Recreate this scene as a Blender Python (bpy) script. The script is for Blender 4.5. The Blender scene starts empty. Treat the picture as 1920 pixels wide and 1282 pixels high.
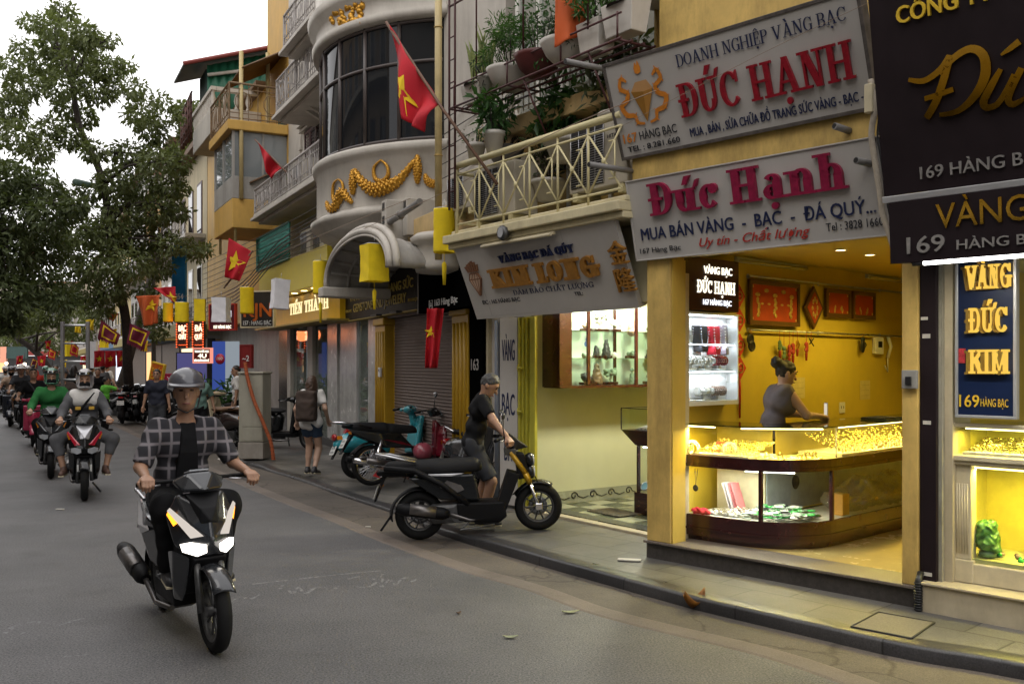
import bpy, bmesh, math, random, unicodedata
import numpy as np
from mathutils import Vector, Matrix, Euler
R = math.radians
SC = bpy.context.scene
COL = SC.collection
rnd = random.Random(7)

# ------------------------------------------------------------------ camera, sky, sun, exposure
FPX, CAMH, CX, CY = 1800.0, 1.8, 960.0, 682.0          # focal length and horizon of the 1920 px photograph
cam_d = bpy.data.cameras.new('camera'); cam = bpy.data.objects.new('camera', cam_d); COL.objects.link(cam)
cam.location = (0, 0, CAMH); cam.rotation_euler = (R(90), 0, 0)
cam_d.sensor_width = 36; cam_d.lens = 36 * FPX / 1920; cam_d.shift_y = (CY - 641) / 1920
cam_d.clip_start = 0.1; cam_d.clip_end = 2000
SC.camera = cam
SUN_EL, SUN_AZ = 58, 215
world = bpy.data.worlds.new('World'); SC.world = world; world.use_nodes = True
wt = world.node_tree; wt.nodes.clear()
wo = wt.nodes.new('ShaderNodeOutputWorld'); wb = wt.nodes.new('ShaderNodeBackground')
sky = wt.nodes.new('ShaderNodeTexSky'); sky.sky_type = 'NISHITA'; sky.sun_disc = False
sky.sun_elevation = R(SUN_EL); sky.sun_rotation = R(SUN_AZ)
wtc = wt.nodes.new('ShaderNodeTexCoord'); wn = wt.nodes.new('ShaderNodeTexNoise')
wn.inputs['Scale'].default_value = 2.2; wn.inputs['Detail'].default_value = 5
wr = wt.nodes.new('ShaderNodeValToRGB')
wr.color_ramp.elements[0].position = .3; wr.color_ramp.elements[0].color = (16.8, 16.5, 16.6, 1)
wr.color_ramp.elements[1].position = .7; wr.color_ramp.elements[1].color = (19.8, 19.4, 19.3, 1)
wm = wt.nodes.new('ShaderNodeMix'); wm.data_type = 'RGBA'; wm.inputs[0].default_value = .93
wt.links.new(wtc.outputs['Generated'], wn.inputs['Vector']); wt.links.new(wn.outputs['Fac'], wr.inputs['Fac'])
wt.links.new(sky.outputs['Color'], wm.inputs[6]); wt.links.new(wr.outputs['Color'], wm.inputs[7])
wt.links.new(wm.outputs[2], wb.inputs['Color']); wb.inputs['Strength'].default_value = .1
wt.links.new(wb.outputs['Background'], wo.inputs['Surface'])
sun_d = bpy.data.lights.new('sun', 'SUN'); sun_o = bpy.data.objects.new('sun', sun_d); COL.objects.link(sun_o)
sun_d.energy = .5; sun_d.angle = R(40); sun_d.color = (1, .95, .88)
sun_o.rotation_euler = (R(90 - SUN_EL), 0, R(180 - SUN_AZ))
SC.view_settings.view_transform = 'Standard'; SC.view_settings.look = 'None'
SC.view_settings.exposure = 0.0; SC.view_settings.gamma = 1
SC.cycles.max_bounces = 6; SC.cycles.diffuse_bounces = 2; SC.cycles.glossy_bounces = 3
SC.cycles.transmission_bounces = 4; SC.cycles.transparent_max_bounces = 14
SC.cycles.caustics_reflective = False; SC.cycles.caustics_refractive = False
SC.cycles.sample_clamp_indirect = 4

# ------------------------------------------------------------------ geometry helpers
def ray(px, py): return Vector(((px - CX) / FPX, 1.0, (CY - py) / FPX))
def gnd(px, py, z=0.0):
    r = ray(px, py); k = (z - CAMH) / r.z
    return Vector((r.x * k, k, z))
def at(px, py, Y):
    r = ray(px, py); return Vector((r.x * Y, Y, CAMH + r.z * Y))

class Frame:
    """A facade: s runs along it towards the near end, d out into the street, z up."""
    def __init__(f, ox, oy, tx, ty):
        l = math.hypot(tx, ty); f.o = Vector((ox, oy, 0)); f.t = Vector((tx / l, ty / l, 0))
        f.n = Vector((ty / l, -tx / l, 0))
        if f.n.x > 0: f.n = -f.n
        f.rz = math.atan2(f.t.y, f.t.x)
    def P(f, s, d, z=0.0): return f.o + f.t * s + f.n * d + Vector((0, 0, z))
    def on(f, d, px, py):
        r = ray(px, py); k = (d + f.o.dot(f.n)) / r.dot(f.n); p = r * k + Vector((0, 0, CAMH))
        return (p - f.o).dot(f.t), p.z
    def ons(f, s, px, py):
        r = ray(px, py); k = (s + f.o.dot(f.t)) / r.dot(f.t); p = r * k + Vector((0, 0, CAMH))
        return (p - f.o).dot(f.n), p.z
    def M(f, s=0, d=0, z=0):        # local x along s, local y = inwards (-d), z up
        m = Matrix.Identity(4); m.col[0][:3] = f.t; m.col[1][:3] = -f.n; m.col[2][:3] = (0, 0, 1); m.col[3][:3] = f.P(s, d, z)
        return m

F167 = Frame(1.185, 8.43, .679, -.734)
F165 = Frame(.14, 11.1, .575, -.818)
F161 = Frame(-3.45, 19.3, .401, -.916)
F159 = Frame(-3.45, 19.3, .45, -.893)

class MB:
    """Collects verts and faces in one space, then links them as ONE mesh object."""
    def __init__(b, M=None): b.v = []; b.f = []; b.sm = []; b.M = M; b.mi = []; b.cur = 0
    def add(b, vs, fs, smooth=False):
        n = len(b.v); M = b.M
        for p in vs: b.v.append(tuple(M @ Vector(p)) if M is not None else tuple(p))
        for f in fs: b.f.append([i + n for i in f]); b.sm.append(smooth); b.mi.append(b.cur)
    def box(b, x0, x1, y0, y1, z0, z1):
        if x0 > x1: x0, x1 = x1, x0
        if y0 > y1: y0, y1 = y1, y0
        if z0 > z1: z0, z1 = z1, z0
        b.add([(x0,y0,z0),(x1,y0,z0),(x1,y1,z0),(x0,y1,z0),(x0,y0,z1),(x1,y0,z1),(x1,y1,z1),(x0,y1,z1)],
              [(0,3,2,1),(4,5,6,7),(0,1,5,4),(1,2,6,5),(2,3,7,6),(3,0,4,7)])
    def rbox(b, x0, x1, y0, y1, z0, z1, r=.01):     # bevelled box
        bm = bmesh.new(); bmesh.ops.create_cube(bm, size=1)
        for v in bm.verts:
            v.co = Vector((x0 + (v.co.x + .5) * (x1 - x0), y0 + (v.co.y + .5) * (y1 - y0), z0 + (v.co.z + .5) * (z1 - z0)))
        bmesh.ops.bevel(bm, geom=bm.edges[:], offset=r, segments=2, affect='EDGES', profile=.5)
        b.bm(bm)
    def bm(b, bm, smooth=False):
        bmesh.ops.recalc_face_normals(bm, faces=bm.faces[:])
        bm.verts.index_update()
        b.add([v.co[:] for v in bm.verts], [[v.index for v in f.verts] for f in bm.faces], smooth); bm.free()
    def hull(b, pts, r=0.0, mirror=False):
        for m in ((1, -1) if mirror else (1,)):
            bm = bmesh.new()
            for p in pts: bm.verts.new((p[0] * m, p[1], p[2]))
            g = bmesh.ops.convex_hull(bm, input=bm.verts[:])
            bad = [e for e in set(g['geom_interior']) | set(g['geom_unused']) if isinstance(e, bmesh.types.BMVert) and e.is_valid]
            bmesh.ops.delete(bm, geom=bad, context='VERTS')
            bmesh.ops.dissolve_limit(bm, angle_limit=R(4), verts=bm.verts[:], edges=bm.edges[:])
            if r: bmesh.ops.bevel(bm, geom=bm.edges[:], offset=r, segments=2, affect='EDGES', profile=.5, clamp_overlap=True)
            b.bm(bm)
    def tube(b, pts, r, n=8, cap=True, closed=False):
        pts = [Vector(p) for p in pts]; m = len(pts); rs = r if isinstance(r, (list, tuple)) else [r] * m
        vs = []; fs = []; prev = None
        for i, p in enumerate(pts):
            a = pts[(i - 1) % m] if closed else pts[max(i - 1, 0)]; c = pts[(i + 1) % m] if closed else pts[min(i + 1, m - 1)]
            t = (c - a); t = t.normalized() if t.length > 1e-9 else Vector((0, 0, 1))
            if prev is None:
                u = t.cross(Vector((0, 0, 1)));
                if u.length < 1e-3: u = t.cross(Vector((1, 0, 0)))
            else: u = prev - t * prev.dot(t)
            u.normalize(); prev = u; w = t.cross(u)
            for k in range(n):
                an = 2 * math.pi * k / n; vs.append(p + (u * math.cos(an) + w * math.sin(an)) * rs[i])
        for i in range(m if closed else m - 1):
            j = (i + 1) % m
            for k in range(n): fs.append((i*n+k, i*n+(k+1) % n, j*n+(k+1) % n, j*n+k))
        b.add(vs, fs, True)
        if cap and not closed:
            b.add(vs[:n], [tuple(range(n))[::-1]]); b.add(vs[-n:], [tuple(range(n))])
    def lathe(b, prof, n=24, c=(0,0,0), axis='z', a0=0, a1=360, smooth=True):   # prof: (radius, height)
        full = abs(a1 - a0) >= 359.9; m = len(prof); N = n if full else n + 1; vs = []; fs = []
        for k in range(N):
            an = R(a0 + (a1 - a0) * k / n); ca, sa = math.cos(an), math.sin(an)
            for (r, h) in prof:
                p = (r*ca, r*sa, h) if axis == 'z' else (h, r*ca, r*sa) if axis == 'x' else (r*sa, h, r*ca)
                vs.append((p[0]+c[0], p[1]+c[1], p[2]+c[2]))
        for k in range(n):
            j = (k + 1) % N
            for i in range(m - 1): fs.append((k*m+i, j*m+i, j*m+i+1, k*m+i+1))
        b.add(vs, fs, smooth)
    def prism(b, poly, z0, z1, ax='z'):     # poly of 2D points extruded along an axis
        n = len(poly)
        f = (lambda p, h: (p[0], p[1], h)) if ax == 'z' else (lambda p, h: (p[0], h, p[1])) if ax == 'y' else (lambda p, h: (h, p[0], p[1]))
        vs = [f(p, z0) for p in poly] + [f(p, z1) for p in poly]
        b.add(vs, [tuple(range(n))[::-1], tuple(range(n, 2*n))] + [(i, (i+1) % n, n+(i+1) % n, n+i) for i in range(n)])
    def grid(b, fn, nu, nv, smooth=True):
        vs = [fn(i / nu, j / nv) for i in range(nu + 1) for j in range(nv + 1)]
        b.add(vs, [(i*(nv+1)+j, (i+1)*(nv+1)+j, (i+1)*(nv+1)+j+1, i*(nv+1)+j+1) for i in range(nu) for j in range(nv)], smooth)
    def sphere(b, c, r, n=12, m=8):
        rr = r if isinstance(r, (tuple, list)) else (r, r, r)
        b.grid(lambda u, v: (c[0]+rr[0]*math.sin(math.pi*v)*math.cos(2*math.pi*u), c[1]+rr[1]*math.sin(math.pi*v)*math.sin(2*math.pi*u), c[2]+rr[2]*math.cos(math.pi*v)), n, m)
    def torus(b, c, R0, r, axis='z', n=20, m=6, sq=1.0):
        def fn(u, v):
            A = 2*math.pi*u; B = 2*math.pi*v; q = R0 + r*math.cos(B); h = r*sq*math.sin(B)
            p = (q*math.cos(A), q*math.sin(A), h) if axis == 'z' else (h, q*math.cos(A), q*math.sin(A)) if axis == 'x' else (q*math.cos(A), h, q*math.sin(A))
            return (p[0]+c[0], p[1]+c[1], p[2]+c[2])
        b.grid(fn, n, m)
    def build(b, name, mat, parent=None, recalc=True, solid=0.0, **tags):
        me = bpy.data.meshes.new(name); me.from_pydata(b.v, [], b.f)
        mats = mat if isinstance(mat, (list, tuple)) else [mat]
        for m in mats: me.materials.append(m)
        me.polygons.foreach_set('use_smooth', b.sm)
        if len(mats) > 1: me.polygons.foreach_set('material_index', b.mi)
        if recalc:
            bm = bmesh.new(); bm.from_mesh(me); bmesh.ops.remove_doubles(bm, verts=bm.verts[:], dist=1e-6)
            bmesh.ops.recalc_face_normals(bm, faces=bm.faces[:]); bm.to_mesh(me); bm.free()
        me.update()
        o = bpy.data.objects.new(name, me); COL.objects.link(o)
        if parent is not None: o.parent = parent
        if solid:
            md = o.modifiers.new('thickness', 'SOLIDIFY'); md.thickness = solid; md.offset = 0
        for k, v in tags.items(): o[k] = v
        return o

def thing(name, label, cat, loc=(0,0,0), rz=0, group=None):
    o = bpy.data.objects.new(name, None); o.empty_display_size = .1; COL.objects.link(o)
    o.location = loc; o.rotation_euler = (0, 0, rz); o['label'] = label; o['category'] = cat
    if group: o['group'] = group
    return o
def tag(o, label, cat, group=None):
    o['label'] = label; o['category'] = cat
    if group: o['group'] = group
    return o
def fthing(F, name, label, cat, s=0, d=0, z=0, group=None):
    return thing(name, label, cat, F.P(s, d, z), F.rz, group)     # local x = s, local y = inwards, z up
def copy_tree(o, parent=None):
    c = o.copy(); COL.objects.link(c)
    if parent is not None: c.parent = parent
    for ch in list(o.children): copy_tree(ch, c)
    return c

# ------------------------------------------------------------------ materials
def lin(c): return c / 12.92 if c <= .04045 else ((c + .055) / 1.055) ** 2.4
def hx(s):
    s = s.lstrip('#'); return tuple(lin(int(s[i:i+2], 16) / 255) for i in (0, 2, 4))
MATS = {}
def mat(name, col=(.5,.5,.5), rough=.6, metal=0.0, var=.12, vs=6.0, bump=0.0, bs=60.0, coat=0.0, spec=.5, emit=0.0, ecol=None, dirt=0.0, sss=0.0):
    if name in MATS: return MATS[name]
    if isinstance(col, str): col = hx(col)
    m = bpy.data.materials.new(name); m.use_nodes = True; nt = m.node_tree; b = nt.nodes['Principled BSDF']
    b.inputs['Roughness'].default_value = rough; b.inputs['Metallic'].default_value = metal
    b.inputs['Coat Weight'].default_value = coat; b.inputs['Coat Roughness'].default_value = .08
    b.inputs['Specular IOR Level'].default_value = spec
    tc = nt.nodes.new('ShaderNodeTexCoord')
    src = None
    if var or dirt:
        n = nt.nodes.new('ShaderNodeTexNoise'); n.inputs['Scale'].default_value = vs; n.inputs['Detail'].default_value = 6; n.inputs['Roughness'].default_value = .65
        nt.links.new(tc.outputs['Object'], n.inputs['Vector'])
        r = nt.nodes.new('ShaderNodeValToRGB')
        lo = tuple(c * (1 - var) for c in col); hi = tuple(min(1, c * (1 + var)) for c in col)
        r.color_ramp.elements[0].position = .32; r.color_ramp.elements[0].color = (*lo, 1)
        r.color_ramp.elements[1].position = .68; r.color_ramp.elements[1].color = (*hi, 1)
        nt.links.new(n.outputs['Fac'], r.inputs['Fac']); src = r.outputs['Color']
        if dirt:
            n2 = nt.nodes.new('ShaderNodeTexNoise'); n2.inputs['Scale'].default_value = vs * .45; n2.inputs['Detail'].default_value = 9; n2.inputs['Roughness'].default_value = .75
            mp = nt.nodes.new('ShaderNodeMapping'); mp.inputs['Scale'].default_value = (1.6, 1.6, .45)
            nt.links.new(tc.outputs['Object'], mp.inputs['Vector']); nt.links.new(mp.outputs['Vector'], n2.inputs['Vector'])
            r2 = nt.nodes.new('ShaderNodeValToRGB'); r2.color_ramp.elements[0].position = .45; r2.color_ramp.elements[0].color = (0,0,0,1)
            r2.color_ramp.elements[1].position = .72; r2.color_ramp.elements[1].color = (dirt,)*3 + (1,)
            nt.links.new(n2.outputs['Fac'], r2.inputs['Fac'])
            mx = nt.nodes.new('ShaderNodeMix'); mx.data_type = 'RGBA'; mx.inputs[7].default_value = (col[0]*.28+.01, col[1]*.26+.01, col[2]*.22+.008, 1)
            nt.links.new(r2.outputs['Color'], mx.inputs[0]); nt.links.new(src, mx.inputs[6]); src = mx.outputs[2]
        nt.links.new(src, b.inputs['Base Color'])
        rr = nt.nodes.new('ShaderNodeMapRange'); rr.inputs['To Min'].default_value = max(.02, rough - .1); rr.inputs['To Max'].default_value = min(1, rough + .1)
        nt.links.new(n.outputs['Fac'], rr.inputs['Value']); nt.links.new(rr.outputs[0], b.inputs['Roughness'])
    else: b.inputs['Base Color'].default_value = (*col, 1)
    if bump:
        n3 = nt.nodes.new('ShaderNodeTexNoise'); n3.inputs['Scale'].default_value = bs; n3.inputs['Detail'].default_value = 3
        nt.links.new(tc.outputs['Object'], n3.inputs['Vector'])
        bp = nt.nodes.new('ShaderNodeBump'); bp.inputs['Strength'].default_value = bump; bp.inputs['Distance'].default_value = .01
        nt.links.new(n3.outputs['Fac'], bp.inputs['Height']); nt.links.new(bp.outputs['Normal'], b.inputs['Normal'])
    if emit:
        b.inputs['Emission Color'].default_value = (*(hx(ecol) if isinstance(ecol, str) else ecol or col), 1); b.inputs['Emission Strength'].default_value = emit
    MATS[name] = m; return m
def glass(name, tint=(.9,.95,.92), refl=.10, opacity=0.0, rough=.02, body=(.02,.02,.02)):
    if name in MATS: return MATS[name]
    m = bpy.data.materials.new(name); m.use_nodes = True; nt = m.node_tree; nt.nodes.clear()
    o = nt.nodes.new('ShaderNodeOutputMaterial'); t = nt.nodes.new('ShaderNodeBsdfTransparent'); t.inputs[0].default_value = (*tint, 1)
    g = nt.nodes.new('ShaderNodeBsdfGlossy'); g.inputs['Roughness'].default_value = rough
    fr = nt.nodes.new('ShaderNodeFresnel'); gb = nt.nodes.new('ShaderNodeNewGeometry'); io = nt.nodes.new('ShaderNodeMath'); io.operation = 'MULTIPLY_ADD'; io.inputs[1].default_value = -.8333; io.inputs[2].default_value = 1.5
    nt.links.new(gb.outputs['Backfacing'], io.inputs[0]); nt.links.new(io.outputs[0], fr.inputs['IOR'])
    ad = nt.nodes.new('ShaderNodeMath'); ad.operation = 'ADD'; ad.inputs[1].default_value = refl; ad.use_clamp = True
    nt.links.new(fr.outputs[0], ad.inputs[0])
    base = t.outputs[0]
    if opacity:
        df = nt.nodes.new('ShaderNodeBsdfDiffuse'); df.inputs[0].default_value = (*body, 1)
        m1 = nt.nodes.new('ShaderNodeMixShader'); m1.inputs[0].default_value = opacity
        nt.links.new(t.outputs[0], m1.inputs[1]); nt.links.new(df.outputs[0], m1.inputs[2]); base = m1.outputs[0]
    mx = nt.nodes.new('ShaderNodeMixShader'); nt.links.new(ad.outputs[0], mx.inputs[0]); nt.links.new(base, mx.inputs[1]); nt.links.new(g.outputs[0], mx.inputs[2])
    nt.links.new(mx.outputs[0], o.inputs[0]); MATS[name] = m; return m
def glow(name, col, s):
    if isinstance(col, str): col = hx(col)
    if name in MATS: return MATS[name]
    m = bpy.data.materials.new(name); m.use_nodes = True; nt = m.node_tree; nt.nodes.clear()
    o = nt.nodes.new('ShaderNodeOutputMaterial'); e = nt.nodes.new('ShaderNodeEmission'); e.inputs[0].default_value = (*col, 1); e.inputs[1].default_value = s
    nt.links.new(e.outputs[0], o.inputs[0]); MATS[name] = m; return m
def lamp(name, loc, col, watts, parent=None, size=.05, kind='POINT', rot=None, sx=.3, sy=.05, spread=None):
    d = bpy.data.lights.new(name, kind); d.color = col; d.energy = watts
    if kind == 'AREA': d.shape = 'RECTANGLE'; d.size = sx; d.size_y = sy
    elif kind == 'SPOT': d.spot_size = R(spread or 120); d.spot_blend = .6; d.shadow_soft_size = size
    else: d.shadow_soft_size = size
    if spread and kind == 'AREA': d.spread = R(spread)
    o = bpy.data.objects.new(name, d); COL.objects.link(o); o.location = loc
    if rot: o.rotation_euler = rot
    if parent is not None: o.parent = parent
    return o

# ------------------------------------------------------------------ smooth solids (distance fields meshed with surface nets)
def _seg(P, a, b):
    a = np.array(a, float); b = np.array(b, float); ab = b - a; L = max(float(ab @ ab), 1e-9)
    h = np.clip(((P - a) @ ab) / L, 0, 1); return np.linalg.norm(P - a - h[..., None] * ab, axis=-1), h
class SDF:
    """prims: cone(a,b,ra,rb), ell(c,r,rot), rbox(c,half,round,rot); joined with a smooth union of radius k."""
    def __init__(s, k=.03): s.k = k; s.pr = []
    def cone(s, a, b, ra, rb=None, k=None, flat=False, sx=None, op='u'):
        s.pr.append(('cone', a, b, ra, ra if rb is None else rb, s.k if k is None else k, flat, op)); return s
    def ell(s, c, r, rot=None, k=None, op='u'):
        s.pr.append(('ell', c, r, rot, None, s.k if k is None else k, False, op)); return s
    def rbox(s, c, h, r=.01, rot=None, k=None, op='u'):
        s.pr.append(('rbox', c, h, rot, r, s.k if k is None else k, False, op)); return s
    def cut(s, p, n):        # remove everything on the side n points to
        s.pr.append(('cut', p, n, None, None, 0, False, 'c')); return s
    def mesh(s, h=.012, noise=0.0, nscale=30.0):
        lo = np.full(3, 1e9); hi = -lo; bx = []
        for q in s.pr:
            if q[0] == 'cone':
                a, b = np.array(q[1], float), np.array(q[2], float); r = max(q[3], q[4]); l, u = np.minimum(a, b) - r, np.maximum(a, b) + r
            elif q[0] == 'cut': l = u = None
            else:
                c = np.array(q[1], float); e = float(np.linalg.norm(q[2])) if q[3] is not None else np.array(q[2], float)
                if q[0] == 'rbox': e = e + q[4]
                l, u = c - e, c + e
            bx.append((l, u))
            if l is not None and q[7] == 'u': lo = np.minimum(lo, l); hi = np.maximum(hi, u)
        lo -= 3 * h + .01; hi += 3 * h + .01
        N = np.ceil((hi - lo) / h).astype(int) + 1
        ax = [lo[i] + h * np.arange(N[i]) for i in range(3)]
        D = np.full(N, .5, np.float64)
        for q, (l, u) in zip(s.pr, bx):
            k = q[5]
            if q[0] == 'cut':
                n = np.array(q[2], float); n /= np.linalg.norm(n); p = np.array(q[1], float)
                G = (ax[0][:, None, None] - p[0]) * n[0] + (ax[1][None, :, None] - p[1]) * n[1] + (ax[2][None, None, :] - p[2]) * n[2]
                D = np.maximum(D, G); continue
            m = k + 2.5 * h
            i0 = np.clip(((l - m - lo) / h).astype(int), 0, N); i1 = np.clip(((u + m - lo) / h).astype(int) + 2, 0, N)
            if np.any(i1 <= i0): continue
            sl = tuple(slice(a, b) for a, b in zip(i0, i1))
            P = np.stack(np.meshgrid(*[ax[i][sl[i]] for i in range(3)], indexing='ij'), -1)
            if q[0] == 'cone':
                d, t = _seg(P, q[1], q[2]); d = d - (q[3] + (q[4] - q[3]) * t)
                if q[6]:
                    a = np.array(q[1], float); b = np.array(q[2], float); w = (b - a) / max(np.linalg.norm(b - a), 1e-9); d = np.maximum(d, (P - b) @ w)
            else:
                X = P - np.array(q[1], float)
                if q[3] is not None: X = X @ np.array(Euler(q[3]).to_matrix())
                if q[0] == 'ell':
                    r = np.array(q[2], float); kk = np.linalg.norm(X / r, axis=-1); k2 = np.linalg.norm(X / (r * r), axis=-1)
                    d = kk * (kk - 1) / np.maximum(k2, 1e-9)
                else:
                    w = np.abs(X) - np.array(q[2], float); d = np.linalg.norm(np.maximum(w, 0), axis=-1) + np.minimum(w.max(-1), 0) - q[4]
            A = D[sl]
            if q[7] == 's': D[sl] = np.maximum(A, -d); continue
            if k > 0:
                hh = np.clip(.5 + .5 * (A - d) / k, 0, 1); D[sl] = A * (1 - hh) + d * hh - k * hh * (1 - hh)
            else: D[sl] = np.minimum(A, d)
        if noise:
            X, Y, Z = np.meshgrid(*ax, indexing='ij'); n = nscale
            D = D + noise * (np.sin(X*n + 2*np.sin(Z*n*.7)) * np.sin(Y*n*1.1 + 1.3) + .6*np.sin(Z*n*1.7 + 3*np.sin(X*n*.6 + Y*n*.5)))
        D[0] = D[-1] = .1; D[:, 0] = D[:, -1] = .1; D[:, :, 0] = D[:, :, -1] = .1
        S = D < 0
        c = np.zeros(tuple(N - 1), int)
        for dx in (0, 1):
            for dy in (0, 1):
                for dz in (0, 1): c += S[dx:N[0]-1+dx, dy:N[1]-1+dy, dz:N[2]-1+dz]
        act = (c > 0) & (c < 8); idx = -np.ones(act.shape, int); I = np.argwhere(act); idx[act] = np.arange(len(I))
        acc = np.zeros((len(I), 3)); cnt = np.zeros(len(I))
        corners = [(x, y, z) for x in (0, 1) for y in (0, 1) for z in (0, 1)]
        for i, a in enumerate(corners):
            for b in corners[i+1:]:
                if sum(abs(p - q) for p, q in zip(a, b)) != 1: continue
                da = D[I[:,0]+a[0], I[:,1]+a[1], I[:,2]+a[2]]; db = D[I[:,0]+b[0], I[:,1]+b[1], I[:,2]+b[2]]
                x = (da < 0) != (db < 0); t = np.where(x, da / np.where(np.abs(da - db) < 1e-12, 1, da - db), 0)
                acc += np.where(x[:, None], np.array(a) + t[:, None] * (np.array(b) - np.array(a)), 0); cnt += x
        V = lo + h * (I + acc / np.maximum(cnt, 1)[:, None])
        F = []
        for axi in range(3):
            u, v = (axi + 1) % 3, (axi + 2) % 3
            A = np.take(S, range(0, N[axi]-1), axi); B = np.take(S, range(1, N[axi]), axi)
            E = np.argwhere(A != B); E = E[(E[:, u] > 0) & (E[:, v] > 0) & (E[:, u] < N[u]-1) & (E[:, v] < N[v]-1)]
            if not len(E): continue
            def gi(du, dv):
                e = E.copy(); e[:, u] += du; e[:, v] += dv; return idx[e[:,0], e[:,1], e[:,2]]
            q = np.stack([gi(-1,-1), gi(0,-1), gi(0,0), gi(-1,0)], 1); ins = A[E[:,0], E[:,1], E[:,2]]
            q = np.where(ins[:, None], q, q[:, ::-1]); F.append(q)
        F = np.concatenate(F) if F else np.zeros((0, 4), int); F = F[(F >= 0).all(1)]
        return V, F
    def into(s, mb, h=.012, noise=0.0, nscale=30.0):
        V, F = s.mesh(h, noise, nscale); mb.add(V.tolist(), F.tolist(), True); return mb
    def build(s, name, m, parent=None, h=.012, noise=0.0, nscale=30.0, **tags):
        mb = MB(); s.into(mb, h, noise, nscale); return mb.build(name, m, parent, recalc=False, **tags)

# ------------------------------------------------------------------ lettering
def _text_mesh(s, bold, shear, depth):
    cu = bpy.data.curves.new('lettering', 'FONT'); cu.body = s; cu.size = 1; cu.shear = shear
    cu.extrude = depth; cu.resolution_u = 3; cu.space_character = 1.0
    o = bpy.data.objects.new('lettering', cu); COL.objects.link(o)
    me = bpy.data.meshes.new_from_object(o.evaluated_get(bpy.context.evaluated_depsgraph_get()))
    bpy.data.objects.remove(o); bpy.data.curves.remove(cu)
    return me
class Plane:
    """A flat face: o is its lower left corner, u runs right, v runs up, n out of the face."""
    def __init__(p, o, u, v): p.o = Vector(o); p.u = Vector(u).normalized(); p.v = Vector(v).normalized(); p.n = p.u.cross(p.v)
    def hit(p, px, py):
        r = ray(px, py); c = Vector((0, 0, CAMH)); k = (p.o - c).dot(p.n) / r.dot(p.n); q = c + r * k - p.o
        return q.dot(p.u), q.dot(p.v)
    def M(p, a, b, lift=0.0):
        m = Matrix.Identity(4); m.col[0][:3] = p.u; m.col[1][:3] = p.v; m.col[2][:3] = p.n; m.col[3][:3] = p.o + p.u * a + p.v * b + p.n * lift
        return m
def _finish(me, name, m, M, parent, tags):
    me.materials.clear(); me.materials.append(m); me.transform(M); me.update(); me.name = name
    o = bpy.data.objects.new(name, me); COL.objects.link(o)
    if parent is not None: o.parent = parent; o.matrix_parent_inverse = PINV(parent)
    for k, v in tags.items(): o[k] = v
    return o
def PINV(p):
    m = Matrix.Translation(p.location) @ p.rotation_euler.to_matrix().to_4x4(); q = p.parent
    if q is not None: m = PINV(q).inverted() @ m
    return m.inverted()
CAP = .727
def letter(parent, s, P, box, m, depth=.004, bold=0.0, shear=0.0, name='lettering', lift=0.0, style='sans', T=.2, t=.08):
    """box = (left, baseline, right, cap top) on plane P in metres; the text is stretched to fill it."""
    x0, y0, x1, y1 = box; H = y1 - y0
    if style == 'sans':
        me = _text_mesh(s, bold, shear, .5)
        co = np.zeros(len(me.vertices) * 3); me.vertices.foreach_get('co', co); co = co.reshape(-1, 3)
        if not len(co): return None
        a, b = co[:, 0].min(), co[:, 0].max()
        co[:, 0] = (co[:, 0] - a) / max(b - a, 1e-6) * (x1 - x0); co[:, 1] = co[:, 1] * H / CAP
        co[:, 2] = (co[:, 2] + .5) * depth + lift
        me.vertices.foreach_set('co', co.ravel())
        if bold:        # heavier strokes: the same letters again, shifted by a hair
            bm = bmesh.new(); w = bold * H * 1.1
            for i, (dx, dy) in enumerate(((0, 0), (w, 0), (-w, 0), (0, w*.7), (0, -w*.7))):
                n = len(bm.verts); bm.from_mesh(me); bm.verts.ensure_lookup_table()
                for v in bm.verts[n:]: v.co.x += dx; v.co.y += dy; v.co.z += .0003*i if v.co.z > lift + depth*.5 else 0
            bm.to_mesh(me); bm.free()
    else:
        me = slab_mesh(s, T, t, depth, lift, x1 - x0, H, style, shear)
    return _finish(me, name, m, P.M(x0, y0), parent, {})
def pxbox(P, l, r, base, top):
    """pixel left/right at the text's middle, baseline y at the left, cap-top y at the left"""
    a, b = P.hit(l, base); c, d = P.hit(l, top)
    e, f = P.hit(r, base)
    # along u the baseline stays at b
    r_ = None
    lo, hi = base - 400, base + 400
    for _ in range(40):
        mid = (lo + hi) / 2; ee, ff = P.hit(r, mid)
        if ff > b: lo = mid
        else: hi = mid
    return (min(a, c) if False else a, b, ee, d)

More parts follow.
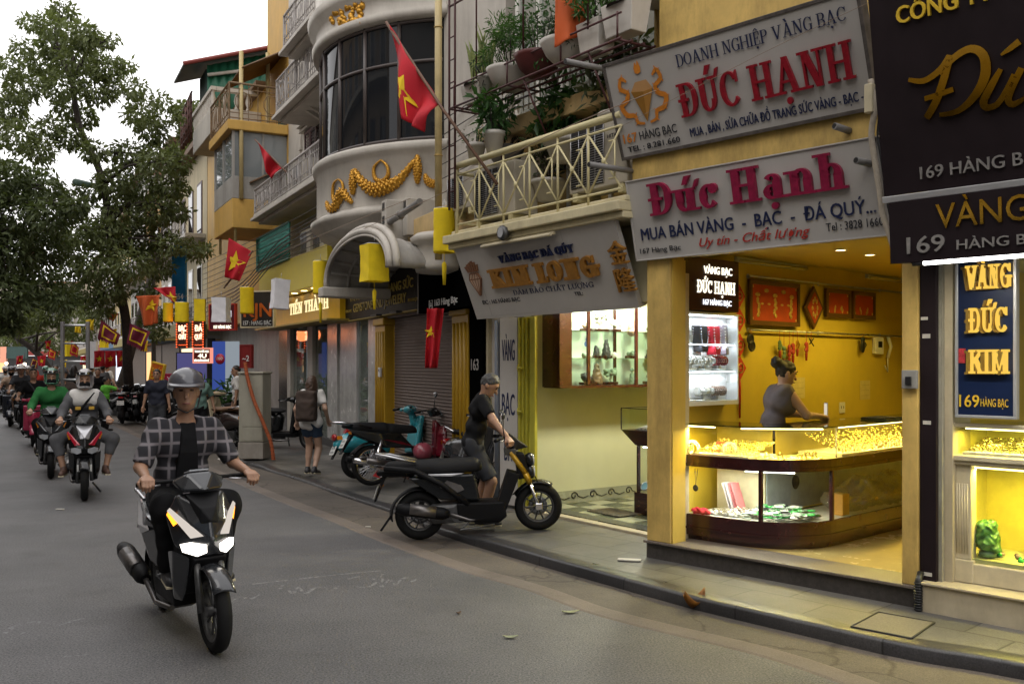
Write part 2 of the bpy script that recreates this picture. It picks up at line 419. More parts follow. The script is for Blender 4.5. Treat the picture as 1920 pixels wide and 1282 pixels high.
# a drawn slab-serif alphabet for the serif signs: thick stems (T), thin strokes (t), cap height 1
def _glyph(ch, T, t):
    L = []; W = .8
    S = lambda x, y: L.append(('q', [(x-.75*T-.06, y), (x+.75*T+.06, y), (x+.75*T+.06, y+t), (x-.75*T-.06, y+t)]))
    V = lambda x, a=0., b=1.: L.append(('q', [(x-T/2, a), (x+T/2, a), (x+T/2, b), (x-T/2, b)]))
    Hh = lambda y, a, b, th=None: L.append(('q', [(a, y-(th or t)/2), (b, y-(th or t)/2), (b, y+(th or t)/2), (a, y+(th or t)/2)]))
    def D(x0, y0, x1, y1, th): L.append(('q', [(x0-th/2, y0), (x0+th/2, y0), (x1+th/2, y1), (x1-th/2, y1)]))
    def A(cx, cy, rx, ry, a0, a1, n=14):
        o = []; i = []
        for k in range(n+1):
            a = R(a0+(a1-a0)*k/n); th = t+(T-t)*abs(math.cos(a))**1.5
            o.append((cx+rx*math.cos(a), cy+ry*math.sin(a))); i.append((cx+(rx-th)*math.cos(a), cy+(ry-th*min(1, ry/rx))*math.sin(a)))
        for k in range(n): L.append(('q', [o[k], o[k+1], i[k+1], i[k]]))
    l = T/2+.1
    if ch in 'IĐDBPREFLHNMKTUVYAQOCG' and ch in 'DĐBPREFLHIKNMU':
        V(l); 
        if ch != 'U': S(l, 0)
        S(l, 1-t)
    if ch == 'I': W = T+.2
    elif ch in 'DĐ':
        W = .86; Hh(1-t/2, l, .45); Hh(t/2, l, .45); A(.42, .5, .42, .5, -90, 90)
        if ch == 'Đ': Hh(.5, -.02, l+T*1.1, t*1.2)
    elif ch in 'BPR':
        W = .76; Hh(1-t/2, l, .42); Hh(.5, l, .42); A(.42, .745, .30, .255, -90, 90)
        if ch == 'B': Hh(t/2, l, .42); A(.42, .26, .34, .26, -90, 90)
        if ch == 'R': D(.74, 0, .42, .5, T); S(.74, 0); W = .88
    elif ch in 'EFL':
        W = .68
        if ch != 'L': Hh(1-t/2, l, .64); Hh(.52, l, .5); V_ = L.append(('q', [(.60, .72), (.64, .72), (.64, 1), (.58, 1)])); L.append(('q', [(.46, .4), (.5, .4), (.5, .64), (.46, .64)]))
        if ch != 'F': Hh(t/2, l, .64); L.append(('q', [(.60, 0), (.66, 0), (.66, .3), (.62, .3)]))
    elif ch == 'H': W = .96; x = W-l; V(x); S(x, 0); S(x, 1-t); Hh(.5, l, x)
    elif ch == 'N':
        W = .96; L.pop(0); x = W-l; th = max(t, T*.42)
        L.insert(0, ('q', [(l-th/2, 0), (l+th/2, 0), (l+th/2, 1), (l-th/2, 1)])); L.append(('q', [(x-th/2, 0), (x+th/2, 0), (x+th/2, 1), (x-th/2, 1)])); S(x, 1-t); D(x-T*.3, 0, l+T*.2, 1, T*1.15)
    elif ch == 'M':
        W = 1.1; x = W-l; V(x); S(x, 0); S(x, 1-t); D(W/2, .12, l, 1, T*.55); D(W/2, .12, x, 1, t)
    elif ch == 'K': W = .9; D(l, .38, .8, 1, t*1.5); D(.8, 0, .4, .6, T*1.1); S(.8, 0); S(.76, 1-t)
    elif ch == 'T': W = .82; V(.41); S(.41, 0); Hh(1-t/2, .03, .79); L.append(('q', [(.03, .68), (.07, .68), (.1, 1), (.03, 1)])); L.append(('q', [(.75, .68), (.79, .68), (.79, 1), (.72, 1)]))
    elif ch == 'U':
        W = .92; L.clear(); x = W-l; V(l, .33); S(l, 1-t); th = max(t, T*.5); L.append(('q', [(x-th/2, .33), (x+th/2, .33), (x+th/2, 1), (x-th/2, 1)])); S(x, 1-t); A((l-T/2+x+th/2)/2, .36, (x+th/2-l+T/2)/2, .36, 180, 360)
    elif ch in 'VA':
        W = .96; D(.48, 0 if ch == 'V' else 1, .16, 1 if ch == 'V' else 0, t*1.5 if ch == 'A' else T); D(.48, 0 if ch == 'V' else 1, .8, 1 if ch == 'V' else 0, T if ch == 'A' else t*1.5)
        for x in (.16, .8): S(x, 1-t if ch == 'V' else 0)
        if ch == 'A': Hh(.33, .28, .7)
    elif ch == 'Y': W = .9; V(.45, 0, .5); S(.45, 0); D(.45, .45, .14, 1, T); D(.45, .45, .76, 1, t*1.5); S(.14, 1-t); S(.76, 1-t)
    elif ch in 'OQ':
        W = .9; A(.45, .5, .43, .5, 0, 360, 28)
        if ch == 'Q': D(.85, -.12, .5, .25, T*.8)
    elif ch in 'CG':
        W = .84; A(.46, .5, .43, .5, 42, 318, 22); L.append(('q', [(.74, .66), (.79, .66), (.79, 1), (.74, .93)]))
        if ch == 'G': V(.72, 0.05, .46); S(.7, .42)
    elif ch == 'S':
        W = .68; A(.35, .74, .3, .26, 20, 270, 16); A(.33, .26, .32, .27, -160, 90, 16)
    elif ch == 'h': W = .82; V(l, 0, 1.0); S(l, 0); S(l-.05, 1-t); A(.42, .4, .3, .32, 0, 180); V(.72-T/2, 0, .42); S(.7-T/2+.02, 0)
    elif ch == 'n': W = .82; V(l, 0, .68); S(l, 0); S(l-.06, .68-t); A(.42, .4, .3, .32, 0, 180); V(.72-T/2, 0, .42); S(.7-T/2+.02, 0)
    elif ch == 'u': W = .84; V(l, .28, .68); S(l-.05, .68-t); A(.4, .3, .3, .31, 180, 360); V(.72-T/2, 0, .68); S(.72-T/2+.08, 0); S(.72-T/2-.06, .68-t)
    elif ch == 'c': W = .62; A(.36, .35, .32, .36, 50, 315, 18); L.append(('e', (.52, .56, T*.62)))
    elif ch == 'a': W = .76; V(.62-T/2, 0, .5); A(.36, .48, .26, .22, 0, 150); A(.33, .2, .26, .21, 0, 360, 18); S(.66, 0)
    elif ch == '-': W = .5; Hh(.4, .08, .42, T*.6)
    elif ch == ' ': W = .34
    elif ch == '.': W = .3; L.append(('e', (.15, .08, .09)))
    return W, L
def slab_mesh(s, T, t, depth, lift, width, H, style, shear=0.0):
    polys = []; x = 0.0
    for ch in s:
        base, marks = ch, ''
        if ch not in 'Đđ':
            nf = unicodedata.normalize('NFD', ch); base, marks = nf[0], nf[1:]
        W, L = _glyph(base, T, t); mid = W / 2; top = 1.0 if base.isupper() or base == 'Đ' else .72
        for mk in marks:
            if mk == '\u0301': L.append(('q', [(mid-.06, top+.07), (mid+.08, top+.07), (mid+.26, top+.33), (mid+.06, top+.33)]))
            elif mk == '\u0300': L.append(('q', [(mid-.06, top+.07), (mid+.08, top+.07), (mid-.06, top+.33), (mid-.26, top+.33)]))
            elif mk == '\u0302': L += [('q', [(mid-.26, top+.07), (mid-.14, top+.07), (mid+.04, top+.27), (mid-.04, top+.27)]), ('q', [(mid+.14, top+.07), (mid+.26, top+.07), (mid+.04, top+.27), (mid-.04, top+.27)])]
            elif mk == '\u0323': L.append(('e', (mid, -.2, .1)))
            elif mk == '\u031b': L.append(('q', [(W-.1, top-.06), (W+.02, top-.02), (W+.12, top+.2), (W+.0, top+.17)]))
            elif mk == '\u0309': L.append(('e', (mid, top+.2, .1)))
            elif mk == '\u0303': L.append(('q', [(mid-.25, top+.12), (mid+.25, top+.18), (mid+.25, top+.27), (mid-.25, top+.21)]))
        for q in L: polys.append((x, q))
        x += W + .06
    tot = x - .06; kx = width / tot; mb = MB()
    for i, (ox, q) in enumerate(polys):
        dz = lift + depth * (1 + .0 * i) + .0004 * (i % 7)
        if q[0] == 'q': pts = q[1]
        else:
            cx, cy, r = q[1]; pts = [(cx + r*math.cos(k*math.pi/6), cy + r*math.sin(k*math.pi/6)) for k in range(12)]
        pp = [((ox + a) * kx + shear * b * H, b * H) for a, b in pts]
        ar = sum(pp[k][0]*pp[(k+1) % len(pp)][1] - pp[(k+1) % len(pp)][0]*pp[k][1] for k in range(len(pp)))
        if ar < 0: pp = pp[::-1]
        mb.prism(pp, lift, dz)
    me = bpy.data.meshes.new('lettering'); me.from_pydata(mb.v, [], mb.f); return me
# ------------------------------------------------------------------ ground
def ground_mat(name, col, scale, amt, bump, patch=.25, rough=.75, brick=None, rot=0.0, cracks=0.0):
    m = bpy.data.materials.new(name); m.use_nodes = True; nt = m.node_tree; b = nt.nodes['Principled BSDF']
    g = nt.nodes.new('ShaderNodeNewGeometry')
    def noise(s, d=6, ro=.6):
        n = nt.nodes.new('ShaderNodeTexNoise'); n.inputs['Scale'].default_value = s; n.inputs['Detail'].default_value = d; n.inputs['Roughness'].default_value = ro
        nt.links.new(g.outputs['Position'], n.inputs['Vector']); return n.outputs['Fac']
    def ramp(f, a, b_, c0, c1):
        r = nt.nodes.new('ShaderNodeValToRGB'); e = r.color_ramp.elements; e[0].position = a; e[1].position = b_
        e[0].color = (*c0, 1); e[1].color = (*c1, 1); nt.links.new(f, r.inputs['Fac']); return r.outputs['Color']
    def mix(f, a, b_, mode='MIX'):
        x = nt.nodes.new('ShaderNodeMix'); x.data_type = 'RGBA'; x.blend_type = mode
        if isinstance(f, float): x.inputs[0].default_value = f
        else: nt.links.new(f, x.inputs[0])
        for i, q in ((6, a), (7, b_)):
            if isinstance(q, tuple): x.inputs[i].default_value = (*q, 1)
            else: nt.links.new(q, x.inputs[i])
        return x.outputs[2]
    k = lambda f: tuple(min(1, c * f) for c in col)
    stain = ramp(noise(1.9, 4, .5), .60, .74, (1,1,1), (.62,.60,.57)); fine = ramp(noise(scale, 3, .7), .3, .7, k(1 - amt), k(1 + amt))
    big = ramp(noise(.55, 8, .62), .36, .66, (1 - patch,)*3, (1 + patch, 1 + patch*.9, 1 + patch*.8))
    c = mix(1.0, fine, big, 'MULTIPLY'); c = mix(.45, c, stain, 'MULTIPLY')
    grit = ramp(noise(55, 2, .5), .70, .78, (1,1,1), (2.1,2.05,2.0)); c = mix(.35 if not brick else .0, c, grit, 'MULTIPLY'); spots = ramp(noise(7, 8, .8), .58, .72, (1,1,1), (.42,.40,.37)); c = mix(.85, c, spots, 'MULTIPLY')
    h = noise(scale * 1.3, 3, .6)
    if brick:
        mp = nt.nodes.new('ShaderNodeMapping'); mp.inputs['Rotation'].default_value = (0, 0, rot)
        nt.links.new(g.outputs['Position'], mp.inputs['Vector'])
        bt = nt.nodes.new('ShaderNodeTexBrick'); bt.inputs['Scale'].default_value = 1; bt.inputs['Brick Width'].default_value = brick[0]; bt.inputs['Row Height'].default_value = brick[1]
        bt.inputs['Mortar Size'].default_value = brick[2]; bt.inputs['Color1'].default_value = (.75,.75,.76,1); bt.inputs['Color2'].default_value = (1.25,1.22,1.15,1); bt.inputs['Mortar'].default_value = (.28,.26,.24,1)
        bt.inputs['Mortar Smooth'].default_value = .3
        dm = nt.nodes.new('ShaderNodeVectorMath'); dm.operation = 'MULTIPLY_ADD'
        nz = nt.nodes.new('ShaderNodeTexNoise'); nz.inputs['Scale'].default_value = 1.1; nz.inputs['Detail'].default_value = 3
        nt.links.new(g.outputs['Position'], nz.inputs['Vector']); nt.links.new(nz.outputs['Color'], dm.inputs[0]); dm.inputs[1].default_value = (.06,.06,0); nt.links.new(mp.outputs['Vector'], dm.inputs[2])
        nt.links.new(dm.outputs[0], bt.inputs['Vector']); c = mix(.9, c, bt.outputs['Color'], 'MULTIPLY')
    if cracks:
        v = nt.nodes.new('ShaderNodeTexVoronoi'); v.feature = 'DISTANCE_TO_EDGE'; v.inputs['Scale'].default_value = .8
        dn = nt.nodes.new('ShaderNodeVectorMath'); dn.operation = 'MULTIPLY_ADD'; nz = nt.nodes.new('ShaderNodeTexNoise'); nz.inputs['Scale'].default_value = 3; nz.inputs['Detail'].default_value = 8
        nt.links.new(g.outputs['Position'], nz.inputs['Vector']); nt.links.new(nz.outputs['Color'], dn.inputs[0]); dn.inputs[1].default_value = (.5,.5,0); nt.links.new(g.outputs['Position'], dn.inputs[2]); nt.links.new(dn.outputs[0], v.inputs['Vector'])
        cr = ramp(v.outputs['Distance'], .0, .016, (.3,.28,.26), (1,1,1)); c = mix(cracks, c, cr, 'MULTIPLY')
    nt.links.new(c, b.inputs['Base Color'])
    rr = nt.nodes.new('ShaderNodeMapRange'); rr.inputs['To Min'].default_value = rough - .18; rr.inputs['To Max'].default_value = rough + .12
    nt.links.new(noise(1.7, 6, .6), rr.inputs['Value']); nt.links.new(rr.outputs[0], b.inputs['Roughness'])
    bp = nt.nodes.new('ShaderNodeBump'); bp.inputs['Strength'].default_value = bump; bp.inputs['Distance'].default_value = .006
    nt.links.new(h, bp.inputs['Height']); nt.links.new(bp.outputs['Normal'], b.inputs['Normal'])
    return m
M_ASPH = ground_mat('asphalt', (.098,.097,.098), 75, .95, .8, .2, .62)
M_GUT = ground_mat('gutter_concrete', (.098,.083,.068), 120, .4, .5, .3, .8, cracks=.75)
M_STRIP = ground_mat('edge_concrete', (.15,.125,.105), 120, .3, .4, .25, .8)
M_PAVE = ground_mat('paving_stone', (.105,.104,.10), 90, .35, .4, .5, .5, brick=(.62, .42, .009), rot=R(47))
M_KERB = ground_mat('kerb_stone', (.045,.045,.048), 90, .4, .35, .45, .34, brick=(1.1, 9, .008), rot=R(47))
def sheet(name, rows, m, kind='structure', z=None):
    mb = MB(); n = len(rows)
    for i in range(n - 1): mb.add([rows[i][0], rows[i][1], rows[i+1][1], rows[i+1][0]], [(0, 1, 2, 3)])
    o = mb.build(name, m); o['kind'] = kind; return o
mb = MB(); mb.add([(-400,-60,0),(400,-60,0),(400,600,0),(-400,600,0)], [(0,1,2,3)]); o = mb.build('road', M_ASPH); o['kind'] = 'structure'
def smooth_line(pts, n=6):      # Catmull-Rom
    out = []
    for i in range(len(pts) - 1):
        p0, p1, p2, p3 = pts[max(i-1, 0)], pts[i], pts[i+1], pts[min(i+2, len(pts)-1)]
        for k in range(n):
            t = k / n; out.append(.5*((2*p1)+(p2-p0)*t+(2*p0-5*p1+4*p2-p3)*t*t+(3*p1-p0-3*p2+p3)*t**3))
    out.append(pts[-1]); return out
UFAR = Vector((-.48, .877, 0))
K = [gnd(*p) for p in ((1985,1290),(1700,1237),(1523,1196),(1325,1149),(1233,1124),(1141,1098),(985,1053),(829,1004),(751,968),(638,930),(560,901),(450,867))]
K = [K[0] + Vector((1.2, -1.5, 0))] + K + [K[-1] + UFAR * d for d in (6, 14, 30, 60, 130)]
K = smooth_line(K)
A1 = [gnd(*p) for p in ((1985,1400),(1700,1300),(1467,1222),(1240,1168),(1127,1138),(1020,1100),(886,1062),(744,1012),(650,975),(560,942),(460,902),(405,880))]
A1 = [A1[0] + Vector((1.2, -1.5, 0))] + A1 + [A1[-1] + UFAR * d for d in (6, 14, 30, 60, 130)]
A1 = smooth_line(A1)
def offs(L, d):
    out = []
    for i, p in enumerate(L):
        t = (L[min(i+1, len(L)-1)] - L[max(i-1, 0)]).normalized(); out.append(p + Vector((t.y, -t.x, 0)) * d)
    return out
# K[i] runs from near to far; its inner (building) side is to the right of the travel direction
zz = lambda L, z: [Vector((p.x, p.y, z)) for p in L]
sheet('gutter', list(zip(zz(A1, .004), zz(offs(K, .02), .004))), M_GUT)
mb = MB(); vs = []; OS = [offs(A1, d) for d in (-.185, -.16, -.01, .01)]
for i in range(len(A1)): vs += [(OS[j][i].x, OS[j][i].y, z) for j, z in enumerate((.0003, .006, .006, .0043))]
mb.add(vs, [(i*4+j, i*4+j+1, i*4+j+5, i*4+j+4) for i in range(len(A1)-1) for j in range(3)]); o = mb.build('road_edge_strip', M_STRIP); o['kind'] = 'structure'
KH = [.10 if i < 44 else max(.045, .10 - (i - 44) * .006) if i < 70 else .07 for i in range(len(K))]
mb = MB()
prof = [(0, 0), (.0, .75), (.012, .93), (.035, 1.0), (.17, 1.0)]
vs = []; N = len(prof); OF = [offs(K, d) for d, _ in prof]
for i in range(len(K)):
    for j, (d, h) in enumerate(prof): q = OF[j][i]; vs.append((q.x, q.y, max(.002, KH[i] * h)))
mb.add(vs, [(i*N+j, i*N+j+1, (i+1)*N+j+1, (i+1)*N+j) for i in range(len(K)-1) for j in range(N-1)], True)
o = mb.build('kerb', M_KERB); o['kind'] = 'structure'
O1 = offs(K, .17); O2 = offs(K, 1.2); O3 = offs(K, 14)
mb = MB(); vs = []
for i in range(len(K)): vs += [(O1[i].x, O1[i].y, KH[i] - .002), (O2[i].x, O2[i].y, .1), (O3[i].x, O3[i].y, .1)]
mb.add(vs, [(i*3+j, i*3+j+1, i*3+j+4, i*3+j+3) for i in range(len(K)-1) for j in (0, 1)])
o = mb.build('pavement', M_PAVE); o['kind'] = 'structure'
# far pavement on the left of the street
mb = MB(); L0 = Vector((-9.5, 10, 0)); Lf = L0 + UFAR * 130; side = Vector((-.877, -.48, 0))
L0 = L0 - UFAR * 16
mb.add([tuple(L0), tuple(Lf), tuple(Lf + side*14), tuple(L0 + side*14)] + [tuple(p + Vector((0,0,.11))) for p in (L0, Lf, Lf + side*14, L0 + side*14)], [(4,5,6,7), (0,1,5,4)])
o = mb.build('far_pavement', M_PAVE); o['kind'] = 'structure'
# manhole cover frame in the pavement, litter, leaves, chalk
M_DARKIRON = mat('dark_iron', (.03,.028,.026), .6)
mh = [gnd(x, y, .104) for x, y in ((1596,1174),(1647,1147),(1752,1166),(1709,1196))]
mb = MB(); 
for i in range(4): mb.tube([mh[i], mh[(i+1) % 4]], .007, 5)
ob = mb.build('seam', M_DARKIRON); cover = MB(); cover.add([tuple(p) for p in mh], [(0,1,2,3)])
mo = cover.build('access_cover', ground_mat('cover_concrete', (.15,.135,.105), 120, .3, .4, .2, .7)); ob.parent = mo
tag(mo, 'square stone access cover with dark seams set in the pavement', 'cover')
def leaf(px, py, L, W, rz, col, name, label, z=.01, curl=.02):
    p = gnd(px, py, z); mb = MB()
    def fn(u, v):
        w = W * math.sin(math.pi * min(.98, u * .94 + .05)) ** .8 * (v - .5); return (L*(u-.5), w, curl*(4*(u-.5)**2) + abs(v-.5)*curl*1.2 + .002)
    mb.grid(fn, 8, 4); o = mb.build(name, mat('leaf_' + col, col, .55, var=.3, vs=40), solid=.0015); o.location = p; o.rotation_euler = (0, 0, rz); tag(o, label, 'leaf')
leaf(1302, 1140, .20, .12, .5, '8a5a1e', 'fallen_leaf', 'big curled brown leaf lying against the kerb', .01, .09)
leaf(1070, 1148, .13, .05, .2, '868a68', 'fallen_leaf', 'pale green leaf on the asphalt below the edge strip', .004, .01)
leaf(957, 1195, .10, .045, .1, '8b9070', 'fallen_leaf', 'small pale green leaf alone on the grey asphalt', .004, .01)
leaf(860, 1150, .05, .03, .9, '5a4026', 'fallen_leaf', 'tiny dry brown leaf lying on the open road', .004, .01)
M_CHALK = mat('chalk', (.19,.19,.19), .8, var=.6, vs=45)
def chalk(name, label, strokes, w=.028):
    mb = MB(); q = 0
    for st in strokes:
        P = smooth_line([gnd(x, y, .0012) for x, y in st], 5)
        for a, b in zip(P, P[1:]):
            if rnd.random() < .3: continue
            d = (b - a); d.normalize(); n = Vector((d.y, -d.x, 0)) * w * rnd.uniform(.2, .6); z = Vector((0, 0, .0001 * (q % 5))); q += 1
            mb.add([a + n + z, a - n + z, b - n + z, b + n + z], [(0, 1, 2, 3)])
    tag(mb.build(name, M_CHALK, recalc=False), label, 'chalk marks')
chalk('chalk_writing', 'faded white chalk handwriting across the asphalt right of the moving scooter',
      [[(433,1128),(450,1118),(470,1122),(490,1112)],[(524,1105),(532,1096),(548,1112),(560,1100),(572,1112),(590,1102),(606,1100),(620,1106),(636,1098)],
       [(652,1085),(680,1080),(706,1088),(690,1100),(664,1098),(655,1092)],[(704,1096),(718,1076),(716,1100),(730,1086),(742,1096),(752,1086),(764,1082),(770,1090),(783,1084)],[(440,1098),(540,1087),(640,1076),(752,1066)]])
chalk('chalk_streaks', 'faint white chalk streaks on the road at the lower left', [[(5,1190),(30,1172),(75,1165),(40,1188)],[(110,1172),(150,1160),(190,1157)],[(120,1230),(150,1228),(165,1226)]], .035)
M_PAPER = mat('paper', (.55,.52,.46), .8)
for px, py, w, lab in ((93,862,.12,'scrap of pale paper on the road under the dark scooter'),(113,955,.1,'thin pale scrap lying on the road left of the oncoming scooter'),(1180,1050,.2,'flat pale stick of wood lying by the stone step'),(690,988,.06,'crumb of white paper in the gutter by the broken paving')):
    mb = MB(); mb.rbox(-w/2, w/2, -w*.18, w*.18, 0, .012, .003); o = mb.build('litter', M_PAPER); o.location = gnd(px, py, .105 if px > 1100 else .004); o.rotation_euler = (0, 0, rnd.uniform(-.6, .2)); tag(o, lab, 'litter')
# ------------------------------------------------------------------ number 167: the open gold shop
M_CREAM = mat('cream_paint', (.62,.42,.12), .6, dirt=.75, vs=3.4, var=.16)
M_YEL = mat('yellow_paint', (.62,.43,.09), .5, dirt=.25, vs=3, var=.08)
M_YELIN = mat('yellow_interior', (.62,.46,.05), .6, var=.08, vs=2)
M_CEIL = mat('shop_ceiling', (.70,.52,.12), .6, var=.05)
M_GRAN = mat('granite_step', (.17,.14,.115), .45, var=.35, vs=90, dirt=.5)
M_GRAND = mat('granite_riser', (.06,.052,.046), .6, var=.3, vs=30, dirt=.5)
M_FLOORY = mat('yellow_floor_tile', (.55,.42,.16), .25, var=.06)
M_WOOD = mat('dark_red_wood', (.036,.006,.006), .25, var=.3, vs=9, coat=.4)
M_BLACK = mat('black_plastic', (.012,.012,.013), .4, var=0)
M_WHITE = mat('white_enamel', (.75,.74,.72), .4, var=.04)
M_STEEL = mat('steel', (.5,.5,.52), .3, .9, var=.1)
M_CHROME = mat('chrome', (.75,.75,.77), .12, 1.0, var=0)
M_GLASS = glass('clear_glass', (.95,.98,.96), .0)
M_GLASST = glass('counter_top_glass', (.72,.82,.74), .12)
M_WARM = glow('warm_lamp', (1,.78,.36), 9)
M_COOL = glow('cool_led', (.82,.88,1), 9)
M_GOLD = mat('gold', (.85,.48,.08), .25, .9, var=.2, vs=40)
WARM = (1, .75, .17)
def B(parent, name, m, boxes, bev=0.0, **tags):
    mb = MB()
    for s0, s1, d0, d1, z0, z1 in boxes:
        if bev: mb.rbox(min(s0,s1), max(s0,s1), min(-d0,-d1), max(-d0,-d1), z0, z1, bev)
        else: mb.box(s0, s1, -d0, -d1, z0, z1)
    return mb.build(name, m, parent, **tags)
sh = fthing(F167, 'shophouse', 'narrow yellow gold shop with open front beneath two white signs', 'shop building')
B(sh, 'step', M_GRAND, [(-.02, 2.40, -.02, -.6, .06, .232)])
B(sh, 'step_slab', M_GRAN, [(-.035, 2.41, .012, -.36, .232, .256)], .006)
B(sh, 'floor', M_FLOORY, [(0, 2.42, -.361, -5.5, .1, .255)])
col_ = B(sh, 'column', M_CREAM, [(0, .255, 0, -.2, .257, 2.73)], .006)
B(sh, 'column', M_CREAM, [(2.285, 2.40, -.01, -.22, .257, 2.73)], .006)
B(sh, 'column_edge', M_YEL, [(.256, .266, -.02, -.2, .257, 2.70)])
B(sh, 'tiled_return', mat('pale_tile', (.55,.46,.30), .3, var=.12, vs=12), [(.0, .2, -.201, -.34, .257, 2.6)])
B(sh, 'wall', M_YELIN, [(-.1, .0, -.2, -5.6, .1, 2.95)], label='yellow side wall hung with red pictures')
B(sh, 'wall', M_YELIN, [(-.1, 2.5, -5.5, -5.6, .1, 2.95)], label='yellow back wall of the shop')
B(sh, 'wall', M_YELIN, [(2.41, 2.5, -.23, -5.6, .1, 2.95)], label='yellow right wall of the shop')
B(sh, 'ceiling', M_CEIL, [(.001, 2.409, -.31, -5.49, 2.85, 2.95)])
B(sh, 'header_beam', M_YEL, [(-.03, 2.43, .0, -.3, 2.735, 3.05)], .01)
B(sh, 'beam', M_CREAM, [(-.12, 2.45, .06, -.3, 3.40, 3.62)], .01)
B(sh, 'upper_wall', M_CREAM, [(.1, 2.45, -.05, -.3, 3.62, 7.5), (-.1, 2.45, -.06, -.3, 3.05, 3.4)])
B(sh, 'roof', M_CREAM, [(-.1, 2.5, -.06, -5.6, 7.5, 7.6)])
B(sh, 'wall', M_CREAM, [(-.12, -.1, -.25, -5.6, 2.0, 7.5), (2.45, 2.5, -.25, -5.6, 2.95, 7.5)], label='outer side wall')
for d in (-1.63, -2.19, -2.79, -3.4):
    mb = MB(); mb.lathe([(0, .002), (.048, .002)], 20, (.95, -d, 2.843)); o = mb.build('downlight', M_WARM, sh)
    r = MB(); r.torus((.95, -d, 2.846), .052, .006); r.build('rim', M_WHITE, o)
    lamp('downlight_lamp', (.95, -d, 2.80), WARM, 30, o, .05, 'SPOT', (0, 0, 0), spread=150)
# tube lights on the side wall
for d0, d1, on in ((-1.33, -2.62, 0), (-3.95, -5.2, 0)):
    t = fthing(F167, 'tube_light', 'unlit tube lamp above the large red picture' if d0 > -2 else 'unlit tube lamp deeper in the yellow shop', 'tube lamp', .0, 0, 0)
    B(t, 'fitting', M_WHITE, [(.001, .035, d0, d1, 2.79, 2.84)])
    mb = MB(); mb.tube([(.05, -d0 + .03, 2.80), (.05, -d1 - .03, 2.80)], .014, 10); mb.build('tube', mat('unlit_tube', (.7,.62,.35), .2, var=0), t)
# rails with hanging pictures
def rail(z, lab):
    t = fthing(F167, 'hanging_rail', lab, 'rail'); mb = MB(); mb.tube([(.05, 1.52, z), (.05, 5.45, z - .005)], .011, 8); mb.build('bar', M_STEEL, t)
    for d in (1.56, 2.9, 4.3):
        b = MB(); b.tube([(.0, d, z), (.05, d, z)], .009, 6); b.tube([(.001, d, z), (.008, d, z)], .025, 10); b.build('bracket', M_STEEL, t)
rail(2.665, 'upper steel rail carrying the red framed pictures'); rail(2.135, 'lower steel rail hung with charms and tassels')
M_FRAME = mat('brown_frame', (.11,.055,.012), .4, var=.2, vs=20); M_REDPIC = mat('red_silk', (.42,.05,.008), .6, var=.15, vs=8); M_PICGOLD = mat('picture_gold', (.6,.42,.1), .4, .3, var=.3, vs=60)
def picture(px0, py0, px1, py1, lab, seed, diamond=False):
    (d0, za), (d1, zb) = F167.ons(.03, px0, py0), F167.ons(.03, px1, py1)
    W = abs(d1 - d0); H = za - zb; rg = random.Random(seed)
    t = fthing(F167, 'framed_picture', lab, 'picture', .022, (d0 + d1) / 2, (za + zb) / 2)
    fr = MB(); pn = MB(); g = MB(); w = .045
    if diamond:
        fr.prism([(-W/2, 0), (0, -H/2), (W/2, 0), (0, H/2)], .0, .03, 'x'); pn.prism([(-W/2+w, 0), (0, -H/2+w*1.3), (W/2-w, 0), (0, H/2-w*1.3)], .03, .034, 'x')
        for k in range(8): a = k*.8; g.sphere((.036, .05*math.cos(a), .09*math.sin(a)), (.003, .02, .03), 6, 4)
    else:
        fr.box(0, .03, -W/2, W/2, -H/2, -H/2+w); fr.box(0, .03, -W/2, W/2, H/2-w, H/2); fr.box(0, .03, -W/2, -W/2+w, -H/2+w, H/2-w); fr.box(0, .03, W/2-w, W/2, -H/2+w, H/2-w)
        pn.box(.004, .018, -W/2+w, W/2-w, -H/2+w, H/2-w)
        big = W > .6
        for i in range(3 if big else 2):
            y = -W*.32 + i*W*(.32 if big else .5)*(1 if big else .6) + (0 if big else W*.16)
            for k in range(7 if big else 4): g.sphere((.02, y + rg.uniform(-.02, .02), -H*.28 + k*H*(.06 if big else .05)), (.003, W*.03, .022), 6, 4)
        if big:
            for i in range(5): g.sphere((.02, -W*.34 + i*W*.17, H*(.18 + .1*(i % 2))), (.003, .05, .022), 6, 4); g.sphere((.02, -W*.25 + i*W*.13, -H*.02), (.003, .03, .012), 6, 4)
        for sy in (-1, 1):
            for sz in (-1, 1): g.box(.018, .02, sy*(W/2-w-.02)-.012, sy*(W/2-w-.02)+.012, sz*(H/2-w-.02)-.012, sz*(H/2-w-.02)+.012)
    f = fr.build('frame', M_FRAME, t); pn.build('panel', M_REDPIC, t); g.build('gold_figures', M_PICGOLD, t)
    hk = MB(); hk.tube([(.015, 0, H/2), (.03, 0, 2.665 - (za+zb)/2)], .004, 5); hk.build('hanger', M_STEEL, f)
picture(1403, 523, 1497, 613, 'large red picture with gold figures in brown frame, biggest on the rail', 3)
picture(1506, 535, 1541, 618, 'diamond shaped red picture hanging between the large and small ones', 4, True)
picture(1547, 540, 1593, 597, 'small red framed picture nearest the diamond one', 5)
picture(1597, 545, 1639, 600, 'small red framed picture at the far end of the row', 6)
